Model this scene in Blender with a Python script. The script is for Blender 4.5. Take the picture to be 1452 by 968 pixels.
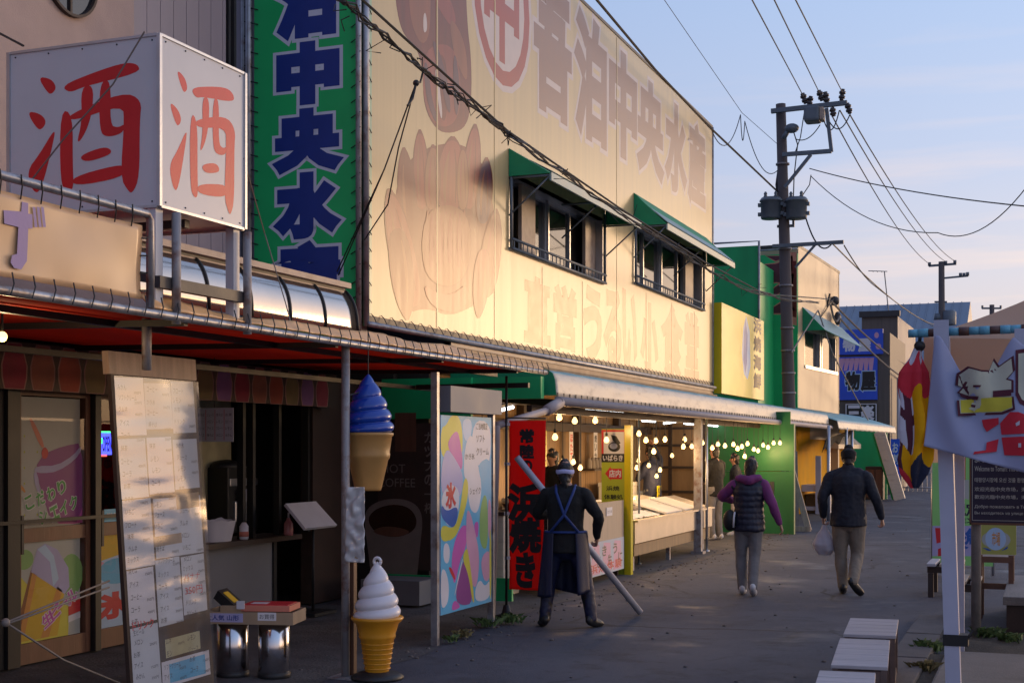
import bpy, bmesh, math, random
from mathutils import Vector, Matrix, noise
random.seed(7)
R = math.radians
sc = bpy.context.scene
C = sc.collection
for o in list(bpy.data.objects):
    bpy.data.objects.remove(o)

# ------------------------------------------------------------------ camera
F, VX, VY, CAMH = 1936.0, 1480.0, 635.0, 1.72          # focal length (px), street vanishing point, eye height
TH = math.atan2(VX - 726, F)
cd = bpy.data.cameras.new('camera'); cam = bpy.data.objects.new('camera', cd); C.objects.link(cam)
cam.location = (0, 0, CAMH); cam.rotation_euler = (R(90), 0, TH)
cd.sensor_width = 36; cd.lens = F / 1452 * 36; cd.shift_y = (VY - 484) / 1452
cd.clip_start = 0.1; cd.clip_end = 6000
cd.dof.use_dof = False
sc.camera = cam

def P(px, py, x=None, y=None, z=None):
    """the point of the street at a pixel of the photograph, on the plane x=, y= or z="""
    a, b = (px - 726) / F, (VY - py) / F
    d = (-math.sin(TH) + math.cos(TH) * a, math.cos(TH) + math.sin(TH) * a, b)
    t = x / d[0] if x is not None else y / d[1] if y is not None else (z - CAMH) / d[2]
    return Vector((t * d[0], t * d[1], CAMH + t * d[2]))

# ------------------------------------------------------------------ sky, sun, exposure
SUN_AZ, SUN_EL = 25.0, 4.0
GLOW_AZ = 60.0             # degrees right of the street, degrees above the horizon
w = bpy.data.worlds.new('World'); sc.world = w; w.use_nodes = True
nt = w.node_tree; nt.nodes.clear(); N = nt.nodes; L = nt.links
out = N.new('ShaderNodeOutputWorld'); bg = N.new('ShaderNodeBackground'); L.new(bg.outputs[0], out.inputs[0])
sky = N.new('ShaderNodeTexSky'); sky.sky_type = 'NISHITA'; sky.sun_disc = False
sky.sun_elevation = R(SUN_EL); sky.sun_rotation = R(SUN_AZ)
sky.air_density = 1.0; sky.dust_density = 1.2; sky.ozone_density = 1.6; sky.altitude = 0
tc = N.new('ShaderNodeTexCoord')
sep = N.new('ShaderNodeSeparateXYZ'); L.new(tc.outputs['Generated'], sep.inputs[0])
# thin high cloud near the horizon, stretched into streaks
mp = N.new('ShaderNodeMapping'); mp.inputs['Scale'].default_value = (2.2, 2.2, 26)
L.new(tc.outputs['Generated'], mp.inputs[0])
nz = N.new('ShaderNodeTexNoise'); nz.inputs['Scale'].default_value = 1.7; nz.inputs['Detail'].default_value = 6
nz.inputs['Roughness'].default_value = .55; nz.inputs['Distortion'].default_value = .3
L.new(mp.outputs[0], nz.inputs[0])
cr = N.new('ShaderNodeValToRGB'); cr.color_ramp.elements[0].position = .52; cr.color_ramp.elements[1].position = .74
L.new(nz.outputs[0], cr.inputs[0])
band = N.new('ShaderNodeValToRGB')
el = band.color_ramp.elements; el[0].position = .02; el[0].color = (0, 0, 0, 1); el[1].position = .34; el[1].color = (0, 0, 0, 1)
e = el.new(.07); e.color = (.75, .75, .75, 1); e = el.new(.17); e.color = (.28, .28, .28, 1)
L.new(sep.outputs[2], band.inputs[0])
cm = N.new('ShaderNodeMath'); cm.operation = 'MULTIPLY'; L.new(cr.outputs[0], cm.inputs[0]); L.new(band.outputs[0], cm.inputs[1])
# how near the sunset a direction is
dot = N.new('ShaderNodeVectorMath'); dot.operation = 'DOT_PRODUCT'
L.new(tc.outputs['Generated'], dot.inputs[0])
dot.inputs[1].default_value = (math.sin(R(GLOW_AZ)), math.cos(R(GLOW_AZ)), 0)
glow = N.new('ShaderNodeMapRange'); glow.inputs[1].default_value = .53; glow.inputs[2].default_value = .80
glow.clamp = True; glow.interpolation_type = 'SMOOTHSTEP'
L.new(dot.outputs['Value'], glow.inputs[0])
# evening colour of the air by height: cream and lilac low, pale blue above
grad = N.new('ShaderNodeValToRGB'); el = grad.color_ramp.elements
el[0].position = 0.0; el[0].color = (.80, .58, .46, 1)
el[1].position = 1.0; el[1].color = (.29, .38, .62, 1)
for p_, c_ in ((.05, (.74, .60, .55, 1)), (.12, (.66, .64, .70, 1)), (.20, (.52, .60, .78, 1)), (.36, (.38, .55, .84, 1)), (.65, (.31, .42, .68, 1))):
    e = el.new(p_); e.color = c_
L.new(sep.outputs[2], grad.inputs[0])
# warm afterglow low over the sun's side
gl = N.new('ShaderNodeValToRGB'); el = gl.color_ramp.elements
el[0].position = 0.0; el[0].color = (1.15, .55, .18, 1); el[1].position = .75; el[1].color = (0, 0, 0, 1)
for p_, c_ in ((.03, (1.6, .86, .29, 1)), (.10, (1.4, .83, .33, 1)), (.18, (.98, .63, .29, 1)), (.30, (.48, .33, .18, 1)), (.46, (.16, .11, .07, 1))):
    e = el.new(p_); e.color = c_
L.new(sep.outputs[2], gl.inputs[0])
glm = N.new('ShaderNodeMixRGB'); glm.blend_type = 'MULTIPLY'; glm.inputs[0].default_value = 1
L.new(gl.outputs[0], glm.inputs[1]); L.new(glow.outputs[0], glm.inputs[2])
m1 = N.new('ShaderNodeMixRGB'); m1.blend_type = 'MIX'                      # clouds over the air
L.new(cm.outputs[0], m1.inputs[0]); L.new(grad.outputs[0], m1.inputs[1]); m1.inputs[2].default_value = (1.05, .78, .62, 1)
bk = N.new('ShaderNodeMapRange'); bk.inputs[1].default_value = -1; bk.inputs[2].default_value = .85; bk.inputs[3].default_value = 0; bk.inputs[4].default_value = 1.0   # the sky away from the sunset is dimmer
L.new(dot.outputs['Value'], bk.inputs[0])
bks = N.new('ShaderNodeMixRGB'); bks.inputs[1].default_value = (.135, .155, .285, 1); L.new(m1.outputs[0], bks.inputs[2]); L.new(bk.outputs[0], bks.inputs[0])
m2 = N.new('ShaderNodeMixRGB'); m2.blend_type = 'ADD'; m2.inputs[0].default_value = 1
L.new(bks.outputs[0], m2.inputs[1]); L.new(glm.outputs[0], m2.inputs[2])
sca = N.new('ShaderNodeVectorMath'); sca.operation = 'SCALE'; sca.inputs['Scale'].default_value = 10.0    # to the Sky Texture's units
L.new(m2.outputs[0], sca.inputs[0])
skm = N.new('ShaderNodeMixRGB'); skm.blend_type = 'MIX'; skm.inputs[0].default_value = .9
L.new(sky.outputs[0], skm.inputs[1]); L.new(sca.outputs[0], skm.inputs[2])
L.new(skm.outputs[0], bg.inputs[0]); bg.inputs[1].default_value = .1

sl = bpy.data.lights.new('sun', 'SUN'); so = bpy.data.objects.new('sun', sl); C.objects.link(so)
sl.energy = .5; sl.angle = R(12); sl.color = (1.0, .64, .34)
so.rotation_euler = Vector((math.sin(R(SUN_AZ)) * math.cos(R(SUN_EL)), math.cos(R(SUN_AZ)) * math.cos(R(SUN_EL)), math.sin(R(SUN_EL)))).to_track_quat('Z', 'Y').to_euler()
vs = sc.view_settings
sc.display_settings.display_device = 'sRGB'
vs.view_transform = 'Standard'; vs.look = 'None'; vs.exposure = 0.46; vs.gamma = 1.0; vs.use_curve_mapping = False
sc.cycles.max_bounces = 6

# ------------------------------------------------------------------ materials
M = {}
def lin(c):
    """0-255 display colour to linear"""
    return tuple((v / 255 / 12.92 if v / 255 <= .04045 else ((v / 255 + .055) / 1.055) ** 2.4) for v in c)
def mat(name, col, rough=.6, metal=0, var=.12, scale=6, bump=.05, bscale=60, emit=0, trans=0, spec=.5, stretch=(1, 1, 1), dirt=None, dscale=2.5, alpha=1, coat=0):
    m = bpy.data.materials.new(name); m.use_nodes = True
    t = m.node_tree; n = t.nodes; l = t.links; b = n['Principled BSDF']
    tcn = n.new('ShaderNodeTexCoord'); mpn = n.new('ShaderNodeMapping'); mpn.inputs['Scale'].default_value = stretch
    l.new(tcn.outputs['Object'], mpn.inputs[0])
    a = n.new('ShaderNodeTexNoise'); a.inputs['Scale'].default_value = scale; a.inputs['Detail'].default_value = 5
    l.new(mpn.outputs[0], a.inputs[0])
    mr = n.new('ShaderNodeMapRange'); mr.inputs[1].default_value = .25; mr.inputs[2].default_value = .75
    mr.inputs[3].default_value = 1 - var; mr.inputs[4].default_value = 1 + var; l.new(a.outputs[0], mr.inputs[0])
    h = n.new('ShaderNodeVectorMath'); h.operation = 'SCALE'; h.inputs[0].default_value = col[:3]; l.new(mr.outputs[0], h.inputs['Scale'])
    last = h.outputs[0]
    if dirt:
        dn = n.new('ShaderNodeTexNoise'); dn.inputs['Scale'].default_value = dscale; dn.inputs['Detail'].default_value = 8; dn.inputs['Roughness'].default_value = .65
        l.new(mpn.outputs[0], dn.inputs[0])
        rr = n.new('ShaderNodeValToRGB'); rr.color_ramp.elements[0].position = .5; rr.color_ramp.elements[1].position = .72
        l.new(dn.outputs[0], rr.inputs[0])
        mx = n.new('ShaderNodeMixRGB'); l.new(rr.outputs[0], mx.inputs[0]); l.new(last, mx.inputs[1]); mx.inputs[2].default_value = (*dirt, 1)
        last = mx.outputs[0]
    l.new(last, b.inputs['Base Color'])
    b.inputs['Metallic'].default_value = metal; b.inputs['Specular IOR Level'].default_value = spec
    rm = n.new('ShaderNodeMapRange'); rm.inputs[3].default_value = max(.02, rough * .82); rm.inputs[4].default_value = min(1, rough * 1.18); l.new(a.outputs[0], rm.inputs[0])
    l.new(rm.outputs[0], b.inputs['Roughness'])
    if bump:
        bn = n.new('ShaderNodeTexNoise'); bn.inputs['Scale'].default_value = bscale; bn.inputs['Detail'].default_value = 3; l.new(mpn.outputs[0], bn.inputs[0])
        bp = n.new('ShaderNodeBump'); bp.inputs['Strength'].default_value = bump; bp.inputs['Distance'].default_value = .02
        l.new(bn.outputs[0], bp.inputs['Height']); l.new(bp.outputs[0], b.inputs['Normal'])
    if emit:
        b.inputs['Emission Color'].default_value = (*col[:3], 1); b.inputs['Emission Strength'].default_value = emit
    if trans: b.inputs['Transmission Weight'].default_value = trans
    if coat: b.inputs['Coat Weight'].default_value = coat; b.inputs['Coat Roughness'].default_value = .08
    if alpha < 1: b.inputs['Alpha'].default_value = alpha
    M[name] = m
    return m
def mc(name, rgb, **k):
    return mat(name, lin(rgb), **k)
def film(name, tint, rough=.04, ior=1.5, base=0, col=(.5, .5, .5), rbump=.0, bscale=6, stretch=(1, 1, 1)):
    """clear glass or plastic sheet: see-through straight on, mirror-like at a glancing angle"""
    m = bpy.data.materials.new(name); m.use_nodes = True
    t = m.node_tree; n = t.nodes; l = t.links; b = n['Principled BSDF']; o = n['Material Output']; n.remove(b)
    tr = n.new('ShaderNodeBsdfTransparent'); tr.inputs[0].default_value = (*tint, 1); gl_ = n.new('ShaderNodeBsdfGlossy'); gl_.inputs['Roughness'].default_value = rough; gl_.inputs[0].default_value = (1, 1, 1, 1)
    df = n.new('ShaderNodeBsdfDiffuse'); df.inputs[0].default_value = (*col, 1); m0 = n.new('ShaderNodeMixShader'); m0.inputs[0].default_value = base; l.new(tr.outputs[0], m0.inputs[1]); l.new(df.outputs[0], m0.inputs[2])
    fr_ = n.new('ShaderNodeFresnel'); ge = n.new('ShaderNodeNewGeometry'); ir = n.new('ShaderNodeMapRange'); ir.inputs[3].default_value = ior; ir.inputs[4].default_value = 1 / ior; l.new(ge.outputs['Backfacing'], ir.inputs[0]); l.new(ir.outputs[0], fr_.inputs[0]); ms = n.new('ShaderNodeMixShader'); l.new(fr_.outputs[0], ms.inputs[0]); l.new(m0.outputs[0], ms.inputs[1]); l.new(gl_.outputs[0], ms.inputs[2]); l.new(ms.outputs[0], o.inputs[0])
    tcn = n.new('ShaderNodeTexCoord'); mpn = n.new('ShaderNodeMapping'); mpn.inputs['Scale'].default_value = stretch; l.new(tcn.outputs['Object'], mpn.inputs[0]); a = n.new('ShaderNodeTexNoise'); a.inputs['Scale'].default_value = bscale; a.inputs['Detail'].default_value = 3; l.new(mpn.outputs[0], a.inputs[0])
    if rbump: bp_ = n.new('ShaderNodeBump'); bp_.inputs['Strength'].default_value = rbump; bp_.inputs['Distance'].default_value = .02; l.new(a.outputs[0], bp_.inputs['Height']); l.new(bp_.outputs[0], fr_.inputs['Normal']); l.new(bp_.outputs[0], gl_.inputs['Normal'])
    M[name] = m
    return m
def translucent(name, col, col2, mix=.5):
    m = bpy.data.materials.new(name); m.use_nodes = True
    t = m.node_tree; n = t.nodes; l = t.links; b = n['Principled BSDF']; o = n['Material Output']
    a = n.new('ShaderNodeTexNoise'); a.inputs['Scale'].default_value = 5; tcn = n.new('ShaderNodeTexCoord'); l.new(tcn.outputs['Object'], a.inputs[0])
    mx = n.new('ShaderNodeMixRGB'); l.new(a.outputs[0], mx.inputs[0]); mx.inputs[1].default_value = (*col, 1); mx.inputs[2].default_value = (*[v * .8 for v in col], 1)
    l.new(mx.outputs[0], b.inputs['Base Color']); b.inputs['Roughness'].default_value = .8
    tr = n.new('ShaderNodeBsdfTranslucent'); tr.inputs[0].default_value = (*col2, 1)
    ms = n.new('ShaderNodeMixShader'); ms.inputs[0].default_value = mix
    l.new(b.outputs[0], ms.inputs[1]); l.new(tr.outputs[0], ms.inputs[2]); l.new(ms.outputs[0], o.inputs[0])
    M[name] = m
    return m

def asphalt():
    m = mat('asphalt', (.056, .060, .082), .75, var=.22, scale=260, bump=.5, bscale=180); t = m.node_tree; n = t.nodes; l = t.links; b = n['Principled BSDF']; tcn = n['Texture Coordinate']
    src = b.inputs['Base Color'].links[0].from_socket
    def noise_(s, lo, hi, d=6, rough=.6):
        a = n.new('ShaderNodeTexNoise'); a.inputs['Scale'].default_value = s; a.inputs['Detail'].default_value = d; a.inputs['Roughness'].default_value = rough; l.new(tcn.outputs['Object'], a.inputs[0])
        r = n.new('ShaderNodeMapRange'); r.inputs[1].default_value = lo; r.inputs[2].default_value = hi; r.inputs[3].default_value = 0; r.inputs[4].default_value = 1; l.new(a.outputs[0], r.inputs[0]); return r.outputs[0]
    def mixc(f, col, s, k=1):
        mx = n.new('ShaderNodeMixRGB'); mm = n.new('ShaderNodeMath'); mm.operation = 'MULTIPLY'; mm.inputs[1].default_value = k; l.new(f, mm.inputs[0]); l.new(mm.outputs[0], mx.inputs[0]); l.new(s, mx.inputs[1]); mx.inputs[2].default_value = (*col, 1); return mx.outputs[0]
    c = mixc(noise_(.55, .42, .62), (.090, .092, .115), src, .75); c = mixc(noise_(1.7, .52, .66, 8, .7), (.030, .029, .033), c, .7); c = mixc(noise_(5.5, .60, .70, 5), (.020, .019, .022), c, .55); c = mixc(noise_(38, .60, .72, 2), (.12, .115, .115), c, .6)
    wob = n.new('ShaderNodeTexNoise'); wob.inputs['Scale'].default_value = 2.2; wob.inputs['Detail'].default_value = 4; l.new(tcn.outputs['Object'], wob.inputs[0]); vm = n.new('ShaderNodeMixRGB'); vm.inputs[0].default_value = .22; l.new(tcn.outputs['Object'], vm.inputs[1]); l.new(wob.outputs['Color'], vm.inputs[2])
    vo = n.new('ShaderNodeTexVoronoi'); vo.feature = 'DISTANCE_TO_EDGE'; vo.inputs['Scale'].default_value = .55; l.new(vm.outputs[0], vo.inputs[0]); r = n.new('ShaderNodeMapRange'); r.inputs[1].default_value = .004; r.inputs[2].default_value = .014; r.inputs[3].default_value = 1; r.inputs[4].default_value = 0; l.new(vo.outputs[0], r.inputs[0]); gate = noise_(.35, .47, .58, 3); mg = n.new('ShaderNodeMath'); mg.operation = 'MULTIPLY'; l.new(r.outputs[0], mg.inputs[0]); l.new(gate, mg.inputs[1])
    c = mixc(mg.outputs[0], (.012, .012, .013), c, .85); l.new(c, b.inputs['Base Color'])
    rr = n.new('ShaderNodeMapRange'); rr.inputs[3].default_value = .78; rr.inputs[4].default_value = .48; l.new(noise_(.8, .55, .68, 4), rr.inputs[0]); l.new(rr.outputs[0], b.inputs['Roughness'])
asphalt()
mat('concrete', (.20, .19, .185), .85, var=.2, scale=3, bump=.3, bscale=60, dirt=(.10, .10, .09), dscale=1.5)
mat('dust', (.085, .080, .082), .9, var=.35, scale=3, bump=.5, bscale=40, dirt=(.04, .038, .036), dscale=2)
mat('kerbstone', (.13, .115, .11), .85, var=.25, scale=5, bump=.4, bscale=50)
mat('soil', (.06, .048, .035), .95, var=.4, scale=9, bump=.6)
mat('stucco', (.44, .33, .29), .8, var=.08, scale=4, bump=.25, bscale=90, dirt=(.36, .27, .25), dscale=.9)
mat('siding', (.30, .26, .29), .5, var=.08, scale=3, bump=.04, stretch=(1, 1, .2))
mat('dark_trim', (.035, .032, .035), .5)
mat('black', (.012, .012, .013), .5)
mat('green_vinyl', (.01, .48, .13), .5, var=.1, scale=2, bump=.08, bscale=8)
mat('green_paint', (.01, .40, .13), .5, var=.2, scale=2, bump=.05, stretch=(1, 1, .3))
mat('green_dark', (.006, .13, .035), .5, var=.2, scale=2, bump=.05, stretch=(1, 1, .3))
mat('white_sheet', (.58, .58, .61), .32, var=.04, scale=3, bump=.02, bscale=10)
mat('sign_red', (.62, .008, .014), .35, var=.06)
mat('navy_ink', (.010, .035, .24), .45, var=.08)
mat('white_ink', (.62, .64, .74), .5, var=.05)
mat('black_ink', (.015, .014, .016), .5, var=.1)
mat('steel_pipe', (.36, .37, .40), .42, .6, var=.2, scale=9, bump=.05, dirt=(.18, .12, .09), dscale=6)
mat('rusty_steel', (.30, .29, .30), .6, .4, var=.2, scale=5, bump=.1, dirt=(.16, .05, .018), dscale=7)
mat('pole_grey', (.46, .46, .52), .45, .2, var=.1)
mat('alu', (.50, .51, .54), .35, .8, var=.1)
mat('mirror_steel', (.62, .60, .62), .16, 1, var=.05, scale=2, bump=.03, bscale=3)
mat('polycarb', (.50, .45, .42), .12, .92, var=.08, scale=2, bump=.05, bscale=4, spec=.8)
mat('beam_beige', (.42, .32, .25), .5, var=.12, scale=3, dirt=(.25, .17, .13), dscale=4)
mat('tarp_tan', (.85, .48, .20), .35, var=.15, scale=4, bump=.2, bscale=14, dirt=(.62, .36, .17), dscale=5)
mat('wood_brown', (.14, .062, .036), .5, var=.25, scale=8, bump=.12, stretch=(1, 1, .15))
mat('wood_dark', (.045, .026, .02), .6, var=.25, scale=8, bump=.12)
mat('wood_warm', (.28, .17, .08), .6, var=.3, scale=5, bump=.2, stretch=(1, 3, .2))
mat('wood_pale', (.42, .32, .24), .65, var=.25, scale=6, bump=.15, stretch=(4, 4, .4))
mat('wood_grey', (.20, .185, .18), .8, var=.3, scale=7, bump=.3, stretch=(1, .15, 1))
mat('wood_white', (.44, .41, .43), .6, var=.22, scale=6, bump=.2, stretch=(.3, 5, 1))
mat('wood_side', (.15, .10, .085), .7, var=.3, scale=6, bump=.2)
mat('glass_dark', (.02, .02, .022), .05, 0, var=.05, bump=0, spec=.8)
film('glass_pane', (.92, .93, .93), .02, 1.5)
film('wrap_film', (.93, .94, .95), .10, 2.1, .06, (.6, .6, .62), .05, 2.2, (1, 1, 4))
mat('plastic_wrap', (.55, .56, .58), .12, 0, var=.05, scale=3, bump=.22, bscale=5, spec=.7, stretch=(1, 1, 2.5), coat=.6)
mat('paper', (.56, .58, .62), .7, var=.06)
mat('paper_kraft', (.36, .26, .17), .8, var=.15, scale=4, bump=.05, stretch=(1, 4, .4))
mat('purple_ink', (.28, .20, .42), .5, var=.1)
mat('vinyl_banner', (.66, .42, .23), .4, var=.06, scale=3, bump=.08, bscale=3, coat=.2)
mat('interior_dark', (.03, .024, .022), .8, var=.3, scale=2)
mat('interior_olive', (.50, .45, .26), .8, var=.2)
mat('panel_grey', (.20, .20, .215), .55, var=.1, scale=2)
mat('concrete_pole', (.10, .082, .08), .85, var=.2, scale=3, bump=.1, stretch=(2, 2, .3))
mat('metal_grey', (.13, .155, .18), .5, .3, var=.15)
mat('insulator', (.06, .05, .05), .3, var=.1)
mat('cable', (.018, .018, .02), .6)
mat('cable_pale', (.16, .14, .13), .6)
mat('board_cream', (.55, .43, .225), .30, var=.10, scale=1.6, stretch=(1, 4, .12), bump=.012, bscale=1.2, spec=.32)
mat('board_green', (.33, .50, .32), .30, var=.06, scale=.5, bump=.012, bscale=1.2, spec=.32)
mat('crab_red', (.13, .012, .012), .30, var=.28, scale=3, bump=.012, bscale=1.2, spec=.32, stretch=(1, 3, .35))
mat('crab_pink', (.23, .035, .03), .30, var=.25, scale=3, bump=.012, bscale=1.2, spec=.32, stretch=(1, 3, .35))
mat('crab_purple', (.07, .012, .04), .30, var=.25, scale=3, bump=.012, bscale=1.2, spec=.32, stretch=(1, 3, .35))
mat('crab_tan', (.22, .06, .03), .30, var=.2, scale=3, bump=.012, bscale=1.2, spec=.32, stretch=(1, 3, .35))
mat('ring_red', (.32, .03, .025), .30, var=.06, bump=.012, bscale=1.2, spec=.32)
mat('print_brown', (.25, .13, .10), .30, var=.05, bump=.012, bscale=1.2, spec=.32)
mat('print_halo', (.54, .46, .44), .30, var=.05, bump=.012, bscale=1.2, spec=.32)
mat('print_orange', (.33, .07, .014), .30, var=.08, bump=.012, bscale=1.2, spec=.32)
mat('awning_green', (.008, .28, .12), .55, var=.12)
mat('awning_edge', (.25, .38, .38), .45, var=.15)
mat('canopy_cream', (.70, .62, .50), .5, var=.1, scale=3, bump=.15, bscale=9, dirt=(.50, .43, .34), dscale=3, stretch=(1, 1, 3))
mat('canopy_cyan', (.20, .42, .46), .5, var=.15, scale=3)
mat('gutter', (.36, .32, .33), .6, var=.1)
mat('bulb_glow', (1.0, .68, .28), .3, emit=1.9, bump=0, var=0)
mat('tube_glow', (.86, .95, 1.0), .3, emit=4, bump=0, var=0)
mat('led_blue', (.03, .05, 1.0), .3, emit=3.0, bump=0, var=0)
mat('led_green', (.05, .9, .3), .3, emit=1.6, bump=0, var=0)
mat('led_red', (1.0, .1, .08), .3, emit=1.6, bump=0, var=0)
for nm, c_ in dict(p_white=(.66, .64, .68), p_blue=(.10, .42, .66), p_yellow=(.62, .56, .06), p_magenta=(.55, .10, .42), p_pink=(.62, .32, .46), p_green=(.22, .42, .13), p_purple=(.26, .05, .24), p_orange=(.60, .26, .05), p_red=(.56, .02, .03), p_lav=(.40, .38, .62), p_amber=(.62, .40, .02), p_brown=(.24, .08, .02), p_grey=(.42, .44, .42), p_sky=(.42, .58, .78), p_dblue=(.02, .10, .40), p_lime=(.40, .46, .03), p_greenink=(.06, .34, .06), p_maroon=(.10, .015, .03), p_navyboard=(.018, .014, .045), p_olive=(.42, .42, .10), p_nobori=(.27, .62, .19), p_salmon=(.6, .2, .14)).items():
    mat(nm, c_, .5, var=.07, scale=4, bump=.03)
mat('glossy_blue', (.006, .05, .36), .28, var=.06, scale=3, coat=.4)
mat('cone_tan', (.48, .26, .08), .45, var=.1)
mat('cone_orange', (.62, .27, .012), .4, var=.08, coat=.2)
mat('cream_white', (.66, .65, .70), .4, var=.05, coat=.2)
mat('rubber', (.02, .02, .022), .5)
mat('styrofoam', (.70, .68, .64), .8, var=.06, bump=.08, bscale=160)
mat('steel_table', (.42, .37, .32), .42, .55, var=.15, scale=4, bump=.05)
mat('card_sheet', (.48, .36, .25), .6, var=.15, scale=3, bump=.05, stretch=(1, 4, .3))
mat('roof_blue', (.14, .19, .26), .5, var=.1, scale=.5)
mat('hall_wall', (.28, .30, .33), .7, var=.1, scale=.6)
mat('house_wall', (.56, .42, .27), .5, var=.10, scale=1.2, bump=.03, dirt=(.46, .33, .22), dscale=1.2, stretch=(1, 1, .3))
mat('brown_siding', (.12, .095, .08), .6, var=.2, scale=3, stretch=(3, 3, .2))
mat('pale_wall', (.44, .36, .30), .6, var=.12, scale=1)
mat('yellow_paint', (.80, .38, .008), .8, var=.12, scale=2, spec=.1)
mat('yellow_sign', (.68, .55, .02), .25, var=.06, scale=2, bump=.03, bscale=2, spec=.32)
mat('blue_sign', (.02, .09, .62), .4, var=.1, scale=2)
translucent('tent_orange', (.74, .52, .38), (.95, .64, .42), .5)
translucent('red_tarp', (.55, .06, .02), (.9, .14, .05), .5)
translucent('red_cloth', (.75, .02, .012), (.9, .05, .02), .5)
translucent('banner_cloth', (.50, .54, .78), (.34, .36, .52), .25)
mat('b_yellow', (.60, .52, .05), .8, var=.15, bump=.05); mat('b_cream', (.55, .54, .42), .8, var=.1, bump=.05)
mat('b_maroon', (.09, .014, .03), .8, var=.1); mat('b_red', (.60, .02, .04), .8, var=.1); mat('b_white', (.6, .58, .66), .8, var=.1)
mat('tape_blue', (.12, .36, .48), .4, var=.3, scale=9, bump=.2); mat('tape_brown', (.10, .045, .035), .5, var=.2)
mat('tent_leg', (.46, .47, .58), .45, var=.06, bump=.03)
mat('skin', (.42, .22, .15), .5, var=.06, bump=.02); mat('hair', (.012, .010, .010), .45, var=.3, scale=30, bump=.4, bscale=120, stretch=(1, 1, .3))
mat('cloth_black', (.006, .006, .007), .85, var=.25, bump=.15); mat('cloth_navy', (.012, .016, .045), .75, var=.25, bump=.12)
mat('cloth_jacket', (.013, .015, .025), .8, var=.2, bump=.12); mat('cloth_apron', (.006, .010, .042), .45, var=.25, scale=5, bump=.12)
mat('cloth_purple', (.19, .035, .15), .85, var=.15, bump=.12); mat('cloth_vest', (.012, .014, .032), .5, var=.2, bump=.1)
mat('cloth_grey', (.17, .16, .16), .85, var=.15, bump=.12); mat('cloth_khaki', (.21, .17, .13), .85, var=.15, bump=.12)
mat('cloth_white', (.55, .50, .50), .8, var=.1, bump=.1); mat('towel', (.46, .46, .70), .9, var=.1, bump=.3)
mat('boot', (.014, .014, .015), .4); mat('shoe_white', (.55, .54, .56), .6); mat('strap_blue', (.012, .04, .19), .6)
translucent('bag_plastic', (.62, .60, .66), (.55, .52, .58), .35)
mat('leaf', (.07, .12, .03), .7, var=.4, scale=20); mat('leaf_dry', (.16, .13, .05), .8, var=.4, scale=20)
mat('tire', (.018, .018, .018), .8); mat('pink_gel', (.55, .22, .24), .2, coat=.4); mat('coffee', (.035, .014, .008), .2)
mat('cup_grey', (.20, .17, .15), .6); mat('fish', (.34, .30, .28), .3, .3, var=.3, scale=14); mat('ice', (.62, .64, .68), .5, bump=.4)

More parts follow.
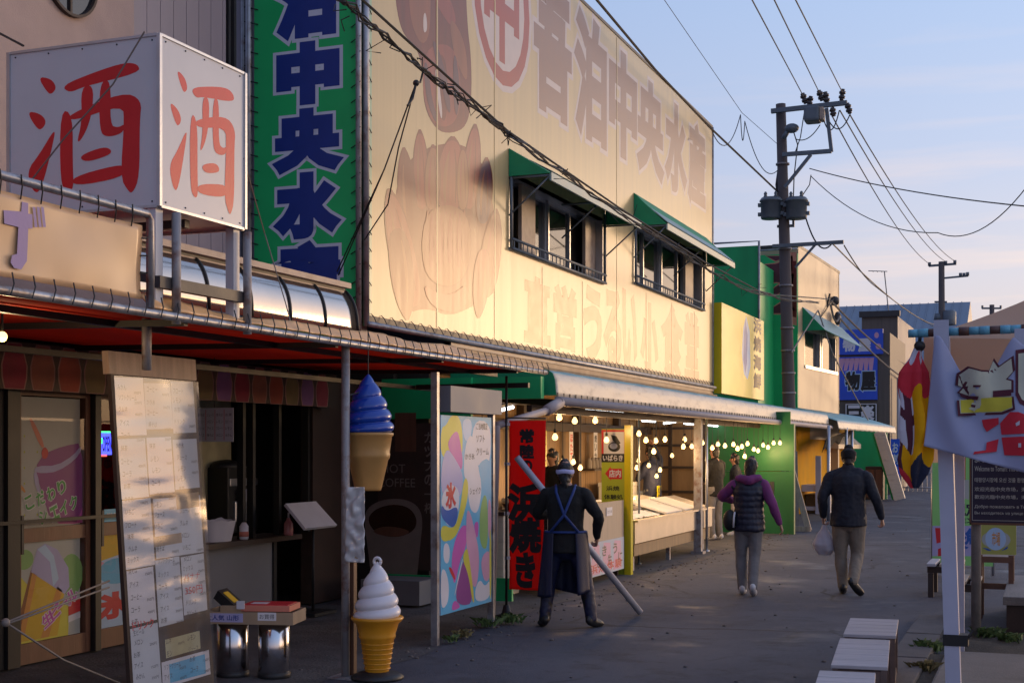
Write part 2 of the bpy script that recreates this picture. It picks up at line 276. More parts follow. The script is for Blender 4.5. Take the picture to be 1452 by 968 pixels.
# ------------------------------------------------------------------ mesh building
def root_loc(o):
    v = Vector((0, 0, 0))
    while o is not None:
        v += o.location; o = o.parent
    return v
class MB:
    """collects shapes in world space; build() links them as ONE mesh object"""
    def __init__(s): s.v = []; s.f = []; s.m = []; s.sm = []; s.mats = []; s.cur = 0
    def mat(s, name):
        if name not in s.mats: s.mats.append(name)
        s.cur = s.mats.index(name); return s
    def add(s, vs, fs, smooth=False):
        o = len(s.v); s.v += [tuple(p) for p in vs]
        for f in fs: s.f.append([i + o for i in f]); s.m.append(s.cur); s.sm.append(smooth)
        return s
    def box(s, a, b, bev=0):
        (x0, y0, z0), (x1, y1, z1) = [min(p, q) for p, q in zip(a, b)], [max(p, q) for p, q in zip(a, b)]
        if bev <= 0:
            return s.add([(x0, y0, z0), (x1, y0, z0), (x1, y1, z0), (x0, y1, z0), (x0, y0, z1), (x1, y0, z1), (x1, y1, z1), (x0, y1, z1)],
                         [(0, 3, 2, 1), (4, 5, 6, 7), (0, 1, 5, 4), (1, 2, 6, 5), (2, 3, 7, 6), (3, 0, 4, 7)])
        bm = bmesh.new(); bmesh.ops.create_cube(bm, size=1)
        for v in bm.verts: v.co = Vector(((v.co.x + .5) * (x1 - x0) + x0, (v.co.y + .5) * (y1 - y0) + y0, (v.co.z + .5) * (z1 - z0) + z0))
        bmesh.ops.bevel(bm, geom=bm.edges[:], offset=min(bev, .45 * min(x1 - x0, y1 - y0, z1 - z0)), segments=2, affect='EDGES', profile=.6)
        bm.verts.index_update(); s.add([v.co.copy() for v in bm.verts], [[v.index for v in f.verts] for f in bm.faces]); bm.free(); return s
    def obox(s, c, ax, ay, az):
        """box by centre and three half-axis vectors"""
        c, ax, ay, az = map(Vector, (c, ax, ay, az)); vs = []
        for k in (-1, 1):
            for (i, j) in ((-1, -1), (1, -1), (1, 1), (-1, 1)): vs.append(c + ax * i + ay * j + az * k)
        return s.add(vs, [(0, 3, 2, 1), (4, 5, 6, 7), (0, 1, 5, 4), (1, 2, 6, 5), (2, 3, 7, 6), (3, 0, 4, 7)])
    def bar(s, p, q, w, h, up=(0, 0, 1)):
        p, q = Vector(p), Vector(q); d = q - p; u = Vector(up); side = d.cross(u)
        if side.length < 1e-6: side = d.cross(Vector((1, 0, 0)))
        side.normalize(); u = side.cross(d).normalized()
        return s.obox((p + q) / 2, d / 2, side * w / 2, u * h / 2)
    def tube(s, pts, r, n=8, cap=True):
        pts = [Vector(p) for p in pts]; rs = r if isinstance(r, (list, tuple)) else [r] * len(pts); vs = []; fs = []; prev = None
        for i, p in enumerate(pts):
            t = (pts[min(i + 1, len(pts) - 1)] - pts[max(i - 1, 0)]).normalized()
            a = prev - t * prev.dot(t) if prev is not None else t.cross(Vector((0, 0, 1)) if abs(t.z) < .9 else Vector((1, 0, 0)))
            a.normalize(); prev = a; b = t.cross(a)
            for k in range(n):
                g = 2 * math.pi * k / n; vs.append(p + (a * math.cos(g) + b * math.sin(g)) * rs[i])
        for i in range(len(pts) - 1):
            for k in range(n): fs.append((i * n + k, i * n + (k + 1) % n, (i + 1) * n + (k + 1) % n, (i + 1) * n + k))
        if cap: fs.append(list(range(n))[::-1]); fs.append([(len(pts) - 1) * n + k for k in range(n)])
        return s.add(vs, fs, n > 5)
    def lathe(s, c, prof, n=24, fn=None):
        c = Vector(c); vs = []; fs = []
        for i, (r, z) in enumerate(prof):
            for k in range(n):
                g = 2 * math.pi * k / n; rr = r * (fn(g, i, z) if fn else 1)
                vs.append(c + Vector((rr * math.cos(g), rr * math.sin(g), z)))
        for i in range(len(prof) - 1):
            for k in range(n): fs.append((i * n + k, i * n + (k + 1) % n, (i + 1) * n + (k + 1) % n, (i + 1) * n + k))
        fs.append(list(range(n))[::-1]); fs.append([(len(prof) - 1) * n + k for k in range(n)])
        return s.add(vs, fs, True)
    def prism(s, pts, ext):
        """a polygon (3-D points) pushed along the vector ext"""
        pts = [Vector(p) for p in pts]; e_ = Vector(ext); n = len(pts)
        return s.add(pts + [p + e_ for p in pts], [list(range(n))[::-1], list(range(n, 2 * n))] + [(i, (i + 1) % n, n + (i + 1) % n, n + i) for i in range(n)])
    def grid(s, fn, nu, nv, smooth=True):
        vs = [fn(i / nu, j / nv) for j in range(nv + 1) for i in range(nu + 1)]
        return s.add(vs, [(j * (nu + 1) + i, j * (nu + 1) + i + 1, (j + 1) * (nu + 1) + i + 1, (j + 1) * (nu + 1) + i) for j in range(nv) for i in range(nu)], smooth)
    def ball(s, c, r, n=10, sq=(1, 1, 1)):
        prof = [(max(1e-4, math.sin(math.pi * i / n)), -math.cos(math.pi * i / n)) for i in range(n + 1)]
        c = Vector(c); o = len(s.v); s.lathe((0, 0, 0), prof, n + 4)
        for i in range(o, len(s.v)): v = s.v[i]; s.v[i] = (c.x + v[0] * r * sq[0], c.y + v[1] * r * sq[1], c.z + v[2] * r * sq[2])
        return s
    def build(s, name, mt=None, parent=None, solid=0, bev=0):
        me = bpy.data.meshes.new(name)
        if parent is not None: off = root_loc(parent)
        else:
            xs, ys, zs = zip(*s.v); off = Vector(((min(xs) + max(xs)) / 2, (min(ys) + max(ys)) / 2, min(zs)))
        me.from_pydata([(a - off.x, b - off.y, c_ - off.z) for a, b, c_ in s.v], [], s.f)
        for nm in (s.mats or [mt]): me.materials.append(M[nm])
        me.polygons.foreach_set('material_index', s.m); me.polygons.foreach_set('use_smooth', s.sm); me.update()
        o = bpy.data.objects.new(name, me); C.objects.link(o)
        if parent is not None: o.parent = parent
        else: o.location = off
        if solid:
            md = o.modifiers.new('thickness', 'SOLIDIFY'); md.thickness = solid; md.offset = 0
        return o
def pieces(name, mt, lst, parent):
    """one object for each piece: lst holds functions that draw a piece into a mesh builder"""
    for fn in lst:
        g_ = MB().mat(mt); fn(g_); g_.build(name, None, parent)
def thing(name, label, cat, loc, group=None):
    o = bpy.data.objects.new(name, None); o.empty_display_size = .2; C.objects.link(o); o.location = loc
    return tag(o, label, cat, group)
def tag(o, label, cat, group=None, kind=None):
    o['label'] = label; o['category'] = cat
    if group: o['group'] = group
    if kind: o['kind'] = kind
    return o
def struct(o, kind='structure'): o['kind'] = kind; return o
def dup(root, loc, label=None):
    r = root.copy(); C.objects.link(r); r.location = loc
    if label: r['label'] = label
    for ch in root.children:
        c = ch.copy(); C.objects.link(c); c.parent = r
        for g in ch.children:
            d = g.copy(); C.objects.link(d); d.parent = c
    return r

# ------------------------------------------------------------------ writing
_gl = {}
def glyph(t, bold):
    k = (t, bold)
    if k not in _gl:
        c = bpy.data.curves.new('writing', 'FONT'); c.body = t; c.resolution_u = 3; c.fill_mode = 'FRONT' if not bold else 'BOTH'
        if bold: c.bevel_depth = bold; c.bevel_resolution = 0
        o = bpy.data.objects.new('writing', c); C.objects.link(o)
        bpy.context.view_layer.update()
        me = bpy.data.meshes.new_from_object(o.evaluated_get(bpy.context.evaluated_depsgraph_get()))
        v = [tuple(p.co) for p in me.vertices]; f = [list(p.vertices) for p in me.polygons]
        bpy.data.objects.remove(o); bpy.data.curves.remove(c); bpy.data.meshes.remove(me)
        xs = [p[0] for p in v] or [0, 1]; ys = [p[1] for p in v] or [0, 1]
        _gl[k] = (v, f, (min(xs), min(ys), max(xs), max(ys)))
    return _gl[k]
def chaikin(q, n=1):
    for _ in range(n): q = [(a[0] * w_ + b[0] * (1 - w_), a[1] * w_ + b[1] * (1 - w_)) for a, b in zip(q, q[1:] + q[:1]) for w_ in (.75, .25)]
    return q
class Sheet:
    """a flat printed face: lower left corner o, unit vectors u (right) and v (up), size w x h"""
    def __init__(s, o, u, v, w, h):
        s.o, s.u, s.v, s.w, s.h = Vector(o), Vector(u).normalized(), Vector(v).normalized(), w, h
        s.n = s.u.cross(s.v).normalized()
    def at(s, a, b, lay=0): return s.o + s.u * a * s.w + s.v * b * s.h + s.n * lay * .0006
    def uv(s, px, py):
        a, b = (px - 726) / F, (VY - py) / F; d = Vector((-math.sin(TH) + math.cos(TH) * a, math.cos(TH) + math.sin(TH) * a, b))
        c0 = Vector((0, 0, CAMH)); t = (s.o - c0).dot(s.n) / d.dot(s.n); q = c0 + d * t - s.o
        return q.dot(s.u) / s.w, q.dot(s.v) / s.h
    def panel(s, mb, th=.012): return mb.prism([s.at(0, 0), s.at(1, 0), s.at(1, 1), s.at(0, 1)], -s.n * th)
    def poly(s, mb, pts, lay=1): return mb.add([s.at(a, b, lay) for a, b in pts], [list(range(len(pts)))])
    def pxpoly(s, mb, pts, lay=1, rnd=0): return s.poly(mb, chaikin([s.uv(*p) for p in pts], rnd), lay)
    def oval(s, mb, a, b, ra, rb, lay=1, n=20, rot=0):
        q = []
        for i in range(n):
            g = 2 * math.pi * i / n; x, y = ra * math.cos(g) * s.w, rb * math.sin(g) * s.h
            q.append((a + (x * math.cos(rot) - y * math.sin(rot)) / s.w, b + (x * math.sin(rot) + y * math.cos(rot)) / s.h))
        return s.poly(mb, q, lay)
    def text(s, mb, t, a0, b0, a1, b1, bold=0, lay=2, shear=0, rot=0, grow=0, fit=True):
        """text fitted to the box a0..a1, b0..b1 of the sheet; grow widens an outline round it"""
        v, f, (x0, y0, x1, y1) = glyph(t, 0)
        vb, fb, _ = glyph(t, bold + grow) if bold + grow else (v, f, 0)
        W, H = max(1e-6, x1 - x0), max(1e-6, y1 - y0)
        if len(t) == 1 and t in 'ーノ一・': y0, H = -.1, 1.0
        vs = []; ca, sa = math.cos(rot), math.sin(rot)
        ka, kb = (a1 - a0) * s.w / W, (b1 - b0) * s.h / H
        for x, y, z in vb:
            p, q = ((x - x0) - W / 2) * ka, ((y - y0) - H / 2) * kb; p += q * shear
            p, q = p * ca - q * sa, p * sa + q * ca
            vs.append(s.o + s.u * ((a0 + a1) / 2 * s.w + p) + s.v * ((b0 + b1) / 2 * s.h + q) + s.n * (lay * .0006 + (.0002 * z / max(1e-6, bold + grow))))
        return mb.add(vs, fb)
def sheet_x(x, ya, yb, za, zb): return Sheet((x, ya, za), (0, 1, 0), (0, 0, 1), yb - ya, zb - za)      # faces the street
def sheet_y(y, xa, xb, za, zb): return Sheet((xa, y, za), (1, 0, 0), (0, 0, 1), xb - xa, zb - za)      # faces the camera end
# ------------------------------------------------------------------ ground
g = MB(); g.grid(lambda a, b: (-900 + 1800 * a, -300 + 2400 * b, 0), 8, 8, False); struct(g.build('ground', 'asphalt'))
g = MB(); g.grid(lambda a, b: (-9.2 + (4.25 + .10 * math.sin(b * 47) + .07 * math.sin(b * 113)) * a, 2 + 46 * b, .004 + .035 * (1 - a)), 6, 160, True); struct(g.build('pavement', 'dust'))
XC, XN, XB, XS = -5.0, -4.85, -6.3, -7.4        # stall canopy edge, near canopy edge, billboard, near shop wall
# right hand kerb and slab
g = MB()
for i in range(9):
    y = 7.6 + i * .74; g.box((-1.16, y, -.1), (-.86, y + .73, .055 + .006 * (i % 2)), .012)
struct(g.build('kerb', 'kerbstone'))
g = MB(); g.box((-.74, 3, -.1), (6, 11.65, .075), .02); struct(g.build('concrete_slab', 'concrete'))
g = MB(); g.grid(lambda a, b: (-.95 + 3 * a, 9 + 4.2 * b, .012 + .05 * noise.noise(Vector((a * 9, b * 9, 0))) + .01), 20, 30); struct(g.build('soil', 'soil'), 'stuff')

# ------------------------------------------------------------------ the near snack and drinks shop
shop = thing('snack_shop', 'pinkish stucco snack shop with round upper window and brown glass doors', 'shop', (XS, 8, 0))
yw = P(322, 100, x=XS).y; yc = P(190, 50, x=XS).y
g = MB().mat('stucco'); g.box((XS - .3, 3, 2.85), (XS, yc, 8.2)); g.build('wall', None, shop)
g = MB().mat('siding')
y = yc
while y < yw - .02:
    g.box((XS - .3, y + .004, 2.85), (XS - .012, min(yw, y + .2) - .004, 8.2)); y += .2
g.box((XS - .3, yc, 2.85), (XS - .02, yw, 8.2))
g.build('siding_panel', None, shop)
g = MB().mat('dark_trim'); g.box((XS - .4, yw, 2.85), (XS - .12, yw + .32, 8.2))
for k in range(3): g.box((XS - .12, yw + .05 + k * .1, 2.85), (XS - .08, yw + .09 + k * .1, 8.2))
g.build('corner_trim', None, shop)
c0 = P(98, -33, x=XS)
rr = (P(98, -33, x=XS) - P(98, 24, x=XS)).length
g = MB().mat('wood_dark')
n = 36
ring = [(c0.y + rr * math.cos(2 * math.pi * k / n), c0.z + rr * math.sin(2 * math.pi * k / n)) for k in range(n)]
ringi = [(c0.y + rr * .93 * math.cos(2 * math.pi * k / n), c0.z + rr * .93 * math.sin(2 * math.pi * k / n)) for k in range(n)]
vs = [(XS + .04, *p) for p in ring] + [(XS + .04, *p) for p in ringi] + [(XS - .0, *p) for p in ring] + [(XS - .02, *p) for p in ringi]
g.add(vs, [(k, (k + 1) % n, n + (k + 1) % n, n + k) for k in range(n)] + [(2 * n + k, 2 * n + (k + 1) % n, (k + 1) % n, k) for k in range(n)] + [(n + k, n + (k + 1) % n, 3 * n + (k + 1) % n, 3 * n + k) for k in range(n)])
fr = g.build('round_window', None, shop)
g = MB().mat('glass_dark'); g.add([(XS + .006, *p) for p in ringi], [list(range(n))]); g.mat('wood_dark'); g.box((XS, c0.y - .012, c0.z - rr * .93), (XS + .025, c0.y + .012, c0.z + rr * .93)); g.build('pane', None, fr)
# room behind
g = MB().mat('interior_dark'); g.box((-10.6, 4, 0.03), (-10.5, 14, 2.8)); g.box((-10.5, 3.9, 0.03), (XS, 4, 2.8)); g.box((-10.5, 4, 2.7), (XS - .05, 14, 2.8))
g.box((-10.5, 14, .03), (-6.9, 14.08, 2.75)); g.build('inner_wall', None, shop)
g = MB().mat('interior_olive'); g.box((-8.3, 10.9, .03), (-8.25, 12.75, 2.3)); g.build('partition', None, shop)
# lower front: brown framed glass doors
zt = P(60, 549, x=XS).z
def door(y0, y1, posters):
    d = MB().mat('wood_brown')
    d.box((XS - .03, y0, .04), (XS + .03, y0 + .06, zt)); d.box((XS - .03, y1 - .06, .04), (XS + .03, y1, zt))
    d.box((XS - .028, y0 + .06, zt - .07), (XS + .028, y1 - .06, zt)); d.box((XS - .028, y0 + .06, .04), (XS + .028, y1 - .06, .2))
    zb = P(70, 755, x=XS).z; d.box((XS - .028, y0 + .06, zb - .06), (XS + .028, y1 - .06, zb + .05))
    do = d.build('door', None, shop)
    q = MB().mat('glass_pane'); [q.add([(XS + .022, y0 + .06, a_), (XS + .022, y1 - .06, a_), (XS + .022, y1 - .06, b_), (XS + .022, y0 + .06, b_)], [(0, 1, 2, 3)]) for a_, b_ in ((.2, zb - .06), (zb + .05, zt - .07))]; q.build('pane', None, do)
    q = MB().mat('dark_trim'); q.box((XS + .045, y0 + .02, .9), (XS + .07, y0 + .045, 1.2)); q.build('handle', None, do)
    return zb, do
ya, yb_ = P(18, 700, x=XS).y, P(124, 700, x=XS).y
zb, d1 = door(ya, yb_, 1)
# printed film inside the first door: a purple shake above, a beer glass below
s = sheet_x(XS - .004, ya + .06, yb_ - .09, zb + .05, zt - .08); g = MB().mat('p_grey'); s.panel(g, .004)
g.mat('p_magenta'); s.pxpoly(g, [(52, 668), (62, 640), (116, 632), (122, 735), (116, 742), (72, 742)], 1, 1)
g.mat('p_purple'); s.pxpoly(g, [(49, 664), (62, 643), (90, 632), (118, 627), (120, 740), (72, 740), (60, 700)], 2, 1)
g.mat('p_lav'); s.pxpoly(g, [(47, 668), (52, 660), (80, 660), (104, 645), (114, 632), (116, 637), (106, 652), (82, 668), (60, 671)], 3, 1); s.pxpoly(g, [(47, 669), (53, 669), (58, 705), (50, 690)], 3, 1)
g.mat('p_red'); s.pxpoly(g, [(58, 640), (63, 632), (69, 640), (66, 650), (60, 650)], 4, 1)
g.mat('p_salmon'); s.pxpoly(g, [(40, 593), (46, 593), (64, 632), (58, 636)], 3, 1)
g.mat('p_orange'); s.pxpoly(g, [(20, 680), (24, 679), (37, 696), (34, 699)], 2, 1)
g.mat('p_lime'); [s.oval(g, .1 + .2 * i, .1 + .12 * j, .012, .01, 1, 8) for i in range(2) for j in range(6)]
for t_, x_, y_ in (('こ', 41, 712), ('だ', 57, 706), ('わ', 72, 699), ('り', 87, 690), ('シ', 61, 732), ('ェ', 77, 727), ('イ', 90, 720), ('ク', 104, 712)):
    a, b = s.uv(x_, y_); g.mat('p_white'); s.text(g, t_, a - .062, b - .05, a + .062, b + .05, .03, 5, rot=.35, grow=.05)
    g.mat('p_greenink'); s.text(g, t_, a - .062, b - .05, a + .062, b + .05, .03, 6, rot=.35)
g.build('shake_poster', None, d1)
s = sheet_x(XS - .004, ya + .06, yb_ - .09, .2, zb - .06); g = MB().mat('p_grey'); s.panel(g, .004)
g.mat('p_green'); s.oval(g, .1, .83, .14, .1, 1); s.oval(g, .85, .62, .2, .22, 1)
g.mat('p_yellow'); s.poly(g, [(0, 0), (.8, .0), (.82, .3), (.3, .45), (0, .7)], 1)
g.mat('p_brown'); s.poly(g, [(.02, .1), (.03, .3), (.2, .72), (.3, .68), (.2, .1)], 2)
g.mat('p_amber'); s.poly(g, [(.0, .02), (.22, .69), (.74, .46), (.62, .02)], 3)
g.mat('p_orange'); s.poly(g, [(.35, .02), (.48, .02), (.7, .47), (.62, .52)], 4); s.poly(g, [(.02, .1), (.1, .08), (.29, .66), (.23, .69)], 4)
g.mat('p_lav'); s.poly(g, [(.2, .7), (.3, .93), (.42, .97), (.62, .9), (.8, .7), (.82, .5), (.74, .43), (.6, .5)], 4)
g.mat('p_sky'); s.poly(g, [(.3, .92), (.42, .96), (.56, .84), (.64, .6), (.55, .52), (.5, .78)], 5)
g.mat('p_red'); s.poly(g, [(.8, .2), (1, .23), (1, .36), (.8, .34)], 5); g.mat('p_white'); s.poly(g, [(.8, .13), (1, .16), (1, .225), (.8, .195)], 5)
for t_, a, b in (('生', .46, .2), ('ビ', .58, .27), ('ー', .7, .33), ('ル', .86, .4)):
    g.mat('p_white'); s.text(g, t_, a - .085, b - .065, a + .085, b + .065, .03, 6, rot=.5, grow=.05); g.mat('p_magenta'); s.text(g, t_, a - .085, b - .065, a + .085, b + .065, .03, 7, rot=.5)
g.build('beer_poster', None, d1)
yc2 = P(133, 700, x=XS).y; yd2 = yc2 + 1.0
zb, d2 = door(yc2, yd2, 2)
s = sheet_x(XS - .004, yc2 + .06, yd2 - .09, .2, zb - .06); g = MB().mat('p_sky'); s.panel(g, .004)
g.mat('p_amber'); s.poly(g, [(0, .72), (0, 1), (1, 1), (.5, .8)], 1); g.mat('p_pink'); s.poly(g, [(0, .62), (.0, .74), (.2, .66)], 2); g.mat('p_blue'); s.oval(g, .3, .6, .3, .14, 3)
g.mat('p_red'); s.text(g, '氷', .02, .1, .52, .36, .06, 4); g.build('ice_poster', None, d2)
s = sheet_x(XS + .03, yc2 + .1, yc2 + .42, P(140, 740, x=XS).z, P(140, 722, x=XS).z); g = MB().mat('p_blue'); s.panel(g, .004); g.mat('p_white'); s.text(g, '営業中', .1, .3, .9, .7, 0, 1); g.build('blue_notice', None, d2)
# dark posts between the doors, dark cross bar
zz = P(60, 738, x=XS + .1).z
pieces('door_post', 'black', [lambda g: g.box((XS - .05, ya - .14, .04), (XS + .08, ya - .005, zt + .02)), lambda g: g.box((XS - .05, yb_ + .005, .04), (XS + .08, yc2 - .005, zt)), lambda g: g.box((XS - .05, 4, .04), (XS + .05, ya - .15, zt))], shop)
pieces('cross_bar', 'black', [lambda g: g.box((XS + .085, 6.6, zz - .014), (XS + .105, yd2 + .2, zz + .014))], shop)
# counter window
y0, y1 = yd2 + .12, 13.0; zc = P(300, 772, x=XS).z
g = MB().mat('panel_grey'); g.box((XS - .05, y0, .04), (XS, 12.2, zc - .03)); g.build('counter_front', None, shop)
g = MB().mat('wood_dark'); g.box((XS - .35, y0, zc - .03), (XS + .12, 12.6, zc + .02)); ct = g.build('counter', None, shop)
pieces('window_post', 'black', [(lambda g, yy=yy: g.box((XS - .05, yy, zc + .02), (XS + .02, yy + .05, 2.3))) for yy in (11.62, 11.8, 12.3, 12.9)] + [lambda g: g.box((XS - .04, y0 - .1, .04), (XS + .04, y0, 2.3)), lambda g: g.box((XS - .05, 12.2, .04), (XS + .02, 12.26, zc - .04))], shop)
g = MB().mat('wood_dark'); g.box((XS - .1, 12.95, .04), (XS + .05, 14.0, 2.5)); g.build('end_wall', None, shop)
# patterned fabric strip under the canopy
zs0 = P(200, 562, x=XS + .2).z
fv = thing('fabric_valance', 'dark patterned cloth strip of long coloured shapes hanging under the near shop canopy', 'valance', (XS + .2, 9, zs0))
s = sheet_x(XS + .2, 4.6, 13.2, zs0, zs0 + .36); g = MB().mat('wood_dark'); s.panel(g, .01); g.build('cloth', None, fv); g = MB()
cols = ['pat_rust', 'pat_plum', 'pat_brown', 'pat_moss', 'pat_wine']
for nm, c_ in dict(pat_line=(.34, .20, .17), pat_rust=(.34, .08, .045), pat_plum=(.22, .11, .28), pat_brown=(.28, .11, .07), pat_moss=(.20, .16, .07), pat_wine=(.26, .035, .06)).items(): mat(nm, c_, .75, var=.25, scale=5)
for i in range(27):
    a = .018 + i / 27.5; g.mat('pat_line'); sh = [(-.013, .0), (-.016, .25), (-.0165, .5), (-.013, .75), (-.009, .97), (.009, .97), (.013, .75), (.0165, .5), (.016, .25), (.013, .0)]; s.poly(g, [(a + u_, v_) for u_, v_ in sh], 1); g.mat(cols[(i * 3 + 1) % 5]); s.poly(g, [(a + u_ * .9, .02 + v_ * .955) for u_, v_ in sh], 2)
g.build('printed_shapes', None, fv)
# near canopy
can = thing('shop_canopy', 'low near shop canopy with red underside, tan tarpaulin edge and white pipe rail', 'canopy', (XN, 8, 2.4))
z0, ye = 2.5, P(770, 532, x=XN).y
g = MB().mat('red_tarp'); g.grid(lambda a, b: (XN - (XN - XS) * a, 3 + (ye - 3) * b, z0 + .02 + .06 * a), 4, 30); g.build('canopy_sheet', None, can, solid=.02)
ysta = P(345, 460, x=XN).y - 1.0
g = MB().mat('tarp_tan'); g.grid(lambda a, b: (XN + .02 - .10 * a + .012 * math.sin(b * 150), ysta + (ye - ysta) * b, z0 + .035 + .085 * a + .012 * math.sin(b * 31) * a - .03 * a * max(0, math.sin(b * 9))), 5, 240); g.build('tarp_edge', None, can, solid=.01)
g = MB().mat('steel_pipe'); g.tube([(XN + .03, 3, z0)] + [(XN + .03, 3 + k * (ye - 3) / 8, z0 + .004 * math.sin(k)) for k in range(1, 9)], .026, 10); g.build('rail_pipe', None, can)
ties = []; y = 4.8
while y < ye: ties.append(lambda g, y=y: g.tube([(XN + .065, y, z0 - .02), (XN + .06, y + .03, z0 + .04), (XN + .03, y + .05, z0 + .10)], .004, 5)); y += .155
pieces('rope_tie', 'cable', ties, can)
pieces('canopy_beam', 'black', [(lambda g, y=y: g.bar((XN, y, z0 - .02), (XS, y, z0 + .02), .04, .04)) for y in (5.2, 7.0, 8.9, 10.8, 12.6)] + [lambda g: g.box((XN - .55, 3, z0 - .03), (XN - .51, ye, z0 + .012)), lambda g: g.box((XN - 1.3, 3, z0 - .17), (XN - 1.26, ye, z0 - .13)), lambda g: g.box((XN - 1.25, 12.9, z0 - .17), (XN, 12.95, z0 - .12))], can)
p0 = P(490, 960, z=0)
g = MB().mat('rusty_steel'); g.tube([(p0.x, p0.y, 0), (p0.x, p0.y, z0)], .032, 10); g.box((p0.x - .1, p0.y - .1, 0), (p0.x + .1, p0.y + .1, .012)); g.build('post', None, can)
g = MB().mat('wood_brown'); g.bar((p0.x + .02, p0.y + .07, .0), (p0.x + .02, p0.y + .07, 1.15), .05, .05); g.build('timber_brace', None, can)
g = MB().mat('rusty_steel'); px = P(208, 470, x=XN - .3); g.tube([(px.x, px.y, 2.2), (px.x, px.y, z0 + .05)], .03, 8); g.build('hanger_stub', None, can)
# curved metal eave and beige beam
ve = thing('metal_eave', 'shiny curved metal eave with dark ribs above the tan tarpaulin edge', 'eave', (-6, 9, 2.8))
YE = 11.55; pb, pt = P(507, 474, y=YE), P(462, 407, y=YE)
def arc(t):          # 0 top .. 1 bottom
    g_ = t * math.pi / 2; return (pt.x + (pb.x - pt.x) * max(0, math.sin(g_)) ** .75, pb.z + (pt.z - pb.z) * max(0, math.cos(g_)) ** .8)
g = MB().mat('polycarb'); g.grid(lambda a, b: ((lambda q: (q[0], 4.5 + (YE - 4.5) * a, q[1]))(arc(b))), 40, 16); g.build('curved_sheet', None, ve, solid=.006)
y = YE
while y > 5:
    g = MB().mat('black'); g.tube([(arc(t / 12)[0] + .006, y, arc(t / 12)[1] + .004) for t in range(13)], .014, 6); g.build('rib', None, ve); y -= .62
q0, q1 = P(492, 401, y=YE - .05), P(488, 424, y=YE - .05)
g = MB().mat('beam_beige'); g.box((q0.x - .3, 4.5, q1.z), (q1.x, YE - .05, q0.z - .05)); g.box((q0.x - .32, 4.5, q0.z - .05), (q0.x + .02, YE, q0.z)); g.mat('dark_trim'); g.box((q1.x - .002, 4.5, q0.z - .075), (q1.x + .006, YE - .04, q0.z - .055)); g.build('beam', None, ve)
# ------------------------------------------------------------------ liquor box sign
zb0, zb1 = P(230, 293, x=XN).z, P(225, 48, x=XN).z
ys0, ys1 = P(226, 48, x=XN).y, P(347, 107, x=XN).y; xl = P(13, 70, y=ys0).x
bs = thing('box_sign', 'white box sign with big red kanji on both faces raised above the near canopy', 'sign', (XN - .5, ys0 + .45, zb0))
g = MB().mat('white_sheet'); g.box((xl, ys0, zb0 + .006), (XN, ys1, zb1), .006); g.build('cabinet', None, bs)
g = MB().mat('alu')
for x_ in (xl, XN):
    for y_ in (ys0, ys1): g.box((x_ - .012, y_ - .012, zb0), (x_ + .012, y_ + .012, zb1 + .004))
for y_ in (ys0, ys1):
    for z_ in (zb0, zb1): g.box((xl + .012, y_ - .008, z_ - .008), (XN - .012, y_ + .008, z_ + .008))
for x_ in (xl, XN):
    for z_ in (zb0, zb1): g.box((x_ - .008, ys0 + .012, z_ - .008), (x_ + .008, ys1 - .012, z_ + .008))
g.build('edge_trim', None, bs)
def sake(s, g, box):
    """brush strokes of the kanji for liquor, drawn from their outlines (0..1 box)"""
    a0, b0, a1, b1 = box
    st = [[(.10, .97), (.22, .94), (.27, .86), (.23, .81), (.19, .82)], [(0, .69), (.12, .66), (.18, .59), (.15, .53), (.1, .52)],
          [(.26, .53), (.24, .40), (.13, .0), (.06, 0), (.0, .18), (.12, .32)],
          [(.31, .87), (.6, .95), (.86, 1.0), (.97, .97), (.98, .9), (.5, .84), (.38, .80)],
          [(.48, .84), (.59, .85), (.58, .62), (.52, .45), (.44, .36), (.49, .55)],
          [(.64, .86), (.74, .88), (.73, .5), (.80, .47), (.86, .50), (.84, .42), (.7, .40), (.64, .46)],
          [(.30, .67), (.41, .63), (.41, .2), (.42, .0), (.36, -.02), (.30, .06)],
          [(.36, .62), (.84, .76), (1.0, .68), (.98, .5), (.98, .05), (.92, -.08), (.88, -.05), (.82, .06), (.85, .5), (.84, .66), (.41, .56)],
          [(.46, .27), (.68, .33), (.75, .29), (.72, .25), (.52, .21)], [(.40, .10), (.8, .17), (.86, .14), (.84, .06), (.42, .02)]]
    for k, q in enumerate(st): s.poly(g, chaikin([(a0 + (a1 - a0) * u_, b0 + (b1 - b0) * v_) for u_, v_ in q], 2), 1 + .22 * k)
s = sheet_y(ys0, xl, XN, zb0, zb1); g = MB().mat('sign_red'); sake(s, g, (.12, .14, .89, .86)); g.build('front_kanji', None, bs)
s = sheet_x(XN, ys0, ys1, zb0, zb1); g = MB().mat('sign_red'); sake(s, g, (.10, .12, .88, .86)); g.build('side_kanji', None, bs)
scr = []
for k in range(5):
    for z_ in (zb0 + .03, zb1 - .03): scr += [lambda g, k=k, z_=z_: g.ball((xl + .05 + k * (XN - xl - .1) / 4, ys0 - .002, z_), .0055, 5), lambda g, k=k, z_=z_: g.ball((XN + .002, ys0 + .06 + k * (ys1 - ys0 - .12) / 4, z_), .0055, 5)]
pieces('screw', 'dark_trim', scr, bs)
for y_ in (ys0 + .04, ys1 - .05):
    g = MB().mat('white_sheet'); g.box((XN - .09, y_ - .035, z0 + .02), (XN - .03, y_ + .035, zb0)); g.build('leg', None, bs)
for y_ in (ys0 + .12, ys1 - .02):
    g = MB().mat('rusty_steel'); g.tube([(XN + .02, y_ + .02, z0 - .04), (XN + .02, y_ + .02, zb0 - .02)], .028, 8); g.build('support_post', None, bs)
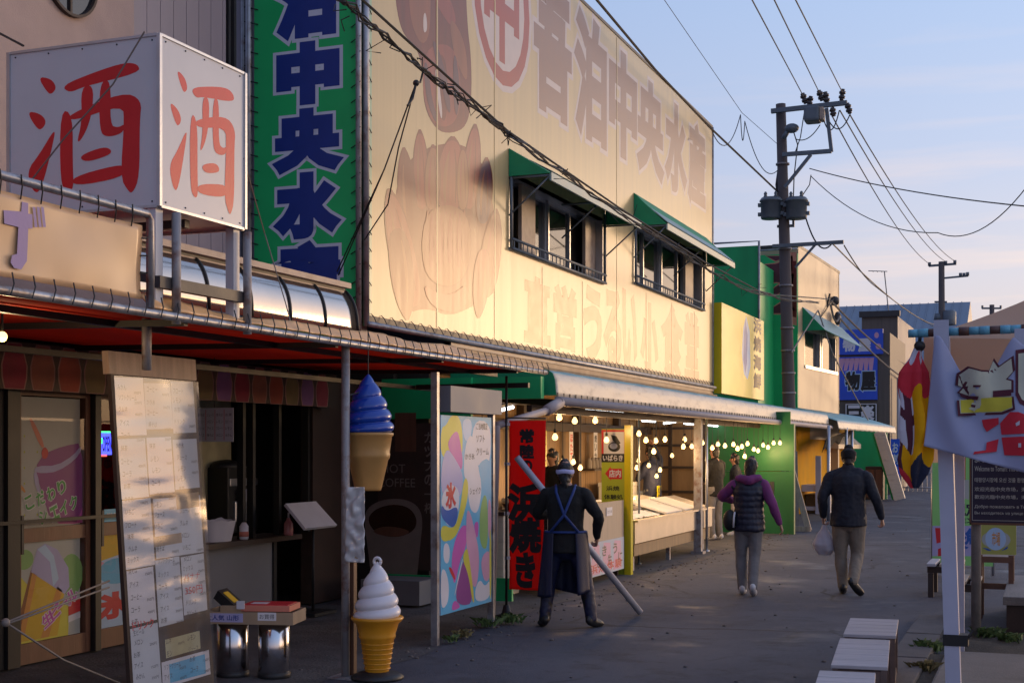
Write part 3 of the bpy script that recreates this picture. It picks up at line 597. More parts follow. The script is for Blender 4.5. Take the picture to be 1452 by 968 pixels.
pieces('brace', 'dark_trim', [lambda g: g.box((xl + .1, ys0 + .4, zb0 - .06), (XN - .1, ys0 + .45, zb0 - .01)), lambda g: g.bar((XN - .02, ys0, z0 + .2), (XN - .02, ys1, z0 + .2), .05, .07), lambda g: g.bar((XN - .6, ys0 + .02, z0 + .32), (XN - .05, ys0 + .02, z0 + .22), .06, .06)], bs)
# ------------------------------------------------------------------ tan banner on pipe frame, far left
ybr = P(207, 340, x=XN).y; zt1 = P(207, 305, x=XN).z
bf = thing('tan_banner', 'glowing tan vinyl banner with purple kana laced to a white pipe frame', 'banner', (XN, 5.5, z0))
g = MB().mat('steel_pipe'); g.tube([(XN + .03, 3.2, zt1 + .01), (XN + .03, ybr - .03, zt1), (XN + .03, ybr, zt1 - .03), (XN + .03, ybr, z0 + .03)], .024, 10); g.build('pipe_frame', None, bf)
g = MB().mat('vinyl_banner'); za, zbb = z0 + .075, zt1 - .07
g.grid(lambda a, b: (XN + .01 + .008 * math.sin(a * 17) * math.sin(b * 5) + .004 * math.sin(a * 60) * (b - .5), 3.4 + (ybr - .06 - 3.4) * a, za + (zbb - za) * b), 60, 12); bv = g.build('vinyl', None, bf, solid=.004)
s = sheet_x(XN + .022, 3.4, ybr - .06, za, zbb); g = MB().mat('purple_ink')
s.pxpoly(g, [(5, 298), (30, 300), (31, 286), (40, 288), (40, 303), (46, 304), (46, 324), (40, 324), (39, 350), (38, 370), (30, 382), (20, 380), (15, 372), (17, 362), (24, 360), (25, 340), (26, 322), (6, 317)], 1)
for k in range(3): s.pxpoly(g, [(46 + 6 * k, 293), (50 + 6 * k, 294), (53 + 6 * k, 322), (49 + 6 * k, 322)], 1)
g.build('kana_print', None, bv)
ties = []; y = 4.3
while y < ybr - .08:
    ties.append(lambda g, y=y: g.tube([(XN + .06, y, zt1 + .025), (XN + .05, y + .02, zt1 - .03), (XN + .022, y + .04, zbb - .02)], .004, 5)); y += .15
ties += [(lambda g, k=k: g.tube([(XN + .03, ybr + .03, za + .06 + k * .1), (XN + .015, ybr - .07, za + .05 + k * .1)], .005, 5)) for k in range(4)]
pieces('lacing', 'cable', ties, bf)
# ------------------------------------------------------------------ the seafood market building
YB0, YB1 = P(515, 460, x=XB).y, P(1010, 545, x=XB).y
ZB0, ZB1 = 2.98, 8.24
mk = thing('seafood_market', 'long two storey seafood market with a huge sunlit billboard over open stalls', 'building', (XB, 20, 0))
W1 = (P(722, 352, x=XB).y, P(855, 397, x=XB).y, 4.26, 5.2); W2 = (P(899, 402, x=XB).y, P(996, 436, x=XB).y, 4.46, 5.5)
g = MB().mat('siding')                                            # upper storey: shell behind the billboard, open at the windows
g.box((-15, YB0 + .06, 2.9), (-14.8, YB1, ZB1 - .05)); g.box((-14.8, YB0 + .06, ZB1 - .2), (XB - .1, YB1, ZB1 - .1)); g.box((-14.8, YB0 + .08, 2.9), (XB - .1, YB0 + .28, ZB1 - .2)); g.box((-14.8, YB1 - .2, 2.9), (XB - .1, YB1, ZB1 - .2))
g.build('upper_wall', None, mk)
def holed(g, x, y0, y1, z0_, z1_, holes, th):
    ys = sorted({y0, y1} | {h[0] for h in holes} | {h[1] for h in holes}); zs = sorted({z0_, z1_} | {h[2] for h in holes} | {h[3] for h in holes})
    for i in range(len(ys) - 1):
        j0 = None
        for j in range(len(zs) - 1):
            a, b = (ys[i] + ys[i + 1]) / 2, (zs[j] + zs[j + 1]) / 2
            hole = any(h[0] < a < h[1] and h[2] < b < h[3] for h in holes)
            if not hole and j0 is None: j0 = zs[j]
            if j0 is not None and (hole or j == len(zs) - 2):
                g.box((x - th, ys[i], j0), (x, ys[i + 1], zs[j] if hole else zs[j + 1])); j0 = None
g = MB().mat('board_cream'); holed(g, XB, YB0 + .05, YB1, ZB0 + .07, ZB1, [W1, W2], .06); bb = g.build('billboard', None, mk)
s = sheet_x(XB, YB0, YB1, ZB0, ZB1)
def bp(name, mt, polys, lay=1):
    g = MB().mat(mt)
    for k, q in enumerate(polys): s.pxpoly(g, q, lay + .1 * k)
    return g.build(name, None, bb)
# the printed crab leg with its claws, faded
crab = MB()
def cp(mt, q, lay): crab.mat(mt); s.pxpoly(crab, q, lay, 2)
cp('crab_red', [(558, -30), (563, 20), (572, 50), (590, 66), (600, 100), (600, 150), (618, 185), (640, 190), (662, 180), (669, 140), (668, 80), (663, 40), (660, -30)], 1)
cp('crab_tan', [(578, -30), (582, 30), (594, 60), (604, 62), (610, 40), (611, -30)], 1.3)
cp('crab_pink', [(612, -10), (622, 12), (640, 40), (648, 30), (636, -10)], 1.4)
cp('crab_pink', [(602, 70), (598, 130), (612, 176), (640, 182), (655, 150), (650, 80), (632, 60)], 1.5)
cp('crab_red', [(616, 80), (622, 160), (632, 178), (636, 120), (630, 76)], 1.6)
cp('crab_tan', [(638, 20), (660, 60), (664, 120), (652, 100), (640, 62)], 1.7)
def lens(tip, base, w_, mt, lay, edge='crab_red', k=1.0):
    tip, base = Vector(tip), Vector(base); d_ = base - tip; nn = Vector((-d_.y, d_.x)).normalized() * w_ / 2
    def sh(f): return [tuple(tip + d_ * (.5 - .5 * f))] + [tuple(tip + d_ * t_ + nn * f * h_) for t_, h_ in ((.12, .5), (.3, .85), (.55, 1), (.8, .9), (.97, .5))] + [tuple(tip + d_ * t_ - nn * f * h_) for t_, h_ in ((.97, .5), (.8, .9), (.55, 1), (.3, .85), (.12, .5))]
    crab.mat(edge); s.pxpoly(crab, sh(1), lay, 1); crab.mat(mt); s.pxpoly(crab, sh(.86), lay + .2, 1)
    crab.mat('crab_tan' if mt != 'crab_tan' else 'crab_pink'); s.pxpoly(crab, [tuple(tip + d_ * t_ + nn * h_) for t_, h_ in ((.15, .1), (.4, .45), (.7, .5), (.9, .2), (.7, .25), (.4, .2))], lay + .4, 1)
    crab.mat(edge); s.pxpoly(crab, [tuple(tip + d_ * t_ + nn * h_) for t_, h_ in ((.1, -.1), (.45, -.3), (.85, -.35), (.85, -.42), (.45, -.42))], lay + .5, 1)
crab.mat('crab_red'); s.pxpoly(crab, [(556, 300), (566, 250), (590, 215), (640, 200), (676, 215), (694, 260), (702, 310), (698, 380), (684, 425), (660, 440), (635, 448), (605, 436), (575, 445), (560, 400), (550, 350)], 1.8, 2)
lens((595, 180), (598, 300), 24, 'crab_pink', 2); lens((572, 205), (582, 340), 28, 'crab_red', 2.6); lens((642, 190), (636, 305), 44, 'crab_pink', 3); lens((614, 202), (612, 300), 24, 'crab_tan', 3.4); lens((674, 172), (664, 300), 26, 'crab_pink', 3.8); lens((690, 220), (684, 320), 24, 'crab_purple', 4.2, 'crab_red'); lens((656, 205), (656, 300), 18, 'crab_tan', 4.4)
lens((550, 262), (588, 440), 40, 'crab_pink', 4.8); lens((704, 292), (688, 425), 30, 'crab_tan', 5.2); lens((578, 458), (562, 320), 34, 'crab_red', 5.6); lens((678, 454), (686, 350), 24, 'crab_pink', 6)
crab.mat('crab_tan'); s.pxpoly(crab, [(604, 300), (636, 288), (664, 304), (668, 360), (656, 398), (630, 408), (604, 394), (596, 350)], 6.4, 2)
for k_ in range(9): lens((606 + 6.5 * k_, 296 + 4 * (k_ % 2)), (604 + 6.6 * k_, 388 - 6 * (k_ % 3)), 7, 'crab_pink' if k_ % 2 else 'crab_tan', 6.8, 'crab_pink')
crab.mat('crab_pink'); s.pxpoly(crab, [(600, 402), (618, 416), (640, 418), (662, 402), (666, 424), (648, 444), (622, 440), (606, 426)], 7.4, 1)
for q in ([(600, 90), (606, 88), (612, 140), (622, 172), (616, 174), (604, 140)], [(642, 80), (647, 78), (652, 130), (648, 170), (643, 150)], [(612, 60), (618, 58), (634, 110), (640, 160), (634, 160), (624, 110)]): cp('crab_purple', q, 3.2)
for q in ([(616, 100), (620, 98), (628, 165), (624, 170)], [(600, 20), (604, 18), (606, 44), (600, 48)]): cp('print_halo', q, 3.3)
crab.build('crab_print', None, bb)
for k_ in range(8):                                               # welded seams of the vinyl
    yy = YB0 + 1.75 + k_ * 1.72; g = MB().mat('board_cream'); zz0, zz1 = ZB0 + .08, ZB1 - .02
    for w_ in (W1, W2):
        if w_[0] - .1 < yy < w_[1] + .1: zz1 = w_[2] - .1
    g.box((XB + .0005, yy, zz0), (XB + .0045, yy + .035, zz1)); g.build('seam', None, bb)
g = MB()
def ringp(g, cx, cy, rx, ry, lay, n=40): s.pxpoly(g, [(cx + rx * math.cos(2 * math.pi * k / n), cy + ry * math.sin(2 * math.pi * k / n)) for k in range(n)], lay)
g.mat('print_halo'); s.oval(g, *s.uv(713, 2), .068, .215, 1); g.mat('ring_red'); s.oval(g, *s.uv(713, 2), .062, .20, 1.5); g.mat('print_halo'); s.oval(g, *s.uv(713, 2), .049, .165, 2)
g.mat('ring_red'); a, b = s.uv(712, 0); s.text(g, '中', a - .036, b - .14, a + .036, b + .15, .03, 2.6); g.build('ring_emblem', None, bb)
def chars(name, lst, ink, halo, bold, grow, g=None, sh=None, lay=1.2, parent=None):
    """lst: (character, left, right, top-left y, bottom-left y) in the photograph"""
    g = MB(); sh = sh or s
    for t_, xa, xb, yt, ybm in lst:
        a0, bt = sh.uv(xa, yt); a0b, b0_ = sh.uv(xa, ybm); a1, _ = sh.uv(xb, yt)
        if halo: g.mat(halo); sh.text(g, t_, a0, b0_, a1, bt, bold, lay, grow=grow)
        g.mat(ink); sh.text(g, t_, a0, b0_, a1, bt, bold, lay + 1)
    return g.build(name, None, parent or bb)
chars('name_lettering', [('吾', 760, 808, -30, 140), ('泊', 818, 858, 15, 178), ('中', 866, 901, 66, 205), ('央', 906, 939, 108, 232), ('水', 945, 972, 142, 258), ('産', 977, 999, 172, 278)], 'print_brown', 'print_halo', .055, .04)
chars('slogan_lettering', [('直', 745, 779, 392, 480), ('営', 787, 816, 405, 490), ('う', 829, 852, 408, 506), ('る', 858, 880, 413, 514), ('い', 884, 902, 416, 522), ('小', 910, 932, 430, 524), ('食', 940, 966, 432, 530), ('堂', 972, 990, 445, 534)], 'print_orange', None, .05, 0)
g = MB().mat('board_green')                                       # greener stretch of the print at the near end
g.mat('print_halo')
y = YB0 + 1.9
g.mat('board_green'); s.poly(g, [(0.004, .02), (.012, .012), (.012, .99), (.004, .99)], .4)
g.build('print_border', None, bb)
# lacing frame round the billboard
g = MB().mat('steel_pipe'); g.tube([(XB + .02, YB0 + .02, ZB0 - .05), (XB + .02, YB0 + .02, ZB1 + .1)], .035, 10); g.tube([(XB + .06, YB0, ZB0 - .03), (XB + .06, YB1, ZB0 - .03)], .03, 8); g.tube([(XB + .0, YB1 + .03, ZB0), (XB + .0, YB1 + .03, ZB1 + .02)], .025, 8)
g.build('billboard_frame', None, mk)
g = MB().mat('dark_trim'); g.box((XB - .06, YB0 + .05, ZB0 - .02), (XB + .002, YB1, ZB0 + .068)); g.box((XB - .06, YB0 + .04, ZB0 + .07), (XB + .004, YB0 + .08, ZB1)); g.box((XB - .06, YB0, ZB1 + .002), (XB + .01, YB1 + .02, ZB1 + .05)); g.build('billboard_edge', None, mk)
ties = []; y = YB0 + .15
while y < YB1 - .1:
    ties.append(lambda g, y=y: g.tube([(XB + .006, y, ZB0 + .09), (XB + .03, y + .02, ZB0 + .06), (XB + .07, y + .03, ZB0 - .03)], .005, 4)); y += .235
z = ZB0 + .2
while z < 7.6: ties.append(lambda g, z=z: g.tube([(XB + .01, YB0 + .16, z), (XB + .05, YB0 + .03, z + .02)], .006, 4)); z += .17
pieces('lacing', 'cable', ties[:98], mk)
# windows with green awnings
for k, (wy0, wy1, wz0, wz1) in enumerate((W1, W2)):
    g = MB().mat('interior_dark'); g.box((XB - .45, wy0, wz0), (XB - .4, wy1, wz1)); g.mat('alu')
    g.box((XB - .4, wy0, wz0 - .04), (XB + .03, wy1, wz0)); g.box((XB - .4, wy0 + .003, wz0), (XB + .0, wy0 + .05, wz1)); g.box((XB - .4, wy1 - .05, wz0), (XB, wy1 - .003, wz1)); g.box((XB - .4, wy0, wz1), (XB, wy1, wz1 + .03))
    L_ = wy1 - wy0; npan = 4
    wnd = g.build('window', None, mk)
    for i in range(npan):
        a, b = wy0 + .05 + i * (L_ - .1) / npan, wy0 + .05 + (i + 1) * (L_ - .1) / npan
        q = MB().mat('glass_dark'); q.box((XB - .22 - .04 * (i % 2), a + .03, wz0 + .04), (XB - .215 - .04 * (i % 2), b - .03, wz1 - .04)); pn = q.build('pane', None, wnd)
        q = MB().mat('alu'); xx = XB - .2 - .04 * (i % 2)
        q.box((xx - .03, a, wz0 + .002), (xx + .02, a + .04, wz1)); q.box((xx - .03, b - .04, wz0 + .002), (xx + .02, b, wz1)); q.box((xx - .03, a + .04, wz0 + .002), (xx + .02, b - .04, wz0 + .05)); q.box((xx - .03, a + .04, wz1 - .05), (xx + .02, b - .04, wz1)); q.build('sash', None, wnd)
    i0 = wy0 + L_ * (.18 if k == 0 else .80); pieces('blind', 'beam_beige', [lambda q: q.box((XB - .15, i0, wz0 + .01), (XB - .1, i0 + L_ * .13, wz1 - .01))] + ([lambda q: q.box((XB - .15, wy0 + L_ * .86, wz0 + .01), (XB - .1, wy1 - .06, wz1 - .01))] if k == 0 else []), wnd)
    q = MB().mat('metal_grey'); q.tube([(XB + .05, wy0, wz0 + .10), (XB + .05, wy1, wz0 + .10)], .018, 6); q.tube([(XB + .05, wy0, wz0 - .02), (XB + .05, wy1, wz0 - .02)], .02, 6)
    y = wy0 + .05
    while y < wy1: q.tube([(XB + .05, y, wz0 - .02), (XB + .05, y, wz0 + .1)], .008, 4); y += .16
    for yy in (wy0, wy1): q.tube([(XB + .03, yy, wz0 - .02), (XB + .03, yy, wz1 + .1)], .022, 6)
    q.build('guard_rail', None, wnd)
    aw0, aw1 = wy0 - .02, wy1 + (.12 if k == 0 else .35); zt_, zf, pr = wz1 + (.30 if k == 0 else .42), wz1 - (.05 if k == 0 else .12), .56
    q = MB().mat('awning_green')
    q.grid(lambda a, b: (XB + .005 + pr * b, aw0 + (aw1 - aw0) * a, zt_ + (zf - zt_) * b - .03 * math.sin(b * math.pi)), 30, 6); q.add([(XB + .005, aw0, zt_), (XB + .005 + pr, aw0, zf), (XB + .005, aw0, zf)], [(0, 1, 2)]); q.add([(XB + .005, aw1, zt_), (XB + .005 + pr, aw1, zf), (XB + .005, aw1, zf)], [(0, 2, 1)])
    awn = q.build('awning', None, mk, solid=.008)
    q = MB().mat('awning_edge'); q.box((XB + pr - .01, aw0, zf - .09), (XB + pr + .016, aw1, zf + .012)); q.bar((XB + pr * .5, (aw0 + aw1) / 2, zt_ * .5 + zf * .5 + .012), (XB + pr + .012, (aw0 + aw1) / 2, zf + .03), aw1 - aw0, .008); q.build('awning_hem', None, awn)
    for yy in (aw0 + .02, (aw0 + aw1) / 2, aw1 - .02): q = MB().mat('metal_grey'); q.tube([(XB, yy, zf - .02), (XB + pr, yy, zf - .02)], .015, 6); q.tube([(XB, yy, wz0 + .4), (XB + pr, yy, zf - .02)], .012, 6); q.build('awning_strut', None, awn)
# ------------------------------------------------------------------ tall green sign at the near end
xg0 = P(362, 200, y=YB0).x
s_v = sheet_y(YB0 - .02, xg0, XB - .05, 2.75, 8.6)
vs_ = thing('vertical_sign', 'tall green sign of big navy kanji edged in white beside the billboard', 'sign', ((xg0 + XB) / 2, YB0, 2.7))
g = MB().mat('green_vinyl'); s_v.panel(g, .02); pan = g.build('vinyl', None, vs_)
chars('kanji', [('泊', 398, 470, -44, 50), ('中', 399, 474, 70, 146), ('央', 396, 476, 164, 240), ('水', 397, 474, 254, 334), ('産', 398, 476, 352, 436)], 'navy_ink', 'white_ink', .08, .05, sh=s_v, parent=pan)
g = MB().mat('steel_pipe'); g.tube([(xg0 - .06, YB0 - .03, 2.6), (xg0 - .06, YB0 - .03, 8.6)], .035, 10); g.tube([(xg0 - .16, YB0 + .03, 2.6), (xg0 - .16, YB0 + .03, 8.6)], .03, 8); g.tube([(XB - .02, YB0 - .06, 2.7), (XB - .02, YB0 - .06, 8.6)], .03, 8); g.build('pipe_frame', None, vs_)
ties = []; z = 2.9
while z < 7.4: ties += [lambda g, z=z: g.tube([(xg0 - .1, YB0 - .05, z + .04), (xg0 + .05, YB0 - .03, z)], .006, 4), lambda g, z=z: g.tube([(XB + .01, YB0 - .08, z + .04), (XB - .12, YB0 - .03, z)], .006, 4)]; z += .15
pieces('lacing', 'cable', ties, vs_)
# ------------------------------------------------------------------ stall canopy along the market
YC0, YC1 = P(789, 562, x=XC).y, P(1175, 602, x=XC).y
sc_ = thing('stall_canopy', 'long cream and pale blue canopy with gutter over the lit seafood stalls', 'canopy', (XC, 24, 2.2))
prof = [(XB + .03, 2.73), (-5.30, 2.615), (-5.10, 2.575), (-5.04, 2.535), (-5.015, 2.47), (XC, 2.29)]
g = MB().mat('wood_brown'); g.box((XB - .05, YC0, 2.70), (XB + .02, YB1, 2.93)); g.mat('beam_beige'); g.box((XB - .05, YC0, 2.875), (XB + .035, YB1, 2.92)); g.build('fascia', None, mk)
def curve(t):
    t *= len(prof) - 1; i = min(int(t), len(prof) - 2); f_ = t - i; return prof[i][0] + (prof[i + 1][0] - prof[i][0]) * f_, prof[i][1] + (prof[i + 1][1] - prof[i][1]) * f_
def canopy_strip(g, t0, t1, ya_, yb__, nv):
    g.grid(lambda a, b: (curve(t0 + (t1 - t0) * b)[0] + .006 * math.sin(a * 170) * b, ya_ + (yb__ - ya_) * a, curve(t0 + (t1 - t0) * b)[1] - .012 * abs(math.sin(a * 20 * math.pi)) * math.sin(b * math.pi)), 300, nv)
g = MB().mat('canopy_cream'); canopy_strip(g, 0, .15, YC0, YC1, 3); canopy_strip(g, .55, 1, YC0, YC1, 7); g.mat('canopy_cyan'); canopy_strip(g, .15, .55, YC0, YC1, 4); g.build('canopy_sheet', None, sc_, solid=.012)
g = MB().mat('awning_green'); g.prism([(XB + .03, YC0 - .012, 2.3)] + [(q_[0], YC0 - .012, q_[1] + .01) for q_ in prof] , (0, .01, 0)); g.build('end_panel', None, sc_)
g = MB().mat('gutter'); g.tube([(XC + .06, YC0 - .1, 2.235), (XC + .06, YC1, 2.235)], .05, 10); g.box((XC - .02, YC0, 2.19), (XC + .02, YC1, 2.285)); g.build('gutter', None, sc_)
clips = []; y = YC0
while y < YC1: clips.append(lambda g, y=y: g.box((XC + .008, y, 2.285), (XC + .014, y + .025, 2.33))); y += .21
pieces('hem_clip', 'cable', clips[:98], sc_)
pieces('rafter', 'wood_dark', [(lambda g, yy=YC0 + .4 + k * 1.15: g.bar((XC - .05, yy, 2.22), (XB - 1.3, yy, 2.45), .05, .08)) for k in range(12)] + [lambda g: g.box((XC - .35, YC0, 2.12), (XC - .29, 27.3, 2.2)), lambda g: g.box((XB - .1, 14.1, 2.28), (XB + .06, 27.3, 2.36))], sc_)
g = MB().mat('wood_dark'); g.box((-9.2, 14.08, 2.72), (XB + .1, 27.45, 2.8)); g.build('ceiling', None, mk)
for px_, py_, r_, mt in ((990, 785, .055, 'rusty_steel'), (1002, 782, .022, 'alu'), (906, 800, .016, 'metal_grey')):
    p_ = P(px_, py_, z=0); g = MB().mat(mt)
    if r_ > .05: g.box((p_.x - .06, p_.y - .06, 0), (p_.x + .06, p_.y + .06, 2.26)); g.box((p_.x - .1, p_.y - .1, 0), (p_.x + .1, p_.y + .1, .05))
    else: g.tube([(p_.x, p_.y, 0), (p_.x, p_.y, 2.25)], r_, 8); g.tube([(p_.x, p_.y, 0), (p_.x, p_.y, .03)], r_ * 2.2, 8)
    g.build('post', None, sc_)
# drainpipe elbow
pa, pb2, pc, pd = P(791, 573, x=XC), P(775, 582, x=XC + .02), P(704, 603, x=-5.12), P(697, 876, x=-5.2)
g = MB().mat('gutter'); g.tube([(XC + .06, YC0 - .05, 2.22), pb2], .06, 10); g.tube([pb2, pc], .038, 10); g.tube([pc, (pc.x, pc.y, pc.z - .1), (pd.x, pd.y, 0)], .038, 10); g.build('drainpipe', None, sc_)
# stall walls
g = MB().mat('wood_warm'); y = 14.1
while y < 27.3:
    g.box((-7.75, y, .03), (-7.68 + .01 * random.random(), y + .215, 2.72)); y += .22
g.build('back_wall', None, mk)
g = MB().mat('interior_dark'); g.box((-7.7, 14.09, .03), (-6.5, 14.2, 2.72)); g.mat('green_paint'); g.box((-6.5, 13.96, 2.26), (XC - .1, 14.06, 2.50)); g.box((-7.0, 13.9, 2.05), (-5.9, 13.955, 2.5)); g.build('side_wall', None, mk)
g = MB().mat('wood_dark'); 
for y_ in (16.2, 17.6, 19.9, 22.6, 25): g.box((-7.67, y_, .03), (-7.55, y_ + .14, 2.7))
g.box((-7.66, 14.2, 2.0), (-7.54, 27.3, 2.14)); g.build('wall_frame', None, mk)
pg0, pg1 = P(1012, 700, y=27.5), P(1116, 757, z=0)
g = MB().mat('wood_warm'); g.box((-7.75, 27.38, .03), (-6.42, 27.44, 2.7)); g.mat('wood_dark'); [g.box((-7.7, 27.34, z_), (-6.45, 27.378, z_ + .05)) for z_ in (.8, 1.3, 1.75, 2.1)]; [g.box((x_, 27.35, .03), (x_ + .07, 27.375, 2.6)) for x_ in (-7.2, -6.5)]; g.build('end_boarding', None, mk)
g = MB().mat('green_dark'); g.box((-7.8, 27.45, .0), (XC + .28, 27.52, 1.25)); g.box((-7.8, 27.46, 1.26), (XC + .28, 27.51, 2.45)); g.mat('dark_trim'); g.box((XC - .12, 27.42, .8), (XC - .04, 27.45, 1.05)); g.mat('green_dark'); g.box((XC + .28, 27.4, 0), (XC + .36, 27.55, 2.2)); g.build('green_partition', None, mk)
rn_ = random.Random(11)
# ------------------------------------------------------------------ stalls: counters, signs, lights
tw = P(890, 815, z=0); y_s = tw.y
k1 = thing('kraft_counter', 'waist high counter clad in kraft brown sheet with hand lettered poster below', 'counter', (-5.6, 16.2, 0))
g = MB().mat('card_sheet'); s2 = sheet_x(-5.28, 14.75, y_s - .1, .5, 1.02); s2.panel(g, .03); g.build('front_sheet', None, k1)
g = MB().mat('wood_dark'); g.box((-6.2, 14.75, .92), (-5.315, y_s - .1, .97)); g.box((-6.2, 14.8, 0), (-6.14, y_s - .15, .92)); g.box((-5.4, 14.8, 0), (-5.34, 14.86, .92)); g.box((-5.4, y_s - .2, 0), (-5.34, y_s - .14, .92)); g.build('counter_frame', None, k1)
s2 = sheet_x(-5.27, 14.75, y_s - .12, .10, .53); g = MB().mat('paper'); s2.panel(g, .004); g.mat('p_pink')
for k in range(6): s2.poly(g, [(.03 + .16 * k, .05), (.16 + .16 * k, .05), (.15 + .16 * k, .9), (.05 + .16 * k, .95)], 1)
g.mat('black_ink'); 
for k, t_ in enumerate('焼きはまぐり岩がき生うに'): s2.text(g, t_, .03 + .08 * k, .55 - .3 * (k % 2), .09 + .08 * k, .85 - .3 * (k % 2), .02, 2)
g.mat('p_red'); 
for k, t_ in enumerate('浜焼体験'): s2.text(g, t_, .5 + .12 * k, .1, .6 + .12 * k, .36, .02, 3)
g.build('poster', None, k1)
s2 = sheet_x(-5.27, y_s - .9, y_s - .65, .84, .95); g = MB().mat('p_white'); s2.panel(g, .004); g.mat('black_ink'); s2.text(g, '生かき 500', .1, .3, .9, .7, 0, 1); g.build('price_slip', None, k1)
# the yellow-green column sign
xa, xb_ = P(853, 700, y=y_s).x, tw.x - .04
cs = thing('column_sign', 'tall yellow green shop sign with red arrow and black fish ring emblem', 'sign', ((xa + xb_) / 2, y_s, 0))
ztp = P(870, 608, y=y_s).z
g = MB().mat('p_lime'); g.box((xa, y_s, .9), (xb_, y_s + .08, ztp)); g.box((xb_ - .1, y_s, 0.0), (xb_, y_s + .08, .9)); bd = g.build('board', None, cs)
g = MB().mat('p_olive'); g.mat('yellow_sign'); g.box((xb_, y_s - .02, 0), (xb_ + .09, y_s + .09, ztp + .05)); g.build('pillar', None, cs)
s3 = sheet_y(y_s, xa, xb_, .9, ztp)
g = MB().mat('p_red'); s3.pxpoly(g, [(853, 609), (886, 609), (886, 645), (853, 645)], 1); g.mat('p_white'); s3.pxpoly(g, [(856, 612), (885, 612), (885, 645), (856, 645)], 2); g.mat('black_ink'); s3.pxpoly(g, [(853, 643), (886, 643), (886, 655), (853, 655)], 3)
cx, cy = s3.uv(871, 631); s3.oval(g, cx, cy - .02, .26, .062, 3); g.mat('p_white'); s3.oval(g, cx - .03, cy - .01, .17, .038, 4); g.mat('black_ink'); s3.pxpoly(g, [(866, 616), (874, 618), (880, 628), (876, 630), (869, 624)], 5)
g.mat('p_white'); a, b = s3.uv(869, 649); s3.text(g, 'いばらき', a - .42, b - .035, a + .42, b + .035, .03, 5)
g.mat('p_red'); s3.pxpoly(g, [(858, 671), (866, 661), (866, 664), (882, 664), (882, 679), (866, 679), (866, 681)], 2)
g.mat('p_white'); a, b = s3.uv(872, 671); s3.text(g, '店内', a - .25, b - .045, a + .25, b + .045, .03, 4)
g.mat('black_ink'); a, b = s3.uv(869, 692); s3.text(g, '浜焼', a - .28, b - .03, a + .28, b + .03, .02, 4); a, b = s3.uv(870, 704); s3.text(g, '体験処', a - .4, b - .03, a + .4, b + .03, .02, 4)
g.build('lettering', None, bd)
# steel fish tables
ft = thing('fish_table', 'long sloped steel fish table with ice bed beside the yellow green sign', 'table', (-6, 21, 0))
ya_, yb3 = 18.15, 22.85; zl = .70
g = MB().mat('steel_table'); g.box((-5.30, ya_, .40), (-5.25, yb3, zl)); g.box((-5.31, ya_ - .02, zl), (-5.2, yb3, zl + .025)); g.box((-5.29, ya_, .40), (-6.5, ya_ + .03, zl)); g.add([(-5.3, ya_, zl - .02), (-5.3, yb3, zl - .02), (-6.5, yb3, zl + .22), (-6.5, ya_, zl + .22)], [(0, 1, 2, 3)]); g.build('tray', None, ft)
g = MB().mat('wood_warm'); g.box((-5.33, ya_ + .1, .22), (-5.29, yb3, .38)); g.build('skirt_board', None, ft)
for yy in (18.4, 20.4, 22.6):
    for xx in (-5.38, -6.4): g = MB().mat('rusty_steel'); g.box((xx - .03, yy, 0), (xx + .03, yy + .06, .4)); g.build('leg', None, ft)
g = MB().mat('ice'); g.grid(lambda a, b: (-5.4 - 1.0 * b, 18.4 + 2.9 * a, zl + .02 + .2 * b + .03 * noise.noise(Vector((a * 22, b * 12, 3)))), 60, 24); struct(g.build('ice_bed', None, ft), 'stuff')
for k, (yy, col) in enumerate(((20.1, 'p_white'), (21.25, 'p_white'), (22.22, 'steel_table'))):
    g = MB().mat('styrofoam' if k < 2 else 'steel_table'); y2 = yy + (.95 if k < 2 else .58)
    g.add([(-5.32, yy, zl + .03), (-5.32, y2, zl + .03), (-5.9, y2, zl + .2), (-5.9, yy, zl + .2)], [(0, 1, 2, 3)]); o = g.build('fish_tray', None, None, solid=.03)
    tag(o, ['pale tray lid on the fish table nearest the yellow green sign', 'pale tray lid in the middle of the fish table', 'steel tray lid at the far end of the fish table'][k], 'tray')
for k in range(7):
    yy = 18.6 + k * .38
    g = MB().mat('fish'); g.ball((-5.75 - .2 * (k % 3), yy, zl + .12 + .035 * (k % 3)), .14, 8, (1.0, .32, .28)); g.add([(-5.89 - .2 * (k % 3), yy, zl + .13), (-5.98 - .2 * (k % 3), yy, zl + .19), (-5.98 - .2 * (k % 3), yy, zl + .09)], [(0, 1, 2)]); tag(g.build('fish'), 'silver whole fish lying on the ice of the steel fish table', 'fish', 'fish on the ice')
# white boxes and a yellow price card inside the stall
def foam(c, sx, sy, sz, lab):
    x_, y_, z_ = c; t = thing('foam_box', lab, 'box', c); g = MB().mat('styrofoam')
    g.box((x_ - sx, y_ - sy, z_), (x_ + sx, y_ + sy, z_ + sz * .8), .012); g.build('box', None, t); g = MB().mat('styrofoam'); g.box((x_ - sx - .01, y_ - sy - .01, z_ + sz * .8 + .002), (x_ + sx + .01, y_ + sy + .01, z_ + sz), .012); g.build('lid', None, t)
g = MB().mat('wood_dark'); g.box((-7.53, 17.4, .62), (-7.0, 26.4, .67)); g.build('top', None, None)
wt = bpy.data.objects['top']; wt.name = 'work_bench'; tag(wt, 'long dark wooden bench along the back wall of the stall', 'bench')
me_b = MB().mat('wood_dark')
foam((-7.26, 19.2, .68), .22, .4, .3, 'white foam box on the back bench left of the worker in navy')
foam((-7.26, 20.3, .68), .22, .4, .26, 'white foam box on the back bench behind the worker in navy')
foam((-7.26, 24.0, .68), .22, .5, .42, 'tall white foam box on the back bench right of the worker in navy')
foam((-7.26, 25.4, .68), .22, .35, .2, 'low white foam box at the far end of the back bench')
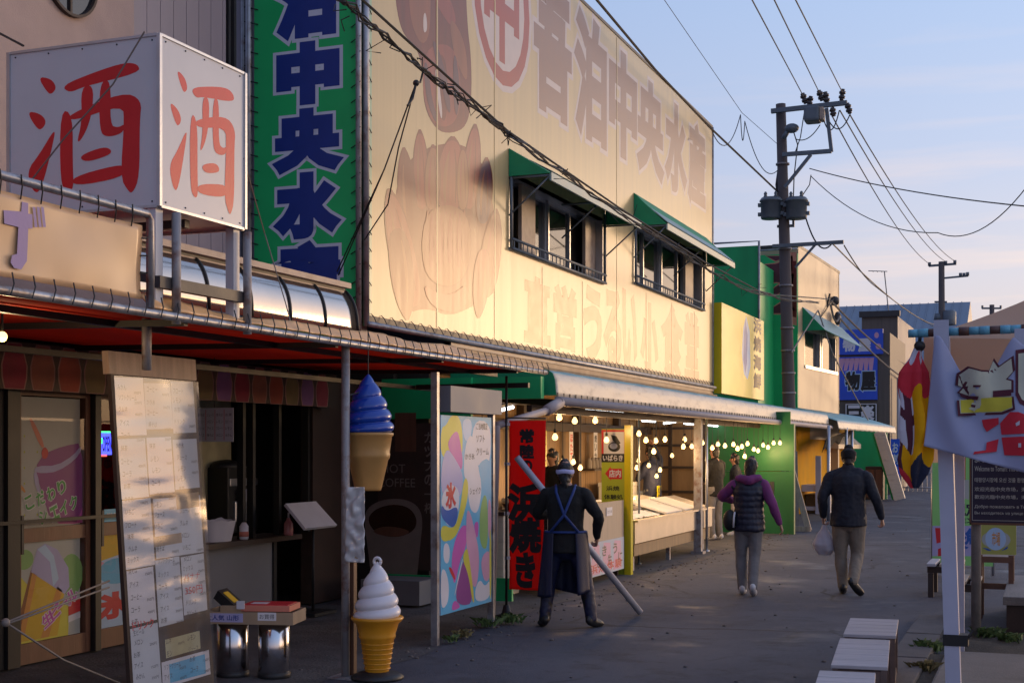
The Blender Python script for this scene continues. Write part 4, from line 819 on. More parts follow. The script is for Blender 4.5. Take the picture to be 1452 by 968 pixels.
for xx in (-7.48, -7.06):
    for yy in (17.5, 22, 26.2): me_b.box((xx - .03, yy, 0.03), (xx + .03, yy + .06, .62))
o = me_b.build('leg', None, wt)
p_ = P(935, 699, x=-6.6); s4 = sheet_x(-6.6, p_.y - .13, p_.y + .13, p_.z - .14, p_.z + .14); g = MB().mat('yellow_sign'); s4.panel(g, .01); g.mat('black_ink'); s4.text(g, '朝どれ', .12, .55, .88, .85, .02, 1); s4.text(g, '800円', .12, .15, .88, .45, .02, 1); g.mat('metal_grey'); g.tube([(-6.61, p_.y, zl + .15), (-6.61, p_.y, p_.z - .13)], .006, 5); tag(g.build('price_card'), 'bright yellow price card standing over the fish table', 'price card')
# dark shelves and hangings on the back wall
for k, (yy, zz, ln, lab) in enumerate(((15.6, 1.15, 1.1, 'dark shelf of jars on the back wall behind the headband worker'), (23.4, 1.35, 1.0, 'dark shelf on the back wall above the tall foam box'))):
    t = thing('wall_shelf', lab, 'shelf', (-7.5, yy, zz)); g = MB().mat('wood_dark'); g.box((-7.66, yy - ln / 2, zz - .03), (-7.36, yy + ln / 2, zz)); g.build('board', None, t)
    g = MB().mat('cup_grey'); [g.lathe((-7.5, yy - ln / 2 + .12 + .2 * i, zz), [(.05, 0), (.055, .02), (.05, .14), (.03, .18), (.03, .2)], 10) for i in range(5)]; g.build('jar', None, t)
g = MB().mat('paper_kraft'); s4 = sheet_x(-7.53, 24.6, 25.6, 1.05, 1.6); s4.panel(g, .01); g.mat('paper'); s4.poly(g, [(.06, .1), (.5, .1), (.5, .9), (.06, .9)], 1); s4.poly(g, [(.55, .3), (.92, .3), (.92, .9), (.55, .9)], 1); tag(g.build('notice_board'), 'brown notice board with pale papers at the far end of the stall back wall', 'board')
# hanging bulbs
B = [(793, 592), (815, 597), (844, 596), (787, 620), (798, 655), (813, 655), (823, 663), (860, 624), (892, 634), (906, 615), (916, 624), (930, 625), (943, 623), (971, 623), (969, 633), (981, 633), (992, 638), (996, 628), (1010, 635), (1018, 630), (927, 640), (953, 646), (892, 654), (905, 654), (903, 663), (920, 660), (936, 666), (931, 675), (1052, 633), (1060, 629), (1069, 637), (1075, 639), (1082, 631), (1089, 634), (1097, 628), (1106, 628), (1056, 647), (1028, 632), (1040, 630), (1046, 636)]
for i, (px_, py_) in enumerate(B):
    xx = -5.45 if py_ < 645 else -6.5
    if px_ > 1020: xx = -5.1 - .03 * (i % 3)
    p_ = P(px_, py_, x=xx)
    if p_.y > 27.3: p_ = P(px_, py_, y=26.6 + .15 * (i % 4))
    t = thing('hanging_bulb', 'bare warm bulb hanging on a cord in the seafood stall', 'light bulb', p_, 'warm bulbs strung through the stall')
    rb = .037
    g = MB().mat('bulb_glow'); g.lathe(p_, [(.001, -rb), (rb * .6, -rb * .82), (rb * .95, -rb * .35), (rb, .1 * rb), (rb * .8, rb * .6), (rb * .5, rb * 1.1), (rb * .4, rb * 1.4)], 12); g.build('bulb', None, t)
    g = MB().mat('black'); g.lathe(p_, [(rb * .45, rb * 1.35), (rb * .5, rb * 2.4), (rb * .2, rb * 2.8)], 8); zc_ = 2.26 if xx > -6 else 2.7; g.tube([p_ + Vector((0, 0, rb * 2.5)), (p_.x, p_.y, max(zc_, p_.z + .2))], .005, 5); g.build('socket', None, t)
    if i % 2 == 0 or px_ > 1020:
        ld = bpy.data.lights.new('bulb_light', 'POINT'); ld.energy = 11 if px_ < 1020 else 5; ld.color = (1.0, .60, .26); ld.shadow_soft_size = .04; lo_ = bpy.data.objects.new('bulb_light', ld); C.objects.link(lo_); lo_.parent = t; lo_.location = (0, 0, -.13)
# fluorescent tubes
for i, (pa_, pb4, xx) in enumerate((((832, 580), (862, 581), -5.9), ((865, 581), (884, 583), -5.9), ((911, 596), (929, 597), -6.6), ((942, 600), (961, 597), -6.6), ((971, 600), (985, 601), -6.6), ((1002, 602), (1020, 604), -6.2), ((703, 583), (727, 577), -6.4))):
    a, b = P(*pa_, x=xx), P(*pb4, x=xx - (.3 if i == 3 else 0)); d = (b - a).normalized()
    t = thing('fluorescent_lamp', ['white fluorescent tube nearest the gutter corner', 'second white fluorescent tube from the gutter corner', 'third white fluorescent tube, above the worker in navy', 'slanted white fluorescent tube above the steel fish table', 'short white fluorescent tube right of the slanted one', 'white fluorescent tube farthest along the stall by the dark post', 'white lamp beside the grey light box above the red banner'][i], 'lamp', (a + b) / 2)
    g = MB().mat('tube_glow'); g.tube([a, b], .022, 8); g.build('tube', None, t); g = MB().mat('alu'); g.bar(a + Vector((0, 0, .05)), b + Vector((0, 0, .05)), .08, .04); g.build('housing', None, t)
# baskets of shellfish on the kraft counter, cabinet and boxes behind, price strips
for k, (yy, lab) in enumerate(((15.1, 'round basket heaped with shells at the near end of the kraft counter'), (16.0, 'round basket heaped with shells in the middle of the kraft counter'), (16.9, 'round basket heaped with shells beside the yellow green sign'))):
    t = thing('shell_basket', lab, 'basket', (-5.72, yy, .97)); g = MB().mat('wood_warm'); g.lathe((-5.72, yy, .972), [(.20, 0), (.22, .01), (.27, .09), (.28, .10), (.26, .095)], 20); g.build('basket', None, t)
    g = MB().mat('fish')
    for i in range(46): a = rn_.uniform(0, 6.28); r_ = .22 * math.sqrt(rn_.random()); g.ball((-5.72 + r_ * math.cos(a), yy + r_ * math.sin(a), 1.05 + .09 * (1 - r_ / .24) + rn_.uniform(0, .02)), rn_.uniform(.028, .045), 6, (1, .8, .55))
    struct(g.build('shells', None, t), 'stuff')
t = thing('storage_cabinet', 'pale storage cabinet behind the red banner pole beside the drainpipe', 'cabinet', (-6.1, 14.75, 0)); g = MB().mat('canopy_cream'); g.box((-6.5, 14.5, .02), (-5.75, 15.0, .95), .01); g.build('body', None, t); g = MB().mat('wood_dark'); g.box((-6.52, 14.48, .952), (-5.73, 15.02, .99)); g.build('top', None, t); g = MB().mat('black'); g.box((-6.1, 14.48, .5), (-6.06, 14.5, .62)); g.build('handle', None, t)
for k in range(7):
    yy = 16.6 + k * 1.35; s_ = sheet_x(-7.52, yy, yy + .22, 1.42, 2.0); g = MB().mat('p_white' if k % 3 else 'yellow_sign'); s_.panel(g, .004); g.mat('black_ink' if k % 2 else 'p_red')
    for j, c_ in enumerate(('岩がき', '生うに', 'はま貝', 'さざえ', 'ほたて', '焼いか', 'えび汁')[k]): s_.text(g, c_, .2, .70 - .27 * j, .8, .92 - .27 * j, .03, 1)
    tag(g.build('price_strip'), 'vertical price strip pinned to the boarded back wall of the stall', 'price strip', 'price strips on the stall back wall')
# ------------------------------------------------------------------ red feather banner on its pole
nb = P(727, 877, z=0)
nt_ = thing('feather_banner', 'tall red cloth banner with black brushed kanji beside the headband worker', 'banner', nb)
yq = nb.y; xl_, xr = P(722, 700, y=yq).x, P(774, 700, y=yq).x; zt_, zb_ = P(748, 596, y=yq).z, P(748, 836, y=yq).z
g = MB().mat('black'); g.tube([(xl_ - .03, yq, 0), (xl_ - .03, yq, zt_ + .45)], .014, 8); g.tube([(xl_ - .03, yq, zt_ + .03), (xr, yq, zt_ + .02)], .008, 6); g.lathe((xl_ - .03, yq, 0), [(.13, 0), (.13, .03), (.05, .05), (.03, .14)], 12); g.build('pole', None, nt_)
g = MB().mat('red_cloth'); g.grid(lambda a, b: (xl_ + (xr - xl_ - .03 * (1 - b)) * a, yq + .012 * math.sin(a * 7 + b * 9) * (1 - .6 * b), zb_ + (zt_ - zb_) * b), 14, 60); cl = g.build('cloth', None, nt_, solid=.003)
s5 = sheet_y(yq - .014, xl_, xr, zb_, zt_)
g = MB().mat('black_ink')
for t_, x_, y_, ww, hh in (('常', 747, 618, 9, 9), ('陸', 747, 640, 9, 9), ('の', 747, 660, 7, 7), ('浜', 744, 712, 21, 24), ('焼', 745, 758, 20, 22), ('き', 745, 808, 12, 22)):
    a, b = s5.uv(x_, y_); a0, b0_ = s5.uv(x_ - ww, y_ + hh); s5.text(g, t_, a0, b0_, 2 * a - a0, 2 * b - b0_, .055, 1)
g.build('lettering', None, cl)
g = MB().mat('cream_white')
for z_ in (zt_ - .05, zt_ - .45, zt_ - .95, zb_ + .3): g.box((xl_ - .05, yq - .01, z_), (xl_ + .01, yq + .01, z_ + .03))
g.build('loop', None, nt_)
# ------------------------------------------------------------------ ice cream and shaved ice poster board
f0 = P(617, 915, z=0); xf = f0.x; yf0, yf1 = P(622, 700, x=xf).y, P(694, 700, x=xf).y
pf = thing('poster_board', 'colourful ice cream and shaved ice poster board between two steel posts', 'sign', (xf, (yf0 + yf1) / 2, 0))
zt_, zb_ = P(622, 588, x=xf).z, P(622, 872, x=xf).z
g = MB().mat('steel_pipe'); g.box((xf - .03, f0.y - .025, 0), (xf + .03, f0.y + .025, 2.38)); g.build('post', None, pf); g = MB().mat('steel_pipe'); g.box((xf - .03, yf1 + .02, 0), (xf + .03, yf1 + .07, 2.1)); g.build('post', None, pf)
s6 = sheet_x(xf + .02, yf0, yf1, zb_, zt_); g = MB().mat('p_sky'); s6.panel(g, .02)
U = lambda q: [((x_ - 37) / 236, 1 - (y_ - (42 + (x_ - 37) * .06)) / ((945 - (x_ - 37) * .26) - (42 + (x_ - 37) * .06))) for x_, y_ in q]      # from the enlarged poster
def pp(mt, q, lay): g.mat(mt); s6.poly(g, [(min(1, max(0, a_)), min(1, max(0, b_))) for a_, b_ in chaikin(U(q), 2)], lay)
g.mat('p_blue'); s6.poly(g, [(0, 0), (1, 0), (1, 1), (0, 1)], .4)
pp('p_yellow', [(37, 100), (60, 90), (80, 45), (110, 40), (128, 80), (135, 150), (130, 240), (37, 250)], 1); pp('p_sky', [(130, 60), (180, 60), (170, 160), (140, 160)], 1)
pp('p_white', [(180, 65), (270, 75), (270, 250), (230, 285), (180, 250)], 1.2); pp('p_white', [(150, 150), (185, 130), (200, 250), (215, 300), (225, 380), (210, 470), (190, 490), (165, 460), (155, 350), (135, 300)], 1.5)
pp('p_magenta', [(62, 180), (85, 130), (112, 110), (125, 180), (135, 250), (128, 300), (100, 250)], 2); pp('p_lav', [(40, 270), (62, 185), (100, 240), (132, 300), (135, 360), (120, 420), (60, 420), (37, 380)], 2.2)
pp('p_white', [(40, 400), (80, 350), (120, 380), (115, 480), (90, 540), (60, 540), (40, 470)], 2.5); pp('p_dblue', [(40, 440), (60, 480), (110, 450), (112, 500), (95, 552), (70, 540), (37, 500)], 2.7)
pp('p_yellow', [(140, 320), (160, 340), (158, 420), (130, 520), (100, 600), (37, 620), (37, 530), (95, 560), (120, 480)], 2.4)
pp('p_blue', [(205, 260), (272, 230), (272, 420), (235, 390), (215, 320)], 1.8); pp('p_green', [(215, 470), (238, 390), (255, 440), (255, 640), (230, 650), (212, 600)], 2.6); pp('p_pink', [(255, 420), (272, 430), (272, 600), (256, 600)], 2)
pp('p_magenta', [(80, 700), (100, 600), (130, 540), (155, 540), (150, 640), (120, 700), (95, 830)], 3); pp('p_pink', [(150, 480), (165, 470), (190, 560), (215, 680), (200, 830), (170, 800), (150, 660)], 3.2); pp('p_magenta', [(185, 530), (210, 520), (205, 600), (195, 590)], 3.1)
pp('p_blue', [(37, 620), (90, 600), (75, 700), (60, 760), (80, 840), (70, 925), (37, 940)], 2.6); pp('p_white', [(48, 630), (62, 615), (76, 640), (74, 700), (60, 715), (48, 690)], 3); pp('p_white', [(37, 740), (55, 735), (72, 800), (70, 880), (50, 915), (37, 900)], 3)
pp('p_yellow', [(130, 690), (150, 640), (160, 660), (190, 880), (180, 895), (160, 760)], 3.6); pp('p_purple', [(95, 870), (135, 690), (150, 720), (186, 890), (130, 905)], 3.4); pp('p_magenta', [(80, 925), (95, 870), (125, 905), (110, 918)], 3.3)
pp('p_pink', [(215, 690), (268, 640), (268, 780), (235, 800)], 3.3); pp('p_white', [(190, 830), (215, 780), (240, 820), (268, 780), (268, 870), (195, 890)], 3.4); pp('p_yellow', [(262, 560), (272, 560), (272, 872), (262, 872)], 3.6); pp('p_red', [(68, 730), (80, 725), (102, 775), (96, 790)], 3.8)
pp('p_white', [(130, 690), (136, 690), (100, 850), (94, 860)], 3.9)
def pt_(t_, x_, y_, ww, hh, ink='black_ink', bold=0):
    (a, b), (a0, b0_) = U([(x_, y_)])[0], U([(x_ - ww, y_ + hh)])[0]; g.mat(ink); s6.text(g, t_, a0, b - abs(b - b0_), 2 * a - a0, b + abs(b - b0_), bold, 4.5)
pt_('ご当地限定', 225, 95, 28, 14); pt_('ソフト', 218, 150, 20, 16); pt_('クリーム', 228, 208, 30, 17); pt_('かき氷', 167, 230, 22, 14); pt_('シェイク', 192, 385, 26, 17); pt_('氷', 80, 405, 20, 55, 'p_red', .05)
g.build('poster', None, pf)
lb = P(695, 592, x=xf); g = MB().mat('panel_grey'); g.box((xf - .1, yf0 + .08, zt_ + .03), (xf + .08, yf1 + .12, P(640, 548, x=xf).z)); tag(g.build('light_box'), 'blank grey light box mounted above the colourful ice cream poster', 'light box')
# ------------------------------------------------------------------ coffee poster in the dark corner
s7 = sheet_y(13.9, -7.05, -5.75, .35, 2.0); g = MB().mat('wood_dark'); s7.panel(g, .02)
g.mat('cup_grey'); s7.pxpoly(g, [(516, 738), (520, 720), (540, 708), (570, 706), (592, 715), (600, 735), (596, 770), (588, 850), (530, 850), (522, 780)], 1, 2); g.mat('coffee'); s7.pxpoly(g, [(520, 738), (530, 722), (555, 714), (580, 718), (592, 735), (588, 752), (565, 762), (535, 758)], 2, 2); g.mat('wood_brown'); s7.pxpoly(g, [(526, 752), (545, 745), (570, 748), (584, 754), (565, 761), (540, 759)], 3, 2)
g.mat('cup_grey'); a, b = s7.uv(560, 664); s7.text(g, 'HOT', a - .13, b - .03, a + .1, b + .03, 0, 2); a, b = s7.uv(565, 684); s7.text(g, 'COFFEE', a - .2, b - .03, a + .16, b + .03, 0, 2)
for k, t_ in enumerate('カップの一杯'): a, b = s7.uv(608, 620 + 20 * k); s7.text(g, t_, a - .04, b - .035, a + .04, b + .035, .02, 2)
g.mat('wood_brown'); s7.pxpoly(g, [(560, 585), (590, 585), (590, 640), (560, 640)], 1); tag(g.build('coffee_poster'), 'dark hot coffee poster with a big cup in the shaded corner', 'poster')
g = MB().mat('green_paint'); g.box((-7.0, 13.86, .05), (-5.4, 13.9, .3)); g.mat('panel_grey'); g.box((-6.9, 13.2, .04), (-6.2, 13.7, .3)); tag(g.build('low_step'), 'low grey and green step below the coffee poster', 'step')
# ------------------------------------------------------------------ big plastic ice cream cones
def swirl(g, c, r, h, turns, loop=False):
    nz_, n = 80, 40; vs = []; fs = []
    for i in range(nz_ + 1):
        t = i / nz_
        for k in range(n):
            a = 2 * math.pi * k / n
            env = (1 - t ** 1.7) ** .9 * .98 + .02 if t < .999 else .01
            ph = (t ** .92 * turns - a / (2 * math.pi)) % 1.0
            rr = r * env * (.86 + .17 * math.sin(math.pi * ph) ** .6)
            vs.append((c.x + rr * math.cos(a), c.y + rr * math.sin(a), c.z + h * t))
    for i in range(nz_):
        for k in range(n): fs.append((i * n + k, i * n + (k + 1) % n, (i + 1) * n + (k + 1) % n, (i + 1) * n + k))
    fs.append(list(range(n))[::-1]); fs.append([nz_ * n + k for k in range(n)]); g.add(vs, fs, True)
yh = 9.35
ct_, cm_, cb_ = P(526, 530, y=yh), P(522, 613, y=yh), P(521, 695, y=yh); r = (P(555, 613, y=yh) - P(490, 613, y=yh)).length / 2
t = thing('ice_cream_sign', 'blue swirled plastic ice cream cone hanging from the near canopy', 'ice cream sign', cb_)
g = MB().mat('glossy_blue'); swirl(g, Vector((cm_.x, cm_.y, cm_.z)), r, ct_.z - cm_.z, 4.6); g.build('swirl', None, t)
hc = cm_.z - cb_.z; c = Vector((cm_.x, cm_.y, cb_.z)); g = MB().mat('cone_tan')
g.lathe(c, [(r * .50, 0), (r * .53, .02), (r * .78, hc * .52), (r * .84, hc * .56), (r * .86, hc * .62), (r * .84, hc * .66), (r * .93, hc * .93), (r * .99, hc * .95), (r * .99, hc * .995), (r * .8, hc)], 32); g.build('cone', None, t)
g = MB().mat('cable'); g.tube([(cm_.x, cm_.y, ct_.z - .02), (cm_.x, cm_.y, 2.62)], .005, 5); g.tube([(cm_.x - .06, cm_.y - .25, ct_.z - .18), (cm_.x, cm_.y, ct_.z - .12)], .006, 5); g.build('cord', None, t)
cb_ = P(535, 962, z=0); yh = cb_.y; ct_, cm_ = P(536, 790, y=yh), P(536, 874, y=yh); r = (P(566, 874, y=yh) - P(507, 874, y=yh)).length / 2
t = thing('ice_cream_sign', 'white swirled plastic ice cream on a yellow cone standing on the ground', 'ice cream sign', cb_)
c = Vector((cb_.x, cb_.y, cm_.z)); g = MB().mat('cream_white'); swirl(g, c, r, ct_.z - cm_.z - .03, 4.4); z = ct_.z - .03
g.tube([(c.x + .028 * math.cos(a_), c.y, z + .028 * math.sin(a_)) for a_ in [k * math.pi / 8 for k in range(17)]], .012, 8); g.build('swirl', None, t)
h = cm_.z - .05; c = Vector((cb_.x, cb_.y, .05)); g = MB().mat('cone_orange')
g.lathe(c, [(r * .50, 0), (r * .52, .02), (r * .72, h * .6), (r * .76, h * .62), (r * .80, h * .66), (r * .78, h * .69), (r * .92, h * .88), (r * 1.1, h * .95), (r * 1.14, h * .98), (r * 1.1, h * 1.01), (r * .8, h)], 36, lambda a, i, z_: 1 + (.02 * (math.sin(a * 12) > .6)) * (1 if i < 4 else 0))
for k in range(6): zz = h * (.08 + .09 * k); g.lathe(c + Vector((0, 0, zz)), [(r * (.52 + .2 * zz / (h * .6)) * .99, -.006), (r * (.52 + .2 * zz / (h * .6)) + .006, 0), (r * (.52 + .2 * zz / (h * .6)) * .99, .006)], 24)
g.build('cone', None, t); g = MB().mat('rubber'); g.lathe((cb_.x, cb_.y, 0), [(.19, 0), (.2, .02), (.16, .045), (.1, .055), (.09, .06)], 20); g.build('base', None, t)
# clear plastic sleeve on the post
a, b = P(490, 690, y=p0.y - .05), P(517, 797, y=p0.y - .05)
g = MB().mat('plastic_wrap'); g.grid(lambda u_, v_: (a.x + (b.x - a.x) * u_, p0.y - .055 + .03 * noise.noise(Vector((u_ * 3, v_ * 9, 2))), b.z + (a.z - b.z) * v_), 14, 40); g.mat('paper_kraft'); g.add([(a.x + .01, p0.y - .04, b.z + .02), (b.x - .01, p0.y - .04, b.z + .02), (b.x - .01, p0.y - .04, b.z + .09), (a.x + .01, p0.y - .04, b.z + .09)], [(0, 1, 2, 3)]); tag(g.build('plastic_sleeve', None, None, solid=.003), 'crinkled clear plastic sleeve tied to the post below the blue cone', 'plastic sleeve')
# ------------------------------------------------------------------ the tall menu board wrapped in plastic
XM = -5.6
m0, m1 = P(147, 520, x=XM), P(271, 536, x=XM); ytop0, ytop1 = m0.y, m1.y
lean = .10
def mbp(a, b):        # a along the street, b up
    y = ytop0 + .06 + (ytop1 - ytop0 - .02) * a + .10 * (1 - b) * 1; return Vector((XM + lean * (1 - b) + .0, y, .02 + 2.28 * b))
o_ = mbp(0, 0); s8 = Sheet(o_, (0, 1, 0), mbp(0, 1) - mbp(0, 0), (mbp(1, 0) - mbp(0, 0)).length, (mbp(0, 1) - mbp(0, 0)).length)
t = thing('menu_board', 'tall leaning menu board of hand written papers wrapped in shiny plastic', 'menu board', (o_.x, o_.y + .4, 0))
g = MB().mat('wood_dark'); s8.panel(g, .03); brd = g.build('board', None, t)
g = MB().mat('wood_pale'); tp = Sheet(s8.at(-.015, .955, 4), s8.u, s8.v, s8.w * 1.03, s8.h * .065); tp.panel(g, .05); g.build('top_rail', None, t)
g = MB(); rn = random.Random(3)
for i, (a0, b0_, a1, b1) in enumerate(((.03, .78, .36, .95), (.36, .80, .68, .94), (.68, .79, .97, .95), (.03, .60, .34, .775), (.35, .61, .65, .78), (.66, .62, .97, .775), (.03, .40, .36, .60), (.38, .42, .97, .60), (.03, .24, .34, .40), (.36, .22, .66, .42), (.67, .24, .97, .42), (.03, .05, .35, .235), (.36, .04, .96, .12))):
    g.mat('paper' if i % 4 else 'p_white'); s8.poly(g, [(a0, b0_), (a1, b0_ + .004), (a1 - .004, b1), (a0 + .003, b1 - .004)], 1 + .2 * (i % 3))
g.mat('paper_kraft'); s8.poly(g, [(.66, .56), (.95, .565), (.95, .61), (.66, .605)], 2); s8.poly(g, [(.36, .455), (.7, .46), (.7, .49), (.36, .485)], 2); g.mat('interior_olive'); s8.poly(g, [(.42, .125), (.85, .13), (.85, .185), (.42, .18)], 2); g.mat('p_blue'); s8.poly(g, [(.45, .05), (.9, .05), (.9, .11), (.45, .105)], 2)
g.build('papers', None, brd)
g = MB().mat('black_ink'); items = ['ソフトクリーム', 'メロン', 'ミックス', 'コーヒー', 'ジュース', 'かき氷', 'いちご', 'みかん', '焼そば', 'コーラ', 'お茶', '生ビール', 'アイス', '抹茶', 'ドリンク', 'フロート', 'レモン', 'ラムネ']
for col_, a0 in ((0, .06), (1, .39), (2, .70)):
    b = .92
    while b > .06:
        t_ = items[rn.randrange(len(items))]; wd = .026 * len(t_) + .02; j_ = rn.uniform(-.01, .01); s8.text(g, t_, a0 + j_, b - .009, a0 + j_ + min(wd, .2), b + .007, 0, 2.6, shear=rn.uniform(0, .2), rot=rn.uniform(-.03, .03))
        if rn.random() < .7: s8.text(g, str(rn.choice((100, 150, 200, 250, 300, 350, 400))) + '円', a0 + .18, b - .019, a0 + .26, b - .010, 0, 2.6)
        b -= .028 + .012 * rn.random()
g.mat('p_red'); s8.text(g, '350円', .7, .3, .92, .325, 0, 2.7); s8.text(g, 'バナナ', .7, .345, .9, .365, 0, 2.7); s8.text(g, 'ドリンク', .06, .225, .3, .25, .02, 2.7); g.build('handwriting', None, brd)
def wrap(a, b):
    q = s8.at(a, b); nn = noise.noise(Vector((a * 2.2, b * 7, 1.3))) * .006 + noise.noise(Vector((a * 2, b * 26, 4))) * .002; return q + s8.n * (.024 + nn)
g = MB().mat('wrap_film'); g.grid(lambda a, b: wrap(a, b * .95), 30, 120); g.build('plastic_film', None, t)
# ropes from the board
hk = P(8, 630, x=XM); h_ = P(8, 882, x=XM + .3)
rp = MB().mat('cable_pale')
rp.tube([(h_.x, h_.y, h_.z), P(155, 823, x=XM + .12)], .006, 6); rp.tube([(h_.x, h_.y, h_.z - .01), P(155, 832, x=XM + .12)], .006, 6); rp.tube([h_, P(90, 935, x=XM + .2), P(170, 968, x=XM + .1)], .006, 6); rp.ball(h_, .025, 6)
tag(rp.build('tie_rope'), 'thin grey ropes tied to the leaning menu board across the glass doors', 'rope')
# ------------------------------------------------------------------ open box of goods on two steel cans
tl, tr_ = P(296, 912, y=8.75), P(427, 893, y=8.95)
tcx, tcy = (tl.x + tr_.x) / 2, 8.85; tz = .42
rotv = Vector((.97, .24, 0)).normalized(); rv2 = Vector((-.24, .97, 0)).normalized()
cs_ = []
for k, (du, lab) in enumerate(((-.17, 'polished steel can under the left end of the goods tray'), (.15, 'polished steel can under the right end of the goods tray'))):
    q = Vector((tcx, tcy, 0)) + rotv * du; t = thing('steel_can', lab, 'can', q); g = MB().mat('mirror_steel'); g.lathe(q, [(.10, .03), (.118, .05), (.118, tz - .012), (.11, tz - .006)], 24); g.build('body', None, t); g = MB().mat('rubber'); g.lathe(q, [(.122, 0), (.122, .05), (.1, .055)], 24); g.build('base_ring', None, t)
t = thing('goods_tray', 'shallow cardboard tray of boxes standing on two polished steel cans', 'tray', (tcx, tcy, tz)); cc = Vector((tcx, tcy, tz))
g = MB().mat('paper_kraft'); hu, hv, th_ = .34, .17, .09
g.obox(cc + Vector((0, 0, .008)), rotv * hu, rv2 * hv, (0, 0, .006))
for sgn in (-1, 1): g.obox(cc + rotv * (hu * sgn) + Vector((0, 0, th_ / 2)), rotv * .006, rv2 * hv, (0, 0, th_ / 2)); g.obox(cc + rv2 * (hv * sgn) + Vector((0, 0, th_ / 2)), rotv * hu, rv2 * .006, (0, 0, th_ / 2))
g.build('carton', None, t)
s9 = Sheet(cc - rotv * hu * .98 - rv2 * (hv + .008) + Vector((0, 0, .015)), rotv, (0, 0, 1), .3, .065); g = MB().mat('p_lav'); s9.panel(g, .003); g.mat('navy_ink'); s9.text(g, '大人気 山形', .05, .2, .9, .8, .02, 1); g.build('tray_label', None, t)
s9 = Sheet(cc + rotv * .08 - rv2 * (hv + .008) + Vector((0, 0, .03)), rotv, (0, 0, 1), .14, .06); g = MB().mat('p_white'); s9.panel(g, .003); g.mat('black_ink'); s9.text(g, 'お買得', .1, .2, .9, .8, .0, 1); g.build('price_slip', None, t)
t = thing('snack_box', 'tilted black and gold snack box at the left end of the goods tray', 'box', cc + rotv * -.22 + Vector((0, 0, .06))); q = cc + rotv * -.2 + Vector((0, 0, .15)); g = MB().mat('black'); g.obox(q, rotv * .07 + Vector((0, 0, -.06)), rv2 * .1, Vector((.02, 0, .03))); g.build('carton', None, t); g = MB().mat('p_amber'); g.obox(q + Vector((.022, -.01, .034)), (rotv * .07 + Vector((0, 0, -.06))) * .6, rv2 * .05, Vector((.001, 0, .002))); g.build('gold_print', None, t)
t = thing('red_box', 'flat orange red box of sweets on the right half of the goods tray', 'box', cc + rotv * .12 + Vector((0, 0, .09))); g = MB().mat('p_salmon'); g.obox(cc + rotv * .12 + Vector((0, 0, .115)), rotv * .19, rv2 * .14, (0, 0, .022)); g.build('carton', None, t); g = MB().mat('p_red'); g.obox(cc + rotv * .12 + Vector((0, 0, .139)), rotv * .17, rv2 * .12, (0, 0, .002)); g.mat('p_white'); g.obox(cc + rotv * .05 + rv2 * -.02 + Vector((0, 0, .1425)), rotv * .06, rv2 * .05, (0, 0, .001)); g.build('sweets_print', None, t)
t = thing('kraft_box', 'small kraft box between the black snack box and the red box', 'box', cc + rotv * -.13 + Vector((0, 0, .015))); g = MB().mat('paper_kraft'); g.obox(cc + rotv * -.14 - rv2 * .08 + Vector((0, 0, .085)), rotv * .08, rv2 * .06, (0, 0, .045)); g.build('carton', None, t); g = MB().mat('p_white'); g.obox(cc + rotv * -.06 - rv2 * .15 + Vector((0, 0, .14)), rotv * .03, rv2 * .004, (0, 0, .03)); g.build('price_slip', None, t)
# ------------------------------------------------------------------ things on the shop counter
q = P(330, 765, x=XS - .05); t = thing('soft_serve_machine', 'dark soft serve machine with three levers behind the shop counter', 'machine', (XS - .6, P(345, 700, x=XS - .6).y, zc + .02)); yy = P(345, 700, x=XS - .6).y; x_ = XS - .6
g = MB().mat('black'); g.box((x_ - .3, yy - .3, zc + .02), (x_, yy + .3, zc + .72), .02); g.ball((x_ - .15, yy - .1, zc + .72), .16, 8, (1, 1.4, .5)); g.build('body', None, t)
g = MB().mat('alu'); g.box((x_ - .28, yy - .27, zc + .52), (x_ + .012, yy + .27, zc + .6), .01); g.box((x_ - .1, yy - .2, zc + .14), (x_ + .03, yy + .2, zc + .36), .02); g.build('front_panel', None, t)
for k in (-1, 0, 1): g = MB().mat('cream_white'); g.tube([(x_ + .03, yy + .13 * k, zc + .36), (x_ + .05, yy + .13 * k, zc + .48)], .02, 8); g.build('lever', None, t)
pq = P(320, 752, x=XS + .02); g = MB().mat('p_white'); yy = pq.y
g.grid(lambda a, b: (XS - .1 + (.14 + .03 * b) * math.cos(2 * math.pi * a) * (1 + .05 * math.sin(a * 40)), yy + (.20 + .06 * b) * math.sin(2 * math.pi * a), zc + .02 + .20 * b + .03 * b * noise.noise(Vector((math.cos(a * 6.28) * 3, math.sin(a * 6.28) * 3, 1)))), 40, 6); g.lathe((XS - .1, yy, zc + .022), [(.14, 0), (.13, .002)], 20); tag(g.build('white_bag', None), 'crumpled white plastic bag of straws on the shop counter', 'bag')
q = P(346, 760, x=XS + .04); t = thing('sauce_bottle', 'pale squeeze bottle beside the crumpled white bag on the counter', 'bottle', (XS + .04, q.y, zc + .02)); g = MB().mat('cream_white'); g.lathe((XS + .04, q.y, zc + .02), [(.04, 0), (.045, .02), (.045, .13), (.02, .17)], 12); g.build('bottle', None, t); g = MB().mat('p_salmon'); g.lathe((XS + .04, q.y, zc + .05), [(.047, 0), (.047, .05)], 12); g.build('label_band', None, t)
